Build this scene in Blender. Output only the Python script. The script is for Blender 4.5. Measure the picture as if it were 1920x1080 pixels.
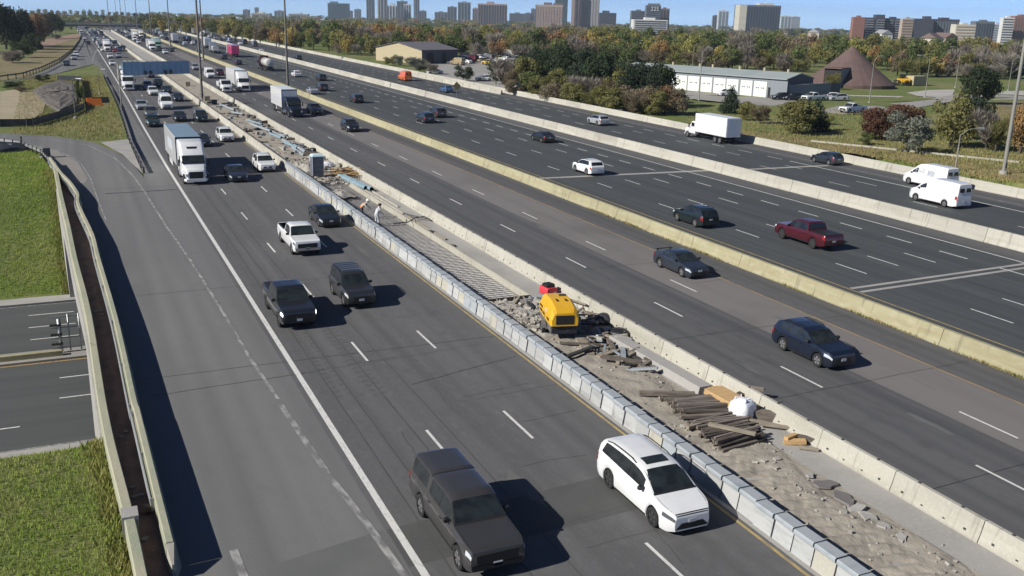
import bpy, bmesh, math, random
import numpy as np
from mathutils import Vector, Matrix

for o in list(bpy.data.objects):
    bpy.data.objects.remove(o, do_unlink=True)
SC = bpy.context.scene
COL = SC.collection
rnd = random.Random(7)
R = math.radians

# ------------------------------------------------------------------ camera
FPX, CAM_H, PITCH, YAW, ROLL = 1800.0, 17.1, R(15.945), R(24.543), R(1.4)
_f0 = Vector((math.sin(YAW), math.cos(YAW), 0)); _r0 = Vector((math.cos(YAW), -math.sin(YAW), 0)); _u0 = Vector((0, 0, 1))
_fw = _f0 * math.cos(PITCH) - _u0 * math.sin(PITCH); _up = _f0 * math.sin(PITCH) + _u0 * math.cos(PITCH)
_cr = _r0 * math.cos(ROLL) + _up * math.sin(ROLL); _cu = -_r0 * math.sin(ROLL) + _up * math.cos(ROLL)
CAM_P = Vector((0, 0, CAM_H))
cam_d = bpy.data.cameras.new('camera'); cam_d.sensor_width = 36; cam_d.lens = FPX / 1920 * 36
cam_d.clip_start = 0.5; cam_d.clip_end = 30000
cam = bpy.data.objects.new('camera', cam_d); COL.objects.link(cam)
cam.matrix_world = Matrix(((_cr.x, _cu.x, -_fw.x, 0), (_cr.y, _cu.y, -_fw.y, 0), (_cr.z, _cu.z, -_fw.z, CAM_H), (0, 0, 0, 1)))
SC.camera = cam

# ------------------------------------------------------------------ sky, sun, exposure
SUN_EL, SUN_SIDE = R(33.0), R(3.0)          # the sun stands left of the road, a little behind the viewer
sun_to = Vector((-math.cos(SUN_EL) * math.cos(SUN_SIDE), -math.cos(SUN_EL) * math.sin(SUN_SIDE), math.sin(SUN_EL)))
world = bpy.data.worlds.new('World'); SC.world = world; world.use_nodes = True
nt = world.node_tree; nt.nodes.clear()
sky = nt.nodes.new('ShaderNodeTexSky'); sky.sky_type = 'NISHITA'; sky.sun_disc = False
sky.sun_elevation = SUN_EL; sky.sun_rotation = math.atan2(sun_to.x, sun_to.y)
sky.air_density = 0.28; sky.dust_density = 0.1; sky.ozone_density = 3.0; sky.altitude = 1500
bg = nt.nodes.new('ShaderNodeBackground'); bg.inputs['Strength'].default_value = 0.12
wo = nt.nodes.new('ShaderNodeOutputWorld')
nt.links.new(sky.outputs[0], bg.inputs[0]); nt.links.new(bg.outputs[0], wo.inputs[0])
sd = bpy.data.lights.new('sun', 'SUN'); sd.energy = 5.0; sd.angle = R(0.53); sd.color = (1.0, 0.95, 0.86)
sun = bpy.data.objects.new('sun', sd); COL.objects.link(sun)
sun.rotation_euler = (-sun_to).to_track_quat('-Z', 'Y').to_euler()
SC.view_settings.view_transform = 'Standard'; SC.view_settings.look = 'None'
SC.view_settings.exposure = 0.27; SC.view_settings.gamma = 1.0; SC.view_settings.use_curve_mapping = False
SC.cycles.max_bounces = 6; SC.cycles.diffuse_bounces = 2; SC.cycles.glossy_bounces = 2
SC.cycles.transparent_max_bounces = 4; SC.cycles.volume_bounces = 0
SC.cycles.use_denoising = True
SC.cycles.caustics_reflective = False; SC.cycles.caustics_refractive = False

HAZE = 0.0001
# ------------------------------------------------------------------ ground heights and pixel -> place
def smooth(a, b, x):
    t = min(1, max(0, (x - a) / (b - a))); return t * t * (3 - 2 * t)
def ground(x, y):
    """height of the open ground (roads of the freeway itself lie at 0)"""
    d = math.hypot(x, y)
    side = smooth(95, 190, x) + smooth(-20, -120, x)
    z = -14 * smooth(560, 1150, d) * side + (-5.5 * smooth(715, 900, y)) * (1 - side)
    if d > 1150: z = min(z, 17.1 - .0105 * d)              # the land falls away towards the lake plain
    if x < 97:                                             # the street that passes under the freeway
        if 53.4 <= y <= 86.6: z = -7.0
        elif 39 < y < 53.4: z = -7.0 * (y - 39) / 14.4
        elif 86.6 < y < 101: z = -7.0 * (101 - y) / 14.4
    return z
def at(px, py, z=None):
    a = _fw + _cr * ((px - 960) / FPX) - _cu * ((py - 540) / FPX)
    if z is not None:
        t = (z - CAM_H) / a.z; return CAM_P + a * t
    zz = 0.0; p = CAM_P
    for _ in range(30):
        p = CAM_P + a * ((zz - CAM_H) / a.z)
        zz = 0.6 * zz + 0.4 * (ground(p.x, p.y) if p.x > 92 or (p.y > 110 and p.x < -3) else -5.5 * smooth(715, 900, p.y))
    return CAM_P + a * ((zz - CAM_H) / a.z)
def at_depth(px, py, d):
    return CAM_P + (_fw + _cr * ((px - 960) / FPX) - _cu * ((py - 540) / FPX)) * d
def to_px(p):
    v = Vector(p) - CAM_P; w = v.dot(_fw)
    return 960 + v.dot(_cr) / w * FPX, 540 - v.dot(_cu) / w * FPX, w

# ------------------------------------------------------------------ materials
MATS = {}
def _n(t, kind, **kw):
    n = t.nodes.new(kind)
    for k, v in kw.items():
        if hasattr(n, k): setattr(n, k, v)
        else: n.inputs[k].default_value = v
    return n
def mat(name, col, rough=0.8, metal=0.0, layers=(), bump=0.0, bump_scale=(8, 8, 8), coat=0.0, space='pos', spec=0.35, sub=0.0, lanes=None, rand=0.0):
    """layers: (colour, scale xyz, lo, hi, strength[, detail]) noise masks mixed one over the other"""
    if name in MATS: return MATS[name]
    m = bpy.data.materials.new(name); m.use_nodes = True; t = m.node_tree; t.nodes.clear()
    out = _n(t, 'ShaderNodeOutputMaterial'); b = _n(t, 'ShaderNodeBsdfPrincipled')
    b.inputs['Roughness'].default_value = rough; b.inputs['Metallic'].default_value = metal
    b.inputs['Specular IOR Level'].default_value = spec; b.inputs['Coat Weight'].default_value = coat
    b.inputs['Coat Roughness'].default_value = 0.06
    t.links.new(b.outputs[0], out.inputs[0])
    b.inputs['Base Color'].default_value = (*col, 1)
    src = None
    if layers or bump:
        if space == 'pos': co = _n(t, 'ShaderNodeNewGeometry').outputs['Position']
        else: co = _n(t, 'ShaderNodeTexCoord').outputs['Object']
    prev = None
    for i, L in enumerate(layers):
        c, s, lo, hi, k = L[:5]; det = L[5] if len(L) > 5 else 4
        mp = _n(t, 'ShaderNodeMapping'); mp.inputs['Scale'].default_value = s; mp.inputs['Location'].default_value = (i * 7.3, i * 3.1, i * 1.7)
        t.links.new(co, mp.inputs[0])
        nz = _n(t, 'ShaderNodeTexNoise'); nz.inputs['Scale'].default_value = 1.0; nz.inputs['Detail'].default_value = det
        t.links.new(mp.outputs[0], nz.inputs['Vector'])
        mr = _n(t, 'ShaderNodeMapRange'); mr.inputs[1].default_value = lo; mr.inputs[2].default_value = hi; mr.inputs[3].default_value = 0; mr.inputs[4].default_value = k
        t.links.new(nz.outputs['Fac'], mr.inputs[0])
        mx = _n(t, 'ShaderNodeMix', data_type='RGBA')
        t.links.new(mr.outputs[0], mx.inputs[0])
        if prev is None: mx.inputs[6].default_value = (*col, 1)
        else: t.links.new(prev, mx.inputs[6])
        mx.inputs[7].default_value = (*c, 1); prev = mx.outputs[2]
    def _m(op, a, bb=None, clamp=False):
        q = _n(t, 'ShaderNodeMath', operation=op); q.use_clamp = clamp
        for i, vv in enumerate((a, bb)):
            if vv is None: continue
            if isinstance(vv, (int, float)): q.inputs[i].default_value = vv
            else: t.links.new(vv, q.inputs[i])
        return q.outputs[0]
    if lanes:                                # drip stain along lane centres and polished wheel paths
        x0, lw, dc, wc = lanes; sp = _n(t, 'ShaderNodeSeparateXYZ'); t.links.new(co, sp.inputs[0])
        s_ = _m('ABSOLUTE', _m('SUBTRACT', _m('FRACT', _m('DIVIDE', _m('SUBTRACT', sp.outputs[0], x0), lw)), .5))
        mp = _n(t, 'ShaderNodeMapping'); mp.inputs['Scale'].default_value = (.5, .05, 1); t.links.new(co, mp.inputs[0]); nz = _n(t, 'ShaderNodeTexNoise'); nz.inputs['Detail'].default_value = 4; nz.inputs['Scale'].default_value = 1; t.links.new(mp.outputs[0], nz.inputs['Vector'])
        k1 = _m('MULTIPLY', _m('SUBTRACT', 1.0, _m('DIVIDE', s_, .13), True), nz.outputs['Fac'], True)
        k2 = _m('MULTIPLY', _m('SUBTRACT', 1.0, _m('DIVIDE', _m('ABSOLUTE', _m('SUBTRACT', s_, .27)), .11), True), _m('MULTIPLY', nz.outputs['Fac'], .9), True)
        for kk, cc in ((k1, dc), (k2, wc)):
            mx = _n(t, 'ShaderNodeMix', data_type='RGBA'); t.links.new(kk, mx.inputs[0]); t.links.new(prev, mx.inputs[6]); mx.inputs[7].default_value = (*cc, 1); prev = mx.outputs[2]
    if rand and prev is not None:            # each piece its own tint
        oi = _n(t, 'ShaderNodeObjectInfo'); f_ = _m('ADD', _m('MULTIPLY', oi.outputs['Random'], rand * 2), 1 - rand)
        vm = _n(t, 'ShaderNodeVectorMath', operation='SCALE'); t.links.new(prev, vm.inputs[0]); t.links.new(f_, vm.inputs['Scale']); prev = vm.outputs[0]
    if prev is not None: t.links.new(prev, b.inputs['Base Color'])
    if bump:
        mp = _n(t, 'ShaderNodeMapping'); mp.inputs['Scale'].default_value = bump_scale; t.links.new(co, mp.inputs[0])
        nz = _n(t, 'ShaderNodeTexNoise'); nz.inputs['Scale'].default_value = 1.0; nz.inputs['Detail'].default_value = 5
        t.links.new(mp.outputs[0], nz.inputs['Vector'])
        bp = _n(t, 'ShaderNodeBump'); bp.inputs['Strength'].default_value = bump; bp.inputs['Distance'].default_value = 0.05
        t.links.new(nz.outputs['Fac'], bp.inputs['Height']); t.links.new(bp.outputs[0], b.inputs['Normal'])
    if sub:
        tr = _n(t, 'ShaderNodeBsdfTranslucent'); ms = _n(t, 'ShaderNodeMixShader'); ms.inputs[0].default_value = sub
        if prev is not None: t.links.new(prev, tr.inputs[0])
        else: tr.inputs[0].default_value = (*col, 1)
        t.links.new(b.outputs[0], ms.inputs[1]); t.links.new(tr.outputs[0], ms.inputs[2]); t.links.new(ms.outputs[0], out.inputs[0])
    MATS[name] = m; return m

g3 = lambda v: (v, v, v)
mat('asphalt_near', (.118, .117, .121), .85, lanes=(8.77, 3.77, (.078, .079, .082), (.095, .096, .099)), layers=[((.090, .091, .095), (.55, .012, 1), .42, .62, .75), ((.145, .141, .142), (.9, .02, 1), .55, .7, .5), ((.082, .084, .087), (1.7, .9, 1), .54, .70, .5, 5), ((.15, .147, .148), (2.6, 1.3, 1), .56, .72, .45, 5),
    ((.088, .09, .093), (.09, .06, 1), .48, .66, .6), ((.155, .154, .154), (14, 9, 1), .5, .8, .5, 6), ((.078, .079, .083), (2.2, .35, 1), .62, .74, .35)], bump=.25, bump_scale=(30, 30, 30))
mat('asphalt_ramp', (.160, .161, .162), .85, lanes=(2.2, 4.6, (.115, .117, .119), (.125, .127, .129)), layers=[((.118, .12, .123), (.4, .012, 1), .45, .65, .75), ((.125, .127, .13), (1.5, .8, 1), .55, .7, .4, 5), ((.2, .196, .19), (.13, .05, 1), .5, .7, .5), ((.21, .204, .2), (14, 10, 1), .5, .8, .45, 6)], bump=.25, bump_scale=(30, 30, 30))
mat('asphalt_mid', (.104, .105, .110), .85, lanes=(28.2, 3.77, (.058, .06, .065), (.078, .079, .084)), layers=[((.072, .074, .080), (.5, .01, 1), .42, .6, .8), ((.145, .138, .136), (.9, .015, 1), .55, .72, .5), ((.07, .071, .076), (1.7, .9, 1), .54, .70, .5, 5), ((.14, .136, .134), (14, 9, 1), .5, .8, .4, 6), ((.05, .05, .053), (1.6, .3, 1), .62, .74, .4)], bump=.25, bump_scale=(30, 30, 30))
mat('asphalt_pale', (.176, .166, .164), .88, layers=[((.145, .137, .136), (.6, .02, 1), .45, .65, .6), ((.19, .17, .16), (12, 9, 1), .5, .8, .5, 6), ((.1, .093, .093), (.15, .12, 1), .5, .7, .5)], bump=.25, bump_scale=(30, 30, 30))
mat('asphalt_far', (.070, .078, .082), .85, lanes=(46.4, 3.62, (.042, .048, .051), (.052, .058, .062)), layers=[((.050, .056, .060), (.45, .008, 1), .42, .6, .8), ((.085, .09, .092), (.8, .012, 1), .56, .72, .5), ((.048, .054, .058), (1.7, .9, 1), .54, .70, .45, 5), ((.08, .084, .085), (14, 9, 1), .5, .8, .35, 6)], bump=.2, bump_scale=(30, 30, 30))
mat('asphalt_street', (.080, .086, .089), .85, layers=[((.064, .07, .073), (.02, .5, 1), .42, .6, .7), ((.085, .088, .088), (10, 10, 1), .5, .8, .4, 6)], bump=.2, bump_scale=(30, 30, 30))
mat('ramp_patch', (.118, .121, .12), .85, layers=[((.14, .142, .14), (.5, .5, 1), .4, .65, .7)])
mat('asphalt_patch', (.078, .081, .08), .85, layers=[((.095, .098, .095), (.5, .5, 1), .4, .65, .7), ((.05, .052, .052), (12, 12, 1), .5, .8, .4, 6)], bump=.2, bump_scale=(30, 30, 30))
mat('tar', (.035, .035, .037), .6)
mat('paint_white', (.62, .62, .60), .7, layers=[((.30, .30, .30), (6, 3, 1), .52, .75, .7, 6)])
mat('paint_worn', (.36, .36, .355), .75, layers=[((.15, .148, .15), (3, 1.2, 1), .36, .58, .92, 6)])
mat('paint_yellow', (.40, .30, .125), .7, layers=[((.2, .17, .12), (6, 1.5, 1), .42, .66, .85, 6)])
mat('paint_orange', (.33, .235, .115), .75, layers=[((.13, .1, .09), (6, 1.0, 1), .48, .7, .8, 6)])
mat('concrete_white', (.40, .387, .337), .85, rand=.09, layers=[((.31, .297, .25), (.6, .25, 2), .45, .7, .7), ((.54, .52, .46), (9, 9, 9), .5, .75, .4, 6), ((.2, .187, .155), (.25, 3, .4), .58, .72, .55)], bump=.2, bump_scale=(14, 14, 14))
mat('concrete_block', (.38, .39, .39), .8, rand=.13, layers=[((.25, .26, .265), (.8, .6, 4), .46, .66, .7), ((.17, .155, .14), (1.4, 1.4, .35), .6, .72, .55), ((.44, .44, .43), (9, 9, 9), .5, .75, .4, 6)], bump=.15, bump_scale=(14, 14, 14))
mat('concrete_cap', (.33, .36, .385), .7, layers=[((.21, .255, .29), (1.5, 1.5, 3), .5, .7, .6)])
mat('concrete_yellow', (.335, .315, .20), .88, rand=.07, layers=[((.28, .245, .145), (.5, .18, 2), .42, .68, .8), ((.44, .41, .31), (3, 1.2, 3), .5, .75, .5), ((.17, .15, .11), (.5, 2.2, .35), .58, .72, .65)], bump=.25, bump_scale=(10, 10, 10))
mat('concrete_grey', (.34, .33, .315), .88, layers=[((.26, .255, .25), (.4, .4, 1), .42, .66, .7), ((.4, .39, .37), (6, 6, 6), .5, .75, .5, 6)], bump=.25, bump_scale=(12, 12, 12))
mat('concrete_parapet', (.36, .35, .255), .88, layers=[((.26, .29, .21), (1.0, .3, 1.5), .42, .66, .8), ((.42, .4, .32), (6, 3, 6), .5, .75, .5), ((.16, .15, .11), (1.2, 1.2, 1.2), .66, .76, .7)], bump=.3, bump_scale=(10, 10, 10))
mat('concrete_joint', (.06, .06, .06), .9)
mat('walkway', (.27, .18, .16), .9, layers=[((.17, .12, .115), (2, .7, 1), .42, .62, .8), ((.24, .2, .18), (5, 5, 1), .62, .8, .6)], bump=.3)
mat('sand', (.325, .295, .25), .95, layers=[((.215, .195, .17), (.7, .5, 1), .45, .66, .75), ((.42, .385, .335), (2.5, 1.6, 1), .5, .72, .6), ((.17, .15, .13), (5, 7, 4), .62, .75, .55, 6)], bump=.9, bump_scale=(5, 5, 5))
mat('rubble', (.36, .345, .315), .95, layers=[((.2, .185, .165), (1.5, 1.5, 1.5), .45, .65, .8), ((.42, .4, .36), (4, 4, 4), .55, .72, .6, 6)], bump=.9, bump_scale=(7, 7, 7))
mat('formwork', (.50, .49, .485), .9, layers=[((.6, .59, .58), (2, .7, 1), .48, .68, .7), ((.12, .12, .12), (5, 3, 1), .55, .72, .6, 6)], bump=.3)
mat('grass', (.115, .155, .034), .95, layers=[((.205, .19, .08), (.05, .05, .05), .44, .62, .75), ((.085, .12, .028), (.35, .35, .35), .45, .65, .6), ((.23, .205, .105), (.9, .9, .9), .56, .72, .6), ((.07, .09, .03), (3, 3, 3), .5, .72, .55, 6)], bump=.6, bump_scale=(3, 3, 3))
mat('grass_dry', (.20, .165, .085), .95, layers=[((.12, .12, .04), (.12, .12, .12), .46, .62, .8), ((.26, .21, .13), (.5, .5, .5), .5, .7, .6), ((.13, .095, .06), (2, 2, 2), .55, .72, .5, 6)], bump=.6, bump_scale=(2, 2, 2))
mat('dirt_tan', (.34, .29, .20), .95, layers=[((.26, .235, .15), (.15, .5, 1), .45, .65, .7), ((.40, .345, .25), (.6, 1.6, 1), .5, .7, .6), ((.2, .17, .12), (3, 4, 3), .58, .74, .5, 6)], bump=.7, bump_scale=(3, 3, 3))
mat('dirt_red', (.26, .165, .125), .95, layers=[((.33, .26, .2), (.3, .3, 1), .45, .65, .7), ((.16, .12, .09), (2, 2, 2), .55, .72, .5, 6)], bump=.7, bump_scale=(3, 3, 3))
mat('mulch', (.13, .118, .107), .95, layers=[((.07, .062, .055), (1.5, 1.5, 1.5), .42, .6, .9, 6), ((.2, .185, .17), (3.5, 3.5, 3.5), .55, .72, .7, 6)], bump=1.0, bump_scale=(4, 4, 4))
mat('lot', (.30, .29, .275), .9, layers=[((.24, .23, .22), (.1, .1, 1), .45, .65, .7), ((.36, .35, .33), (2, 2, 1), .5, .75, .4, 6)])
mat('lot_pale', (.42, .40, .37), .9, layers=[((.34, .33, .31), (.2, .2, 1), .45, .65, .7)])
# metals, cloth, timber, glass
mat('galv', (.45, .47, .48), .45, .6, layers=[((.36, .38, .4), (2, 2, 2), .4, .65, .6)], space='obj')
mat('galv_pole', (.27, .265, .235), .55, .2, layers=[((.21, .21, .19), (2, 2, .5), .4, .65, .6)], space='obj')
mat('pole_brown', (.15, .145, .138), .6, .2, layers=[((.2, .18, .155), (3, 3, .3), .4, .65, .7)], space='obj')
mat('steel_dark', (.07, .07, .07), .55, .4)
mat('rebar', (.36, .35, .34), .7, .1, layers=[((.2, .19, .18), (3, 3, 3), .4, .65, .7)])
mat('pipe_blue', (.20, .29, .345), .5, 0, layers=[((.28, .36, .41), (2, 2, 2), .45, .65, .7)], space='obj')
mat('pipe_grey', (.33, .37, .40), .5, .2, layers=[((.33, .37, .41), (2, 2, 2), .45, .65, .7)], space='obj')
mat('sign_back', (.22, .34, .48), .55, .1, layers=[((.19, .30, .43), (.6, .6, .6), .42, .65, .8)], space='obj')
mat('wood_new', (.50, .335, .165), .8, layers=[((.40, .25, .12), (1.5, 14, 14), .45, .65, .7)], space='obj')
mat('wood_old', (.17, .148, .13), .9, rand=.35, layers=[((.11, .09, .075), (1.2, 12, 12), .42, .62, .85), ((.26, .22, .185), (2, 9, 9), .58, .72, .6)], space='obj')
mat('wood_dark', (.105, .09, .08), .9, rand=.35, layers=[((.055, .042, .034), (1.2, 12, 12), .42, .62, .85), ((.16, .125, .1), (2, 9, 9), .58, .72, .6)], space='obj')
mat('wood_grey', (.30, .265, .21), .9, layers=[((.2, .175, .14), (1.2, 12, 12), .42, .62, .85)], space='obj')
mat('bag_white', (.70, .71, .76), .7, layers=[((.58, .6, .67), (3, 3, 3), .45, .65, .7)], bump=.5, bump_scale=(6, 6, 6), space='obj')
mat('black_plastic', (.018, .018, .02), .45)
mat('tarp_dark', (.04, .045, .055), .5, layers=[((.02, .022, .028), (2, 2, 2), .4, .6, .8)], bump=.5)
mat('machine_yellow', (.72, .40, .02), .45, layers=[((.60, .31, .02), (2, 2, 2), .5, .7, .5)], space='obj', coat=.2)
mat('machine_grey', (.13, .13, .135), .6, layers=[((.2, .19, .18), (3, 3, 3), .5, .7, .6)], space='obj')
mat('red_plastic', (.62, .05, .07), .5, layers=[((.5, .04, .05), (3, 3, 3), .5, .7, .5)], space='obj')
mat('orange_plastic', (.80, .20, .03), .6, layers=[((.62, .14, .02), (2, 2, 2), .5, .7, .5)], space='obj')
mat('toilet_grey', (.14, .155, .18), .55, layers=[((.11, .12, .145), (2, 2, 2), .45, .65, .6)], space='obj')
mat('toilet_roof', (.50, .62, .66), .5)
mat('glass', (.026, .034, .036), .06, spec=.6, layers=[((.012, .016, .018), (1.6, 1.6, 2.2), .42, .6, .9)], space='obj')
mat('glass_side', (.022, .027, .031), .08, spec=.6, layers=[((.01, .012, .014), (2, 1.6, 2), .42, .6, .9)], space='obj')
mat('tyre', (.022, .022, .023), .85)
mat('rim', (.42, .42, .43), .35, .75)
mat('rim_dark', (.10, .10, .105), .4, .6)
mat('trim_black', (.02, .02, .021), .5)
mat('grille', (.03, .032, .034), .35, .3)
mat('lamp_clear', (.62, .65, .68), .12, .2, spec=.8); mat('lamp_smoke', (.10, .11, .125), .08, .1, spec=.8)
mat('lamp_red', (.30, .015, .012), .25)
mat('plate', (.55, .57, .60), .5)
mat('under', (.012, .012, .013), .9)
mat('chrome', (.6, .6, .6), .2, .9)
mat('roof_white', (.55, .60, .66), .6, layers=[((.45, .52, .6), (.6, .6, .6), .45, .65, .5)], space='obj')
mat('roof_blue', (.17, .245, .33), .6, layers=[((.2, .28, .36), (.4, .4, .4), .45, .65, .6)], space='obj')
mat('ramp_pale', (.235, .22, .205), .88, layers=[((.19, .18, .172), (.3, .1, 1), .42, .62, .8), ((.27, .25, .235), (10, 8, 1), .5, .78, .4, 6)])
mat('mark_grey', (.42, .45, .50), .6)
PAINT = dict(white=(.74, .75, .76), cream=(.66, .64, .58), silver=(.42, .44, .46), grey=(.13, .135, .14), charcoal=(.032, .033, .036), black=(.019, .021, .025),
             navy=(.011, .017, .034), slate=(.030, .037, .052), brown=(.056, .054, .054), maroon=(.080, .010, .018), red=(.35, .03, .03), orange=(.85, .17, .03),
             pink=(.75, .06, .22), green=(.03, .055, .05), mint=(.32, .50, .43), gold=(.35, .28, .15), yellow=(.65, .45, .04), blue=(.07, .15, .30), teal=(.016, .026, .030))
for k, c in PAINT.items():
    mat('paint_' + k + '_car', c, .32, .0 if k in ('white', 'cream') else .25, coat=.8, layers=[(tuple(v * .86 for v in c), (1.3, 1.3, 1.3), .45, .7, .5)], space='obj', spec=.5)
FOL = dict(green=(.105, .130, .048), olive=(.165, .160, .062), lime=(.225, .215, .07), yellow=(.31, .25, .085), orange=(.28, .18, .08), rust=(.205, .135, .08),
           brown=(.18, .15, .10), bare=(.21, .188, .16), dark=(.05, .07, .036), spruce=(.042, .06, .038), silver=(.20, .215, .17), red=(.115, .062, .042))
for k, c in FOL.items():
    c = tuple(v * (1.1 if k in ('dark', 'spruce', 'silver') else 1.32) for v in c)
    mat('foliage_' + k, c, .8, layers=[(tuple(v * .72 for v in c), (.35, .35, .35), .42, .62, .7), (tuple(min(1, v * 1.3) for v in c), (.9, .9, .9), .52, .7, .6)], spec=.1, sub=.35, rand=.12)
mat('bark', (.075, .06, .05), .95, layers=[((.12, .1, .085), (4, 4, 1), .45, .65, .7)], space='obj')

# ------------------------------------------------------------------ mesh and object helpers
class MB:
    def __init__(s): s.v = []; s.f = []; s.mi = []
    def add(s, vs, fs, mi=0):
        b = len(s.v); s.v.extend([tuple(q) for q in vs]); s.f.extend([tuple(i + b for i in f) for f in fs]); s.mi.extend([mi] * len(fs)); return s
    def box(s, x0, x1, y0, y1, z0, z1, mi=0, m=None):
        vs = [Vector(q) for q in ((x0, y0, z0), (x1, y0, z0), (x1, y1, z0), (x0, y1, z0), (x0, y0, z1), (x1, y0, z1), (x1, y1, z1), (x0, y1, z1))]
        if m is not None: vs = [m @ q for q in vs]
        return s.add(vs, [(3, 2, 1, 0), (4, 5, 6, 7), (0, 1, 5, 4), (1, 2, 6, 5), (2, 3, 7, 6), (3, 0, 4, 7)], mi)
    def tube(s, p, q, r0, r1=None, n=8, mi=0, cap=True):
        p, q = Vector(p), Vector(q); r1 = r0 if r1 is None else r1; d = (q - p).normalized()
        a = d.orthogonal().normalized(); b = d.cross(a); vs = []
        for c, r in ((p, r0), (q, r1)):
            vs += [c + (a * math.cos(6.28319 * i / n) + b * math.sin(6.28319 * i / n)) * r for i in range(n)]
        fs = [(i, (i + 1) % n, n + (i + 1) % n, n + i) for i in range(n)]
        if cap: fs += [tuple(range(n - 1, -1, -1)), tuple(range(n, 2 * n))]
        return s.add(vs, fs, mi)
    def loft(s, rings, mi=0, cap=True):
        n = len(rings[0]); vs = [q for r in rings for q in r]
        fs = [(k * n + i, k * n + (i + 1) % n, (k + 1) * n + (i + 1) % n, (k + 1) * n + i) for k in range(len(rings) - 1) for i in range(n)]
        if cap: fs += [tuple(range(n - 1, -1, -1)), tuple((len(rings) - 1) * n + i for i in range(n))]
        return s.add(vs, fs, mi)
    def rrbox(s, secs, mi=0):
        """secs: (y, halfwidth, z0, z1, corner radius) rounded boxes lofted along y"""
        return s.loft([[(x, y, z) for x, z in rrect(hw, z0, z1, r)] for y, hw, z0, z1, r in secs], mi)
    def quad(s, a, b, c, d, mi=0): return s.add([a, b, c, d], [(0, 1, 2, 3)], mi)
    def mesh(s, name, mats, smooth=False, angle=None):
        me = bpy.data.meshes.new(name); me.from_pydata(s.v, [], s.f)
        for m in (mats if isinstance(mats, (list, tuple)) else [mats]): me.materials.append(MATS[m] if isinstance(m, str) else m)
        if any(s.mi): me.polygons.foreach_set('material_index', s.mi)
        if smooth:
            me.polygons.foreach_set('use_smooth', [True] * len(s.f))
            if angle: me.set_sharp_from_angle(angle=R(angle))
        me.update(); return me
def rrect(hw, z0, z1, r, n=3):
    r = min(r, hw * .98, (z1 - z0) * .49); pts = []
    for cx, cz, a0 in ((hw - r, z0 + r, -90), (hw - r, z1 - r, 0), (-hw + r, z1 - r, 90), (-hw + r, z0 + r, 180)):
        for k in range(n + 1):
            a = R(a0 + 90 * k / n); pts.append((cx + r * math.cos(a), cz + r * math.sin(a)))
    return pts
def obj(name, me, parent=None, loc=(0, 0, 0), rot=(0, 0, 0), scale=None):
    o = bpy.data.objects.new(name, me); COL.objects.link(o); o.location = loc; o.rotation_euler = rot
    if scale is not None: o.scale = scale if hasattr(scale, '__len__') else (scale,) * 3
    if parent is not None: o.parent = parent
    return o
def tag(o, label, cat, group=None):
    o['label'] = label; o['category'] = cat
    if group: o['group'] = group
    return o
def thing(name, label, cat, loc=(0, 0, 0), rotz=0.0, group=None):
    o = bpy.data.objects.new(name, None); COL.objects.link(o); o.location = loc; o.rotation_euler = (0, 0, rotz); o.empty_display_size = .3
    return tag(o, label, cat, group)
def struct(name, me, parent=None, kind='structure'):
    o = obj(name, me, parent)
    if parent is None: o['kind'] = kind
    return o
def sheet(name, pts, m, z=0.0, parent=None, zfun=None):
    """flat polygon sheet from ordered outline points"""
    bm = bmesh.new(); vs = [bm.verts.new((p[0], p[1], (zfun(p[0], p[1]) if zfun else 0) + z)) for p in pts]
    f = bm.faces.new(vs); f.normal_update()
    if f.normal.z < 0: f.normal_flip()
    bmesh.ops.triangulate(bm, faces=[f])
    me = bpy.data.meshes.new(name); bm.to_mesh(me); bm.free(); me.materials.append(MATS[m])
    return struct(name, me, parent)
def strip(name, left, right, m, z=0.0, parent=None):
    """ribbon between two polylines of equal length"""
    mb = MB(); n = len(left)
    mb.v = [(p[0], p[1], (p[2] if len(p) > 2 else 0) + z) for p in left] + [(p[0], p[1], (p[2] if len(p) > 2 else 0) + z) for p in right]
    mb.f = [(i, n + i, n + i + 1, i + 1) for i in range(n - 1)]; mb.mi = [0] * (n - 1)
    me = mb.mesh(name, m)
    if me.polygons[0].normal.z < 0: me.flip_normals()
    return struct(name, me, parent)
def interp(poly, y):
    """x of a polyline [(x, y), ...] (increasing y) at y"""
    return float(np.interp(y, [p[1] for p in poly], [p[0] for p in poly]))

# ================================================================== the setting
def zroad(y): return -5.5 * smooth(715, 900, y)
YS = [6, 30, 60, 100, 150, 220, 320, 450, 600, 715, 750, 790, 830, 870, 910, 1000, 1200]
def terrain():
    xs = sorted(set([-1600, -1000, -700, -450, -300, -220, -160, -120, -95, -80] + list(range(-70, 100, 7)) + [96.9, 97.1] + list(range(104, 300, 14)) + list(range(320, 900, 40)) + [950, 1050, 1200, 1400, 1700, 2100, 2600, 3200, 4200, 6000]))
    ys = sorted(set([-80, -40, -10, 10, 25, 32] + [39, 41.5, 44, 47, 50, 53.3, 53.5, 60, 70, 80, 86.5, 86.7, 90, 94, 98, 101] + list(range(106, 300, 9)) + list(range(310, 720, 25)) + list(range(740, 1300, 50)) + [1400, 1700, 2200, 3000, 4500, 7000]))
    vs = []
    rr = random.Random(3)
    for y in ys:
        for x in xs:
            z = ground(x, y)
            if -3 < x < 92: z -= .12
            else: z -= .03
            if x > 100 or x < -14: z += rr.uniform(-.12, .12)
            vs.append((x, y, z))
    n = len(xs); fs = [(j * n + i, j * n + i + 1, (j + 1) * n + i + 1, (j + 1) * n + i) for j in range(len(ys) - 1) for i in range(n - 1)]
    me = bpy.data.meshes.new('ground'); me.from_pydata(vs, [], fs); me.materials.append(MATS['grass']); me.polygons.foreach_set('use_smooth', [True] * len(fs)); me.update()
    struct('ground', me)
terrain()

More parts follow.
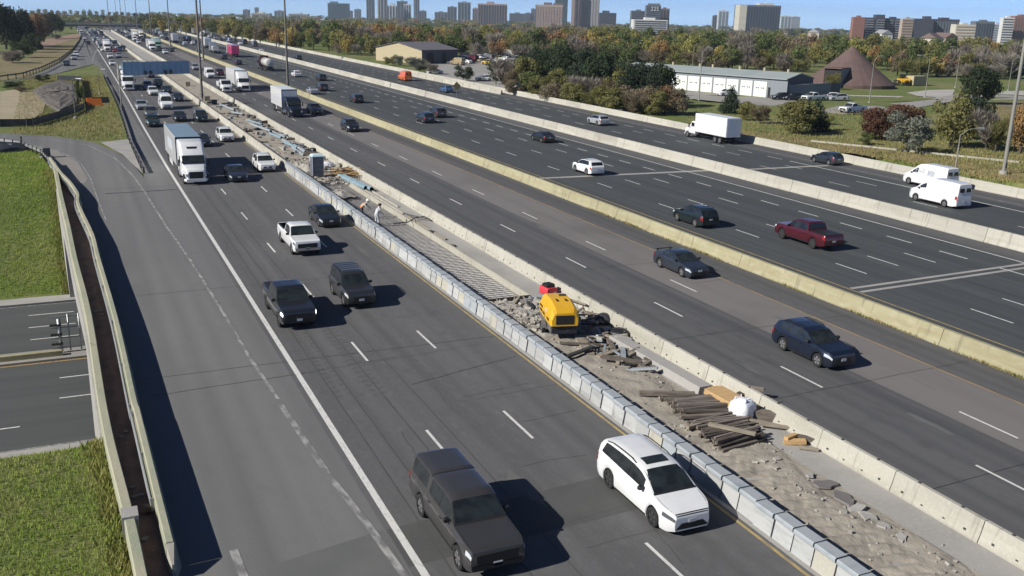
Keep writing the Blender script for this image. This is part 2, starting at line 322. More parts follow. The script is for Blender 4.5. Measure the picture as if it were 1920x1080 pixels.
# polylines of the kerb side of the ramp deck (x, y)
PARAPET = [(.95, 12), (.57, 26.8), (.40, 31.5), (.0, 40), (-.30, 55), (-.85, 68), (-1.2, 78.5), (-1.75, 92.8), (-2.15, 105), (-2.4, 112)]
INNER = [(1.50, 28.6), (1.42, 32.1), (1.25, 40), (1.20, 41), (1.02, 53.4), (.58, 67.5), (.40, 74.7), (-.20, 84), (-.42, 88.5), (-.38, 92.4), (-1.0, 99), (-1.7, 104.2), (-2.4, 111), (-2.85, 115.5)]
RAMP_IN = [(-2.6, 112), (-2.7, 117), (-3.6, 124.9), (-5.7, 132.6), (-8.9, 137.3), (-16, 141.0), (-28, 144.5), (-60, 149)]
RAMP_OUT = [(5.97, 105), (5.4, 116), (4.55, 123.4), (1.9, 134.6), (-2.8, 142), (-9.3, 146.6), (-16, 149.5), (-28, 153), (-60, 158)]
EDGE = [(6.05, 106.7), (6.3, 134), (6.7, 152.8), (7.2, 181), (7.5, 225), (7.6, 266), (7.4, 320)]

near = [(8.4, y, zroad(y)) for y in YS]
strip('road', near, [(20.95, y, zroad(y)) for y in YS], 'asphalt_near')
# shoulder, gore and ramp deck left of the solid line
lp = [(interp(PARAPET, y), y) for y in (12, 27, 31.5, 40, 55, 68, 78.5, 92.8, 105)]
ramp = lp + RAMP_IN + RAMP_OUT[::-1] + [(6.05, 106.7)] + EDGE + [(8.4, 320), (8.4, 12)]
sheet('ramp_road', ramp, 'asphalt_ramp', 0.0)
sheet('ramp_verge', [(-1.3, 103), (-2.5, 113), (-2.65, 117), (-3.5, 124.9), (-5.6, 132.5), (-8.8, 137.2), (-15, 140.6), (-10, 138.6), (-6.6, 135.6), (-2.5, 128.4), (-.1, 117.2), (.65, 106), (.3, 103)], 'ramp_pale', .004)
sheet('traffic_island', [(2.75, 133.9), (6.2, 136.3), (6.0, 107.6), (5.62, 112), (4.75, 122.5)], 'concrete_grey', .035)
# paved gore in front of the upper ramp and that ramp itself
UL = [at(0, 153), at(44, 146.5), at(80, 134), at(112, 118), at(137, 98), at(150, 79), at(156, 64), at(160, 55.5)]
UR = [at(62, 147.5), at(95, 140.5), at(125, 133), at(152, 126), at(175, 120.5), at(184, 124)]
up = [(p.x, p.y) for p in UL] + [(8.4, 640), (8.4, 320)] + [(7.4, 318)] + [(p.x, p.y) for p in UR[::-1]]
sheet('slip_road', up, 'asphalt_ramp', .006)
strip('road', [(27.0, y, zroad(y)) for y in YS], [(34.9, y, zroad(y)) for y in YS], 'asphalt_mid')
strip('road', [(34.9, y, zroad(y)) for y in YS], [(39.5, y, zroad(y)) for y in YS], 'asphalt_pale')
strip('road', [(39.5, y, zroad(y)) for y in YS], [(42.8, y, zroad(y)) for y in YS], 'asphalt_mid')
strip('road', [(42.8, y, zroad(y)) for y in YS], [(64.4, y, zroad(y)) for y in YS], 'asphalt_far')
strip('hard_shoulder', [(64.4, y, zroad(y)) for y in YS], [(67.5, y, zroad(y)) for y in YS], 'asphalt_mid')
r_far = strip('road', [(67.5, y, zroad(y)) for y in YS], [(84.2, y, zroad(y)) for y in YS], 'asphalt_far')
strip('hard_shoulder', [(84.2, y, zroad(y)) for y in YS], [(88.6, y, zroad(y)) for y in YS], 'asphalt_mid')

# lane paint
paint_root = {}
def line(x, y0, y1, w, m, n=None):
    ys = [y0] + [y for y in YS if y0 < y < y1] + [y1]
    return strip('lane_line', [(x - w / 2, y, zroad(y)) for y in ys], [(x + w / 2, y, zroad(y)) for y in ys], m, .008, r_far)
def poly_line(pts, w, m):
    l, r = [], []
    for i, p in enumerate(pts):
        a = Vector(pts[max(0, i - 1)][:2]); b = Vector(pts[min(len(pts) - 1, i + 1)][:2]); d = (b - a).normalized(); nrm = Vector((-d.y, d.x)) * w / 2
        l.append((p[0] + nrm.x, p[1] + nrm.y)); r.append((p[0] - nrm.x, p[1] - nrm.y))
    return strip('lane_line', l, r, m, .009, r_far)
A_LINE = [(8.77, 12), (8.77, 110), (9.0, 149), (9.45, 197), (10.0, 288), (10.6, 418)]
poly_line(A_LINE, .26, 'paint_white')
poly_line([(10.6, 418), (10.6, 640)], .2, 'paint_worn')
poly_line([(8.35, 22), (7.95, 29), (7.6, 33), (7.25, 40.5)], .26, 'paint_worn')
poly_line([(7.28, 41.2), (7.0, 47), (6.85, 55), (6.66, 62), (6.45, 69), (5.95, 80), (5.45, 95.6), (5.0, 106.1), (3.9, 119), (1.3, 131.5), (-3.2, 138.6), (-9.5, 143.4), (-20, 147.5)], .17, 'paint_worn')
poly_line([(3.75, 20), (3.45, 29)], .28, 'paint_worn')
poly_line([(1.6, 84), (1.2, 95), (.95, 105), (.15, 117), (-2.2, 128), (-6.2, 135.2)], .12, 'paint_worn')
poly_line([tuple(at(172, 116)[:2]), tuple(at(178, 100)[:2]), tuple(at(183, 90)[:2])], .3, 'paint_worn')
line(20.1, 12, 700, .13, 'paint_yellow'); line(39.42, 12, 700, .12, 'paint_orange'); line(46.0, 12, 700, .13, 'paint_yellow')
line(64.1, 12, 700, .16, 'paint_white'); line(82.0, 12, 96, .2, 'paint_white'); line(71.2, 12, 700, .13, 'paint_orange'); line(85.0, 12, 700, .12, 'paint_worn')
dash_me = {}
DASHES = []
def dashes(x, y0, per, ln, w, ya, yb, m='paint_white'):
    k = math.ceil((ya - y0) / per)
    while y0 + k * per < yb:
        DASHES.append((x, y0 + k * per, ln, w, m)); k += 1
dashes(12.42, 44.6, 12.1, 3.1, .13, 12, 640); dashes(16.3, 45.2, 12.0, 3.1, .13, 12, 640)
dashes(31.93, 45.4, 12.05, 3.1, .13, 12, 640); dashes(35.85, 49.6, 12.0, 3.1, .13, 12, 640, 'paint_white')
dashes(50.1, 85.4, 12.0, 3.1, .13, 12, 560); dashes(54.1, 86.4, 12.0, 3.1, .13, 12, 560); dashes(57.6, 86.2, 12.0, 3.1, .13, 12, 560)
dashes(60.9, 94.2, 5.5, 2.7, .15, 12, 330)
dashes(75.6, 114.8, 12.05, 3.1, .13, 12, 560); dashes(79.0, 114.2, 12.05, 3.1, .13, 12, 560); dashes(82.0, 128, 6.1, 2.9, .14, 96, 330)
DASHES.sort(key=lambda d: d[1])
far_mb = MB()
for i, (x, y, ln, w, m) in enumerate(DASHES):
    if i < 290:
        key = (round(ln, 2), round(w, 2), m)
        if key not in dash_me: dash_me[key] = MB().quad((-w / 2, 0, 0), (w / 2, 0, 0), (w / 2, ln, 0), (-w / 2, ln, 0)).mesh('lane_dash', m)
        obj('lane_dash', dash_me[key], r_far, (x, y, .009 + zroad(y)))
    else:
        far_mb.quad((x - w / 2, y, .009), (x + w / 2, y, .009), (x + w / 2, y + ln, .009), (x - w / 2, y + ln, .009))
o = obj('lane_dashes', far_mb.mesh('lane_dashes', 'paint_white'), r_far); o['kind'] = 'stuff'
# sealed joints and repairs on the decks
def seal(x0, y0, x1, y1, w, m='tar', z=.005):
    poly = [(x0 + (x1 - x0) * k / 8, y0 + (y1 - y0) * k / 8 + rnd.uniform(-.05, .05)) for k in range(9)]
    l = [(p[0], p[1] - w / 2 * rnd.uniform(.7, 1.2)) for p in poly]; r = [(p[0], p[1] + w / 2 * rnd.uniform(.7, 1.2)) for p in poly]
    return strip('joint_seal', r, l, m, z, r_far)
seal(2.0, 45.9, 20.4, 46.0, .05); seal(2.0, 43.6, 9.2, 44.1, .05); seal(13.5, 40.8, 19.8, 42.6, .05); seal(8.8, 44.0, 14.0, 44.7, .03)
for y, w in ((60.5, .04), (96.5, .3), (99, .05), (136, .06), (175, .25), (186, .25)): seal(2.0 if y < 105 else 6.9, y, 8.4 if y in (96.5, 99) else 19.9, y + .4, w)
for y in (23.5, 33, 42, 57): seal(27.8, y, 42, y + rnd.uniform(.2, .6), .04)
strip('deck_joint', [(46.2, 46.6), (67, 47.6)], [(46.2, 46.95), (67, 47.95)], 'concrete_grey', .006, r_far)
strip('deck_joint', [(46.2, 45.7), (67, 46.8)], [(46.2, 46.05), (67, 47.15)], 'concrete_grey', .006, r_far)
strip('deck_joint', [(43.4, 92.6), (67, 92.0)], [(43.4, 93.3), (67, 92.9)], 'concrete_grey', .006, r_far)
strip('deck_joint', [(68, 91.5), (88, 91.2)], [(68, 92.2), (88, 91.9)], 'concrete_grey', .006, r_far)
sheet('deck_patch', [(8.45, 28.4), (20.4, 29.4), (20.4, 26.6), (8.45, 25.9)], 'asphalt_patch', .004, r_far); sheet('deck_patch', [(4.2, 27.6), (8.35, 28.4), (8.35, 18), (4.6, 18)], 'ramp_patch', .004, r_far)
rc = random.Random(4)
for k in range(46):                                     # wandering cracks
    x = rc.uniform(9.2, 19.8) if k < 30 else rc.uniform(28, 39); y = rc.uniform(20, 90); tr = rc.random() < .4; pts = []; dx, dy = ((1, .1) if tr else (.06, 1)); st_ = rc.uniform(.35, .8); n = rc.randint(4, 12)
    for j in range(n): pts.append((x, y)); x += dx * st_ + rc.uniform(-.08, .08); y += dy * st_ + rc.uniform(-.08, .08)
    pts = [p for p in pts if 8.9 < p[0] < 20 or 27.7 < p[0] < 42]
    if len(pts) > 2: poly_line(pts, rc.choice([.018, .025, .035]), 'asphalt_patch').name = 'crack'
for k in range(9):                                      # small repairs and stains
    x = rc.choice([rc.uniform(9.2, 19), rc.uniform(28, 41)]); y = rc.uniform(20, 95); w = rc.uniform(.15, .4); l = rc.uniform(.8, 3)
    sheet('stain', [(x + w * rc.uniform(.4, 1.3) * math.cos(a), y + l * rc.uniform(.5, 1.2) * math.sin(a)) for a in [.523 * j for j in range(12)]], 'asphalt_patch' if rc.random() < .6 else 'ramp_patch', .0045 + .0002 * k, r_far)
for (x, y, s) in ((10.0, 51, 1), (11.6, 50.6, 1)):      # rows of old tyre scrub marks
    for k in range(18):
        yy = y - k * .62
        mb = MB().quad((x - .25 + k * .004, yy, 0), (x + .1, yy + .05, 0), (x + .1, yy + .13, 0), (x - .25, yy + .09, 0)).quad((x + .3, yy + .2, 0), (x + .55, yy + .24, 0), (x + .55, yy + .32, 0), (x + .3, yy + .28, 0))
        obj('tyre_mark', mb.mesh('tyre_mark', 'asphalt_patch'), r_far, (0, 0, .005))
for x0, x1, ya, yb, w in ((9.6, 9.9, 14, 80, .07), (10.5, 10.6, 30, 110, .06), (11.9, 11.7, 20, 105, .08), (13.4, 13.1, 18, 60, .05), (30.2, 30.4, 20, 70, .05)):
    poly_line([(x0 + (x1 - x0) * k / 6 + rnd.uniform(-.04, .04), ya + (yb - ya) * k / 6) for k in range(7)], w, 'asphalt_patch')

# ------------------------------------------------------------------ profile extrusions (barriers, parapets)
def jersey(h, bw, tw): return [(bw, 0), (bw, .08), (bw * .6 + tw * .4, .30), (tw, h - .02), (tw - .02, h), (-tw + .02, h), (-tw, h - .02), (-bw * .6 - tw * .4, .30), (-bw, .08), (-bw, 0)]
def seg_mesh(name, prof, ln, m, extra=None):
    mb = MB().loft([[(x, 0.012, z) for x, z in prof], [(x, ln - .012, z) for x, z in prof]])
    mats = [m]
    if extra: extra(mb); mats = [m, 'concrete_joint', 'galv']
    return mb.mesh(name, mats)
def run_barrier(name, label, x, y0, y1, ln, prof, m, n_parts, extra=None, xf=None, mfun=None):
    root = thing(name, label, 'barrier', (x, y0, 0)); y = y0; k = 0
    cache = {}
    far = MB()
    while y < y1:
        mm = mfun(y) if mfun else m
        if k < n_parts:
            if mm not in cache: cache[mm] = seg_mesh('segment', prof, ln, mm, extra)
            xx = (xf(y + ln / 2) - x) if xf else 0
            obj('segment', cache[mm], root, (xx + rnd.uniform(-.012, .012), y - y0, zroad(y)), (0, 0, rnd.uniform(-.002, .002)))
        else:
            far.loft([[(px, y - y0, z + zroad(y)) for px, z in prof], [(px, y - y0 + ln, z + zroad(y + ln)) for px, z in prof]])
        y += ln; k += 1
    if far.v:
        o = obj('distant_segments', far.mesh('distant_segments', m), root); o['kind'] = 'stuff'
    return root
def tcb_holes(mb):
    for y, z in ((.55, .2), (1.45, .14), (2.45, .14), (3.4, .2), (.35, .58), (3.6, .58)):
        s = -.30 if z < .3 else -.155
        mb.box(s - .012 - (.03 if z < .3 else 0) + .07, s + .1, y, y + (.10 if z < .3 else .16), z, z + .07, 1)
    for y in (.95, 2.9): mb.box(-.05, .02, y, y + .09, .8, .86, 1)
run_barrier('temporary_barrier', 'cream temporary concrete barrier with lifting slots beside the middle carriageway', 27.2, 12, 700, 4.0, jersey(.82, .30, .10), 'concrete_white', 110, tcb_holes)
MEDX = 42.85
run_barrier('median_barrier', 'stained yellowish concrete median barrier between the opposing carriageways', MEDX, 12, 900, 6.0, jersey(.93, .40, .14), 'concrete_yellow', 80)
run_barrier('white_barrier', 'long pale concrete barrier between the two far carriageways', 67.45, 12, 900, 6.0, jersey(1.18, .42, .13), 'concrete_white', 80)
run_barrier('edge_barrier', 'outermost pale concrete barrier in front of grass and trees', 88.55, 20, 640, 6.0, jersey(1.0, .40, .13), 'concrete_white', 70)
# second wall that splits off beyond the edge barrier
p0, p1 = at(722, 133), at(905, 164)
root = thing('splitter_barrier', 'low cream concrete barrier splitting off at the exit beyond the orange van', 'barrier', (85.9, 196, 0))
for k in range(11):
    obj('segment', bpy.data.meshes['segment'] if k < 0 else seg_mesh('segment', jersey(.95, .36, .12), 6.0, 'concrete_white'), root, (-.06 * k, 6.0 * k, 0))
# movable barrier: linked one metre blocks, then longer plain units
def block_mesh(m, c):
    mb = MB()
    for prof, ya, yb, mi in (([(.29, 0), (.27, .12), (.20, .60), (.20, .70), (-.20, .70), (-.20, .60), (-.27, .12), (-.29, 0)], .03, .97, 0), ([(.25, .70), (.27, .74), (.27, .84), (.23, .88), (-.23, .88), (-.27, .84), (-.27, .74), (-.25, .70)], .035, .965, 1)):
        mb.loft([[(x, ya, z) for x, z in prof], [(x, ya + .03, z) for x, z in [(x * 1.0, z) for x, z in prof]], [(x, yb, z) for x, z in prof]], mi)
    mb.box(-.1, .1, -.03, .03, .1, .82, 2)
    return mb.mesh('barrier_block', [m, c, 'concrete_joint'])
bl = [block_mesh('concrete_block', 'concrete_cap'), block_mesh('concrete_white', 'concrete_cap'), block_mesh('concrete_cap', 'concrete_cap')]
root = thing('movable_barrier', 'chain of light grey concrete barrier blocks along the nearest lanes', 'barrier', (20.82, 12, 0))
for k in range(94):
    b = bl[2] if k in (17, 38, 39) else bl[1] if rnd.random() < .2 else bl[0]
    obj('barrier_block', b, root, (rnd.uniform(-.035, .035), k * 1.0, rnd.uniform(-.012, .006)), (0, rnd.uniform(-.012, .012), rnd.uniform(-.025, .025)))
run_barrier('lane_barrier', 'plain pale concrete barrier continuing the block chain into the distance', 20.85, 106.2, 700, 4.0, jersey(.85, .30, .11), 'concrete_white', 100)
strip('gutter', [(20.3, y) for y in YS[:8]], [(20.52, y) for y in YS[:8]], 'concrete_grey', .006)

# ------------------------------------------------------------------ parapets along the ramp deck
def spline(poly, n=6):
    out = []
    for i in range(len(poly) - 1):
        p0, p1, p2, p3 = [Vector(poly[min(max(j, 0), len(poly) - 1)]) for j in (i - 1, i, i + 1, i + 2)]
        for k in range(n):
            t = k / n; out.append(tuple(.5 * ((2 * p1) + (p2 - p0) * t + (2 * p0 - 5 * p1 + 4 * p2 - p3) * t * t + (3 * p1 - p0 - 3 * p2 + p3) * t ** 3)))
    return out + [tuple(poly[-1])]
def along(poly, prof, name, m, root, ln=5.0):
    """build profile pieces along a polyline, each an object of its own"""
    pts = [Vector((p[0], p[1], 0)) for p in poly]; cum = [0]
    for a, b in zip(pts, pts[1:]): cum.append(cum[-1] + (b - a).length)
    def pos(s):
        s = min(max(s, 0), cum[-1]); i = max(j for j in range(len(cum)) if cum[j] <= s + 1e-6); i = min(i, len(pts) - 2)
        d = (pts[i + 1] - pts[i]).normalized(); return pts[i] + d * (s - cum[i]), d
    s = 0
    while s < cum[-1] - .3:
        e = min(s + ln, cum[-1]); rings = []
        for k in range(5):
            c, d = pos(s - .002 + (e - s + .004) * k / 4); a, _ = pos(s + (e - s) * k / 4 - 1.2); b, _ = pos(s + (e - s) * k / 4 + 1.2); d = (b - a).normalized(); nrm = Vector((d.y, -d.x, 0))
            rings.append([tuple(c + nrm * x + Vector((0, 0, z)) - root.location) for x, z in prof])
        obj(name, MB().loft(rings).mesh(name, m), root); s = e
root = thing('inner_barrier', 'curving cream concrete barrier with rail along the ramp deck', 'barrier', (1.5, 28.6, 0))
along(spline(INNER), [(.30, 0), (.27, .10), (.16, .34), (.13, .92), (.10, .95), (-.10, .95), (-.13, .92), (-.13, 0)], 'segment', 'concrete_parapet', root, 4.6)
mb = MB(); mb.loft([[(x + 1.5, 28.58, z) for x, z in ((.28, 0), (.14, .34), (.12, .93), (-.12, .93), (-.12, 0))], [(1.5 + x, 27.9, z) for x, z in ((.1, 0), (.05, .3), (.03, .55), (-.03, .55), (-.05, 0))]])
o = obj('end_piece', mb.mesh('end_piece', 'concrete_white'), root); o.location = (-1.5, -28.6, 0)
mb = MB(); pts = [(p[0] - .24, p[1], 1.0 if 0 else .72) for p in INNER[1:]]
pts = spline(pts, 4)
for a, b in zip(pts, pts[1:]): mb.tube(a, b, .035, n=6); mb.tube((a[0], a[1], .45), (b[0], b[1], .45), .035, n=6)
for p in pts[::2]: mb.box(p[0], p[0] + .1, p[1] - .04, p[1] + .04, .3, .78)
o = obj('rail', mb.mesh('rail', 'galv'), root); o.location = tuple(-v for v in root.location)
root = thing('outer_parapet', 'weathered mossy concrete parapet on the outer edge above the street', 'parapet', (.57, 26.8, 0))
along(spline(PARAPET), [(.17, -.02), (.17, .85), (.14, .9), (-.14, .9), (-.17, .85), (-.17, -.02)], 'segment', 'concrete_parapet', root, 5.2)
# spalled pockets in its face and a pilaster
for y in (29, 33.5, 35.2, 36.6, 38.0, 44, 47, 50, 53):
    x = interp(PARAPET, y); obj('spall', MB().box(-.01, .015, -.12, .12, -.12, .12, m=Matrix.Rotation(R(35), 4, 'X')).mesh('spall', 'concrete_joint'), root, (x + .17 - .57, y - 26.8, rnd.uniform(.3, .7)))
obj('pilaster', MB().box(-.22, .3, -.35, .35, 0, .98).mesh('pilaster', 'concrete_grey'), root, (interp(PARAPET, 31) - .57, 31 - 26.8, 0))
# deck edge beam and abutment walls under it
mb = MB(); ys = [36 + 2 * k for k in range(35)]
for a, b in zip(ys, ys[1:]):
    xa, xb = interp(PARAPET, a), interp(PARAPET, b); zl = -1.5 if 54 < a < 85 else -7.3
    mb.loft([[(xa - .25, a, zl), (xa + .25, a, zl), (xa + .25, a, -.03), (xa - .25, a, -.03)], [(xb - .25, b, zl), (xb + .25, b, zl), (xb + .25, b, -.03), (xb - .25, b, -.03)]])
o = tag(obj('bridge_deck_edge', mb.mesh('bridge_deck_edge', 'concrete_grey')), 'grey concrete deck edge and abutment wall of the bridge', 'bridge')
mb = MB(); mb.box(-.2, 96, 54, 86, -1.6, -.62)
for x in range(4, 92, 8): mb.tube((x, 70.5, -7), (x, 70.5, -1.4), .5, n=12)
tag(obj('bridge_underside', mb.mesh('bridge_underside', 'concrete_grey')), 'concrete slab and round piers carrying the freeway over the street', 'bridge')
# walkway between inner barrier and parapet
ys = [26, 30, 34, 40, 48, 55, 62, 68, 75, 82, 88, 93, 100, 105]
strip('walkway', [(interp(PARAPET, y) + .1, y) for y in ys], [(interp(INNER, y) - .1, y) for y in ys], 'walkway', .012)
cone_red = MB().add([(-.16, -.16, 0), (.16, -.16, 0), (.16, .16, 0), (-.16, .16, 0), (0, 0, .45)], [(0, 1, 2, 3), (0, 1, 4), (1, 2, 4), (2, 3, 4), (3, 0, 4)])
o = obj('rubber_cone', cone_red.mesh('rubber_cone', 'dirt_red'), None, (1.0, 32.6, .16), (1.45, .3, .6)); tag(o, 'faded red rubber cone lying on the walkway by the ramp barrier', 'cone')
for k in range(14):
    y = rnd.uniform(29.5, 60); x = (interp(PARAPET, y) + interp(INNER, y)) / 2 + rnd.uniform(-.2, .2)
    if k == 0: deb = MB()
    deb.box(-.08, .08, -.06, .06, 0, .05, m=Matrix.Translation((x, y, .02)) @ Matrix.Rotation(rnd.uniform(0, 3), 4, 'Z') @ Matrix.Scale(rnd.uniform(.5, 1.6), 4))
o = obj('debris', deb.mesh('debris', 'concrete_grey')); o['kind'] = 'stuff'; o['label'] = 'small broken concrete crumbs on the walkway'

# ------------------------------------------------------------------ the street below
sx = (-260, 96)
strip('street', [(sx[0], 55.4, -6.97), (sx[1], 55.4, -6.97)], [(sx[0], 85.2, -6.97), (sx[1], 85.2, -6.97)], 'asphalt_street')
def skerb(y0, y1, h, m, name='kerb'):
    o = obj(name, MB().box(sx[0], sx[1], y0, y1, -7.0, -6.97 + h).mesh(name, m)); o['kind'] = 'structure'; return o
skerb(53.2, 55.4, .14, 'concrete_grey', 'pavement'); skerb(85.2, 87.0, .16, 'concrete_grey', 'pavement')
skerb(70.4, 72.6, .16, 'lot', 'median_strip')
o = obj('median_strip', MB().box(sx[0], -2.3, 70.9, 71.3, -6.82, -6.45).mesh('median_strip', 'concrete_yellow')); tag(o, 'low tan concrete wall on the median of the street below', 'wall')
skerb(70.1, 70.35, .02, 'paint_orange', 'lane_line')
st = bpy.data.objects['street']
for y, x0, per in ((82.2, -4.8, 12), (78.9, -4.7, 12), (75.8, -4.5, 12), (66.8, -2.5, 12), (63.05, -2.5, 12), (59.2, -7.9, 12)):
    for k in range(-6, 2):
        x = x0 + per * k
        obj('lane_dash', MB().quad((0, -.07, 0), (3.3, -.07, 0), (3.3, .07, 0), (0, .07, 0)).mesh('lane_dash', 'paint_white'), st, (x, y, -6.96))
for y, x in ((85.0, 0), (55.8, 0)): obj('lane_line', MB().box(sx[0], sx[1], y - .06, y + .06, -6.972, -6.96).mesh('lane_line', 'paint_worn'), st)

# ================================================================== vehicles
def lerp(a, b, t): return tuple(p + (q - p) * t for p, q in zip(a, b))
class Car:
    """d = distance from the nose; local +y is forward"""
    def __init__(s, L, W, top, belt, axles, r, clear=.2, tumble=.26, tf=.2, tr=.12, lf=.8, lr=.4):
        s.L, s.W, s.top, s.belt, s.ax, s.r, s.clear, s.tumble, s.tf, s.tr, s.lf, s.lr = L, W, top, belt, axles, r, clear, tumble, tf, tr, lf, lr
    def ztop(s, d): return float(np.interp(d, [p[0] for p in s.top], [p[1] for p in s.top]))
    def zbelt(s, d): return min(float(np.interp(d, [p[0] for p in s.belt], [p[1] for p in s.belt])), s.ztop(d) - .02)
    def hw(s, d):
        a = max(0, (s.lf - d) / s.lf); b = max(0, (d - (s.L - s.lr)) / s.lr)
        return s.W * (1 - s.tf * a * a * a - s.tr * b * b)
    def zbot(s, d):
        z = s.clear + .08 * max(0, 1 - d / .25) + .12 * max(0, 1 - (s.L - d) / .5); ra = s.r + .065
        for a in s.ax:
            if abs(d - a) <= ra: z = max(z, s.r + math.sqrt(max(0, ra * ra - (d - a) ** 2)))
        return min(z, s.zbelt(d) - .06)
    def half(s, d):
        W = s.hw(d); zb = s.zbot(d); zl = s.zbelt(d); zt = s.ztop(d); g = max(zt - zl, .02); h = zl - zb
        xe = W * .94 - s.tumble * g; ze = zl + .90 * g
        return [(W * .95, zb), (W * .99, zb + .2 * h), (W, zb + .5 * h), (W * .985, zb + .82 * h), (W * .95, zl - .012), (W * .935, zl + min(.02, .2 * g)), (xe, ze), (xe * .9, zl + .975 * g), (xe * .5, zt - .004), (0, zt)]
    def stations(s, n=26):
        st = set(np.linspace(0, s.L, n).round(3)); ra = s.r + .065
        for a in s.ax:
            st |= {round(float(a + ra * math.cos(t)), 3) for t in np.linspace(0, math.pi, 11)} | {round(a - ra - .006, 3), round(a + ra + .006, 3)}
        st |= {p[0] for p in s.top if 0 <= p[0] <= s.L}
        return sorted(st)
    def ring(s, d):
        hl = s.half(d); y = s.L / 2 - d
        return [(x, y, z) for x, z in hl] + [(-x, y, z) for x, z in hl[-2::-1]]
    def body(s, n=26, bed=None):
        mb = MB(); st = s.stations(n); rings = [s.ring(d) for d in st]; m = len(rings[0])
        for r in rings: mb.v.extend(r)
        for k in range(len(st) - 1):
            for i in range(m - 1):
                if bed and bed[0] - .01 <= st[k] and st[k + 1] <= bed[1] + .01 and 5 <= i < m - 6: continue
                mb.f.append((k * m + i, k * m + i + 1, (k + 1) * m + i + 1, (k + 1) * m + i)); mb.mi.append(0)
        mb.f.append(tuple(range(m))[::-1]); mb.mi.append(0); mb.f.append(tuple((len(st) - 1) * m + i for i in range(m))); mb.mi.append(0)
        return mb
    def side_win(s, d0, d1, lo=.10, hi=.90, off=.007, sides=(-1, 1), n=7, c0=.0, c1=.0):
        """glass between two stations; c0/c1 slant the ends"""
        mb = MB()
        for sd in sides:
            a, b = [], []
            for k in range(n):
                t = k / (n - 1); dl = d0 + (d1 - d0) * t; dh = d0 + c0 + (d1 - c1 - d0 - c0) * t
                h0 = s.half(dl); h1 = s.half(dh); p = lerp(h0[5], h0[6], lo); q = lerp(h1[5], h1[6], hi)
                a.append((sd * (p[0] + off), s.L / 2 - dl, p[1])); b.append((sd * (q[0] + off), s.L / 2 - dh, q[1]))
            fs = [(i, i + 1, n + i + 1, n + i) for i in range(n - 1)]
            mb.add(a + b, fs if sd < 0 else [f[::-1] for f in fs])
        return mb
    def top_patch(s, d0, d1, wf=.86, off=.008, n=5, x0=None):
        mb = MB(); m = 9; vs = []
        for k in range(n):
            d = d0 + (d1 - d0) * k / (n - 1); h = s.half(d); xs = [p[0] for p in h[6:]][::-1]; zs = [p[1] for p in h[6:]][::-1]; w = h[6][0] * wf
            sl = (s.ztop(d + .03) - s.ztop(d - .03)) / .06; ny = sl / math.hypot(1, sl); nz = 1 / math.hypot(1, sl)
            for i in range(m):
                x = w * (i / (m - 1) * 2 - 1); z = float(np.interp(abs(x), xs, zs)); vs.append((x, s.L / 2 - d + ny * off, z + nz * off))
        return mb.add(vs, [(k * m + i, (k + 1) * m + i, (k + 1) * m + i + 1, k * m + i + 1) for k in range(n - 1) for i in range(m - 1)])
    def side_patch(s, d0, d1, u0, u1, off=.006, sides=(-1, 1), n=5):
        """patch on the lower body side, u in section index units 0..5"""
        mb = MB()
        for sd in sides:
            vs = []
            for k in range(n):
                d = d0 + (d1 - d0) * k / (n - 1); h = s.half(d)
                for u in (u0, (u0 + u1) / 2, u1):
                    i = min(int(u), 8); p = lerp(h[i], h[i + 1], u - i); vs.append((sd * (p[0] + off), s.L / 2 - d + (off if d < .5 else -off if d > s.L - .4 else 0), p[1]))
            fs = [(k * 3 + i, k * 3 + i + 1, (k + 1) * 3 + i + 1, (k + 1) * 3 + i) for k in range(n - 1) for i in range(2)]
            mb.add(vs, fs if sd > 0 else [f[::-1] for f in fs])
        return mb
    def front_panel(s, zf0, zf1, wf0, wf1, off=.012, rear=False, n=5):
        """panel on the nose or tail; heights as fractions of the end face"""
        d = 0 if not rear else s.L; h = s.half(d); zb, zt = h[0][1], s.ztop(d); W = h[2][0]; y = (s.L / 2 + off) if not rear else (-s.L / 2 - off)
        z0 = zb + (zt - zb) * zf0; z1 = zb + (zt - zb) * zf1
        return MB().add([(-W * wf0, y, z0), (W * wf0, y, z0), (W * wf1, y, z1), (-W * wf1, y, z1)], [(0, 1, 2, 3) if rear else (3, 2, 1, 0)])
def wheel_parts(r, w=.22, n=20):
    t = MB(); prof = [(-w / 2, r * .66), (-w / 2, r * .93), (-w * .38, r), (w * .38, r), (w / 2, r * .93), (w / 2, r * .66)]
    t.v = [(x, q * math.cos(6.28319 * k / n), q * math.sin(6.28319 * k / n)) for k in range(n) for x, q in prof]
    m = len(prof)
    for k in range(n):
        for i in range(m - 1):
            t.f.append((k * m + i, k * m + i + 1, ((k + 1) % n) * m + i + 1, ((k + 1) % n) * m + i)); t.mi.append(0)
    rim = MB()
    for sx in (-1, 1):
        x = sx * w * .40; c = sx * w * .46
        vs = [(c, 0, 0)] + [(x, r * .67 * math.cos(6.28319 * k / 20), r * .67 * math.sin(6.28319 * k / 20)) for k in range(20)]
        for k in range(20):
            if k % 4 != 3: rim.add([vs[0], vs[1 + k], vs[1 + (k + 1) % 20]], [(0, 1, 2)] if sx > 0 else [(2, 1, 0)])
        rim.add([(x * .9, p[1], p[2]) for p in vs[1:]], [tuple(range(20)) if sx > 0 else tuple(range(19, -1, -1))], 1)
    return t, rim
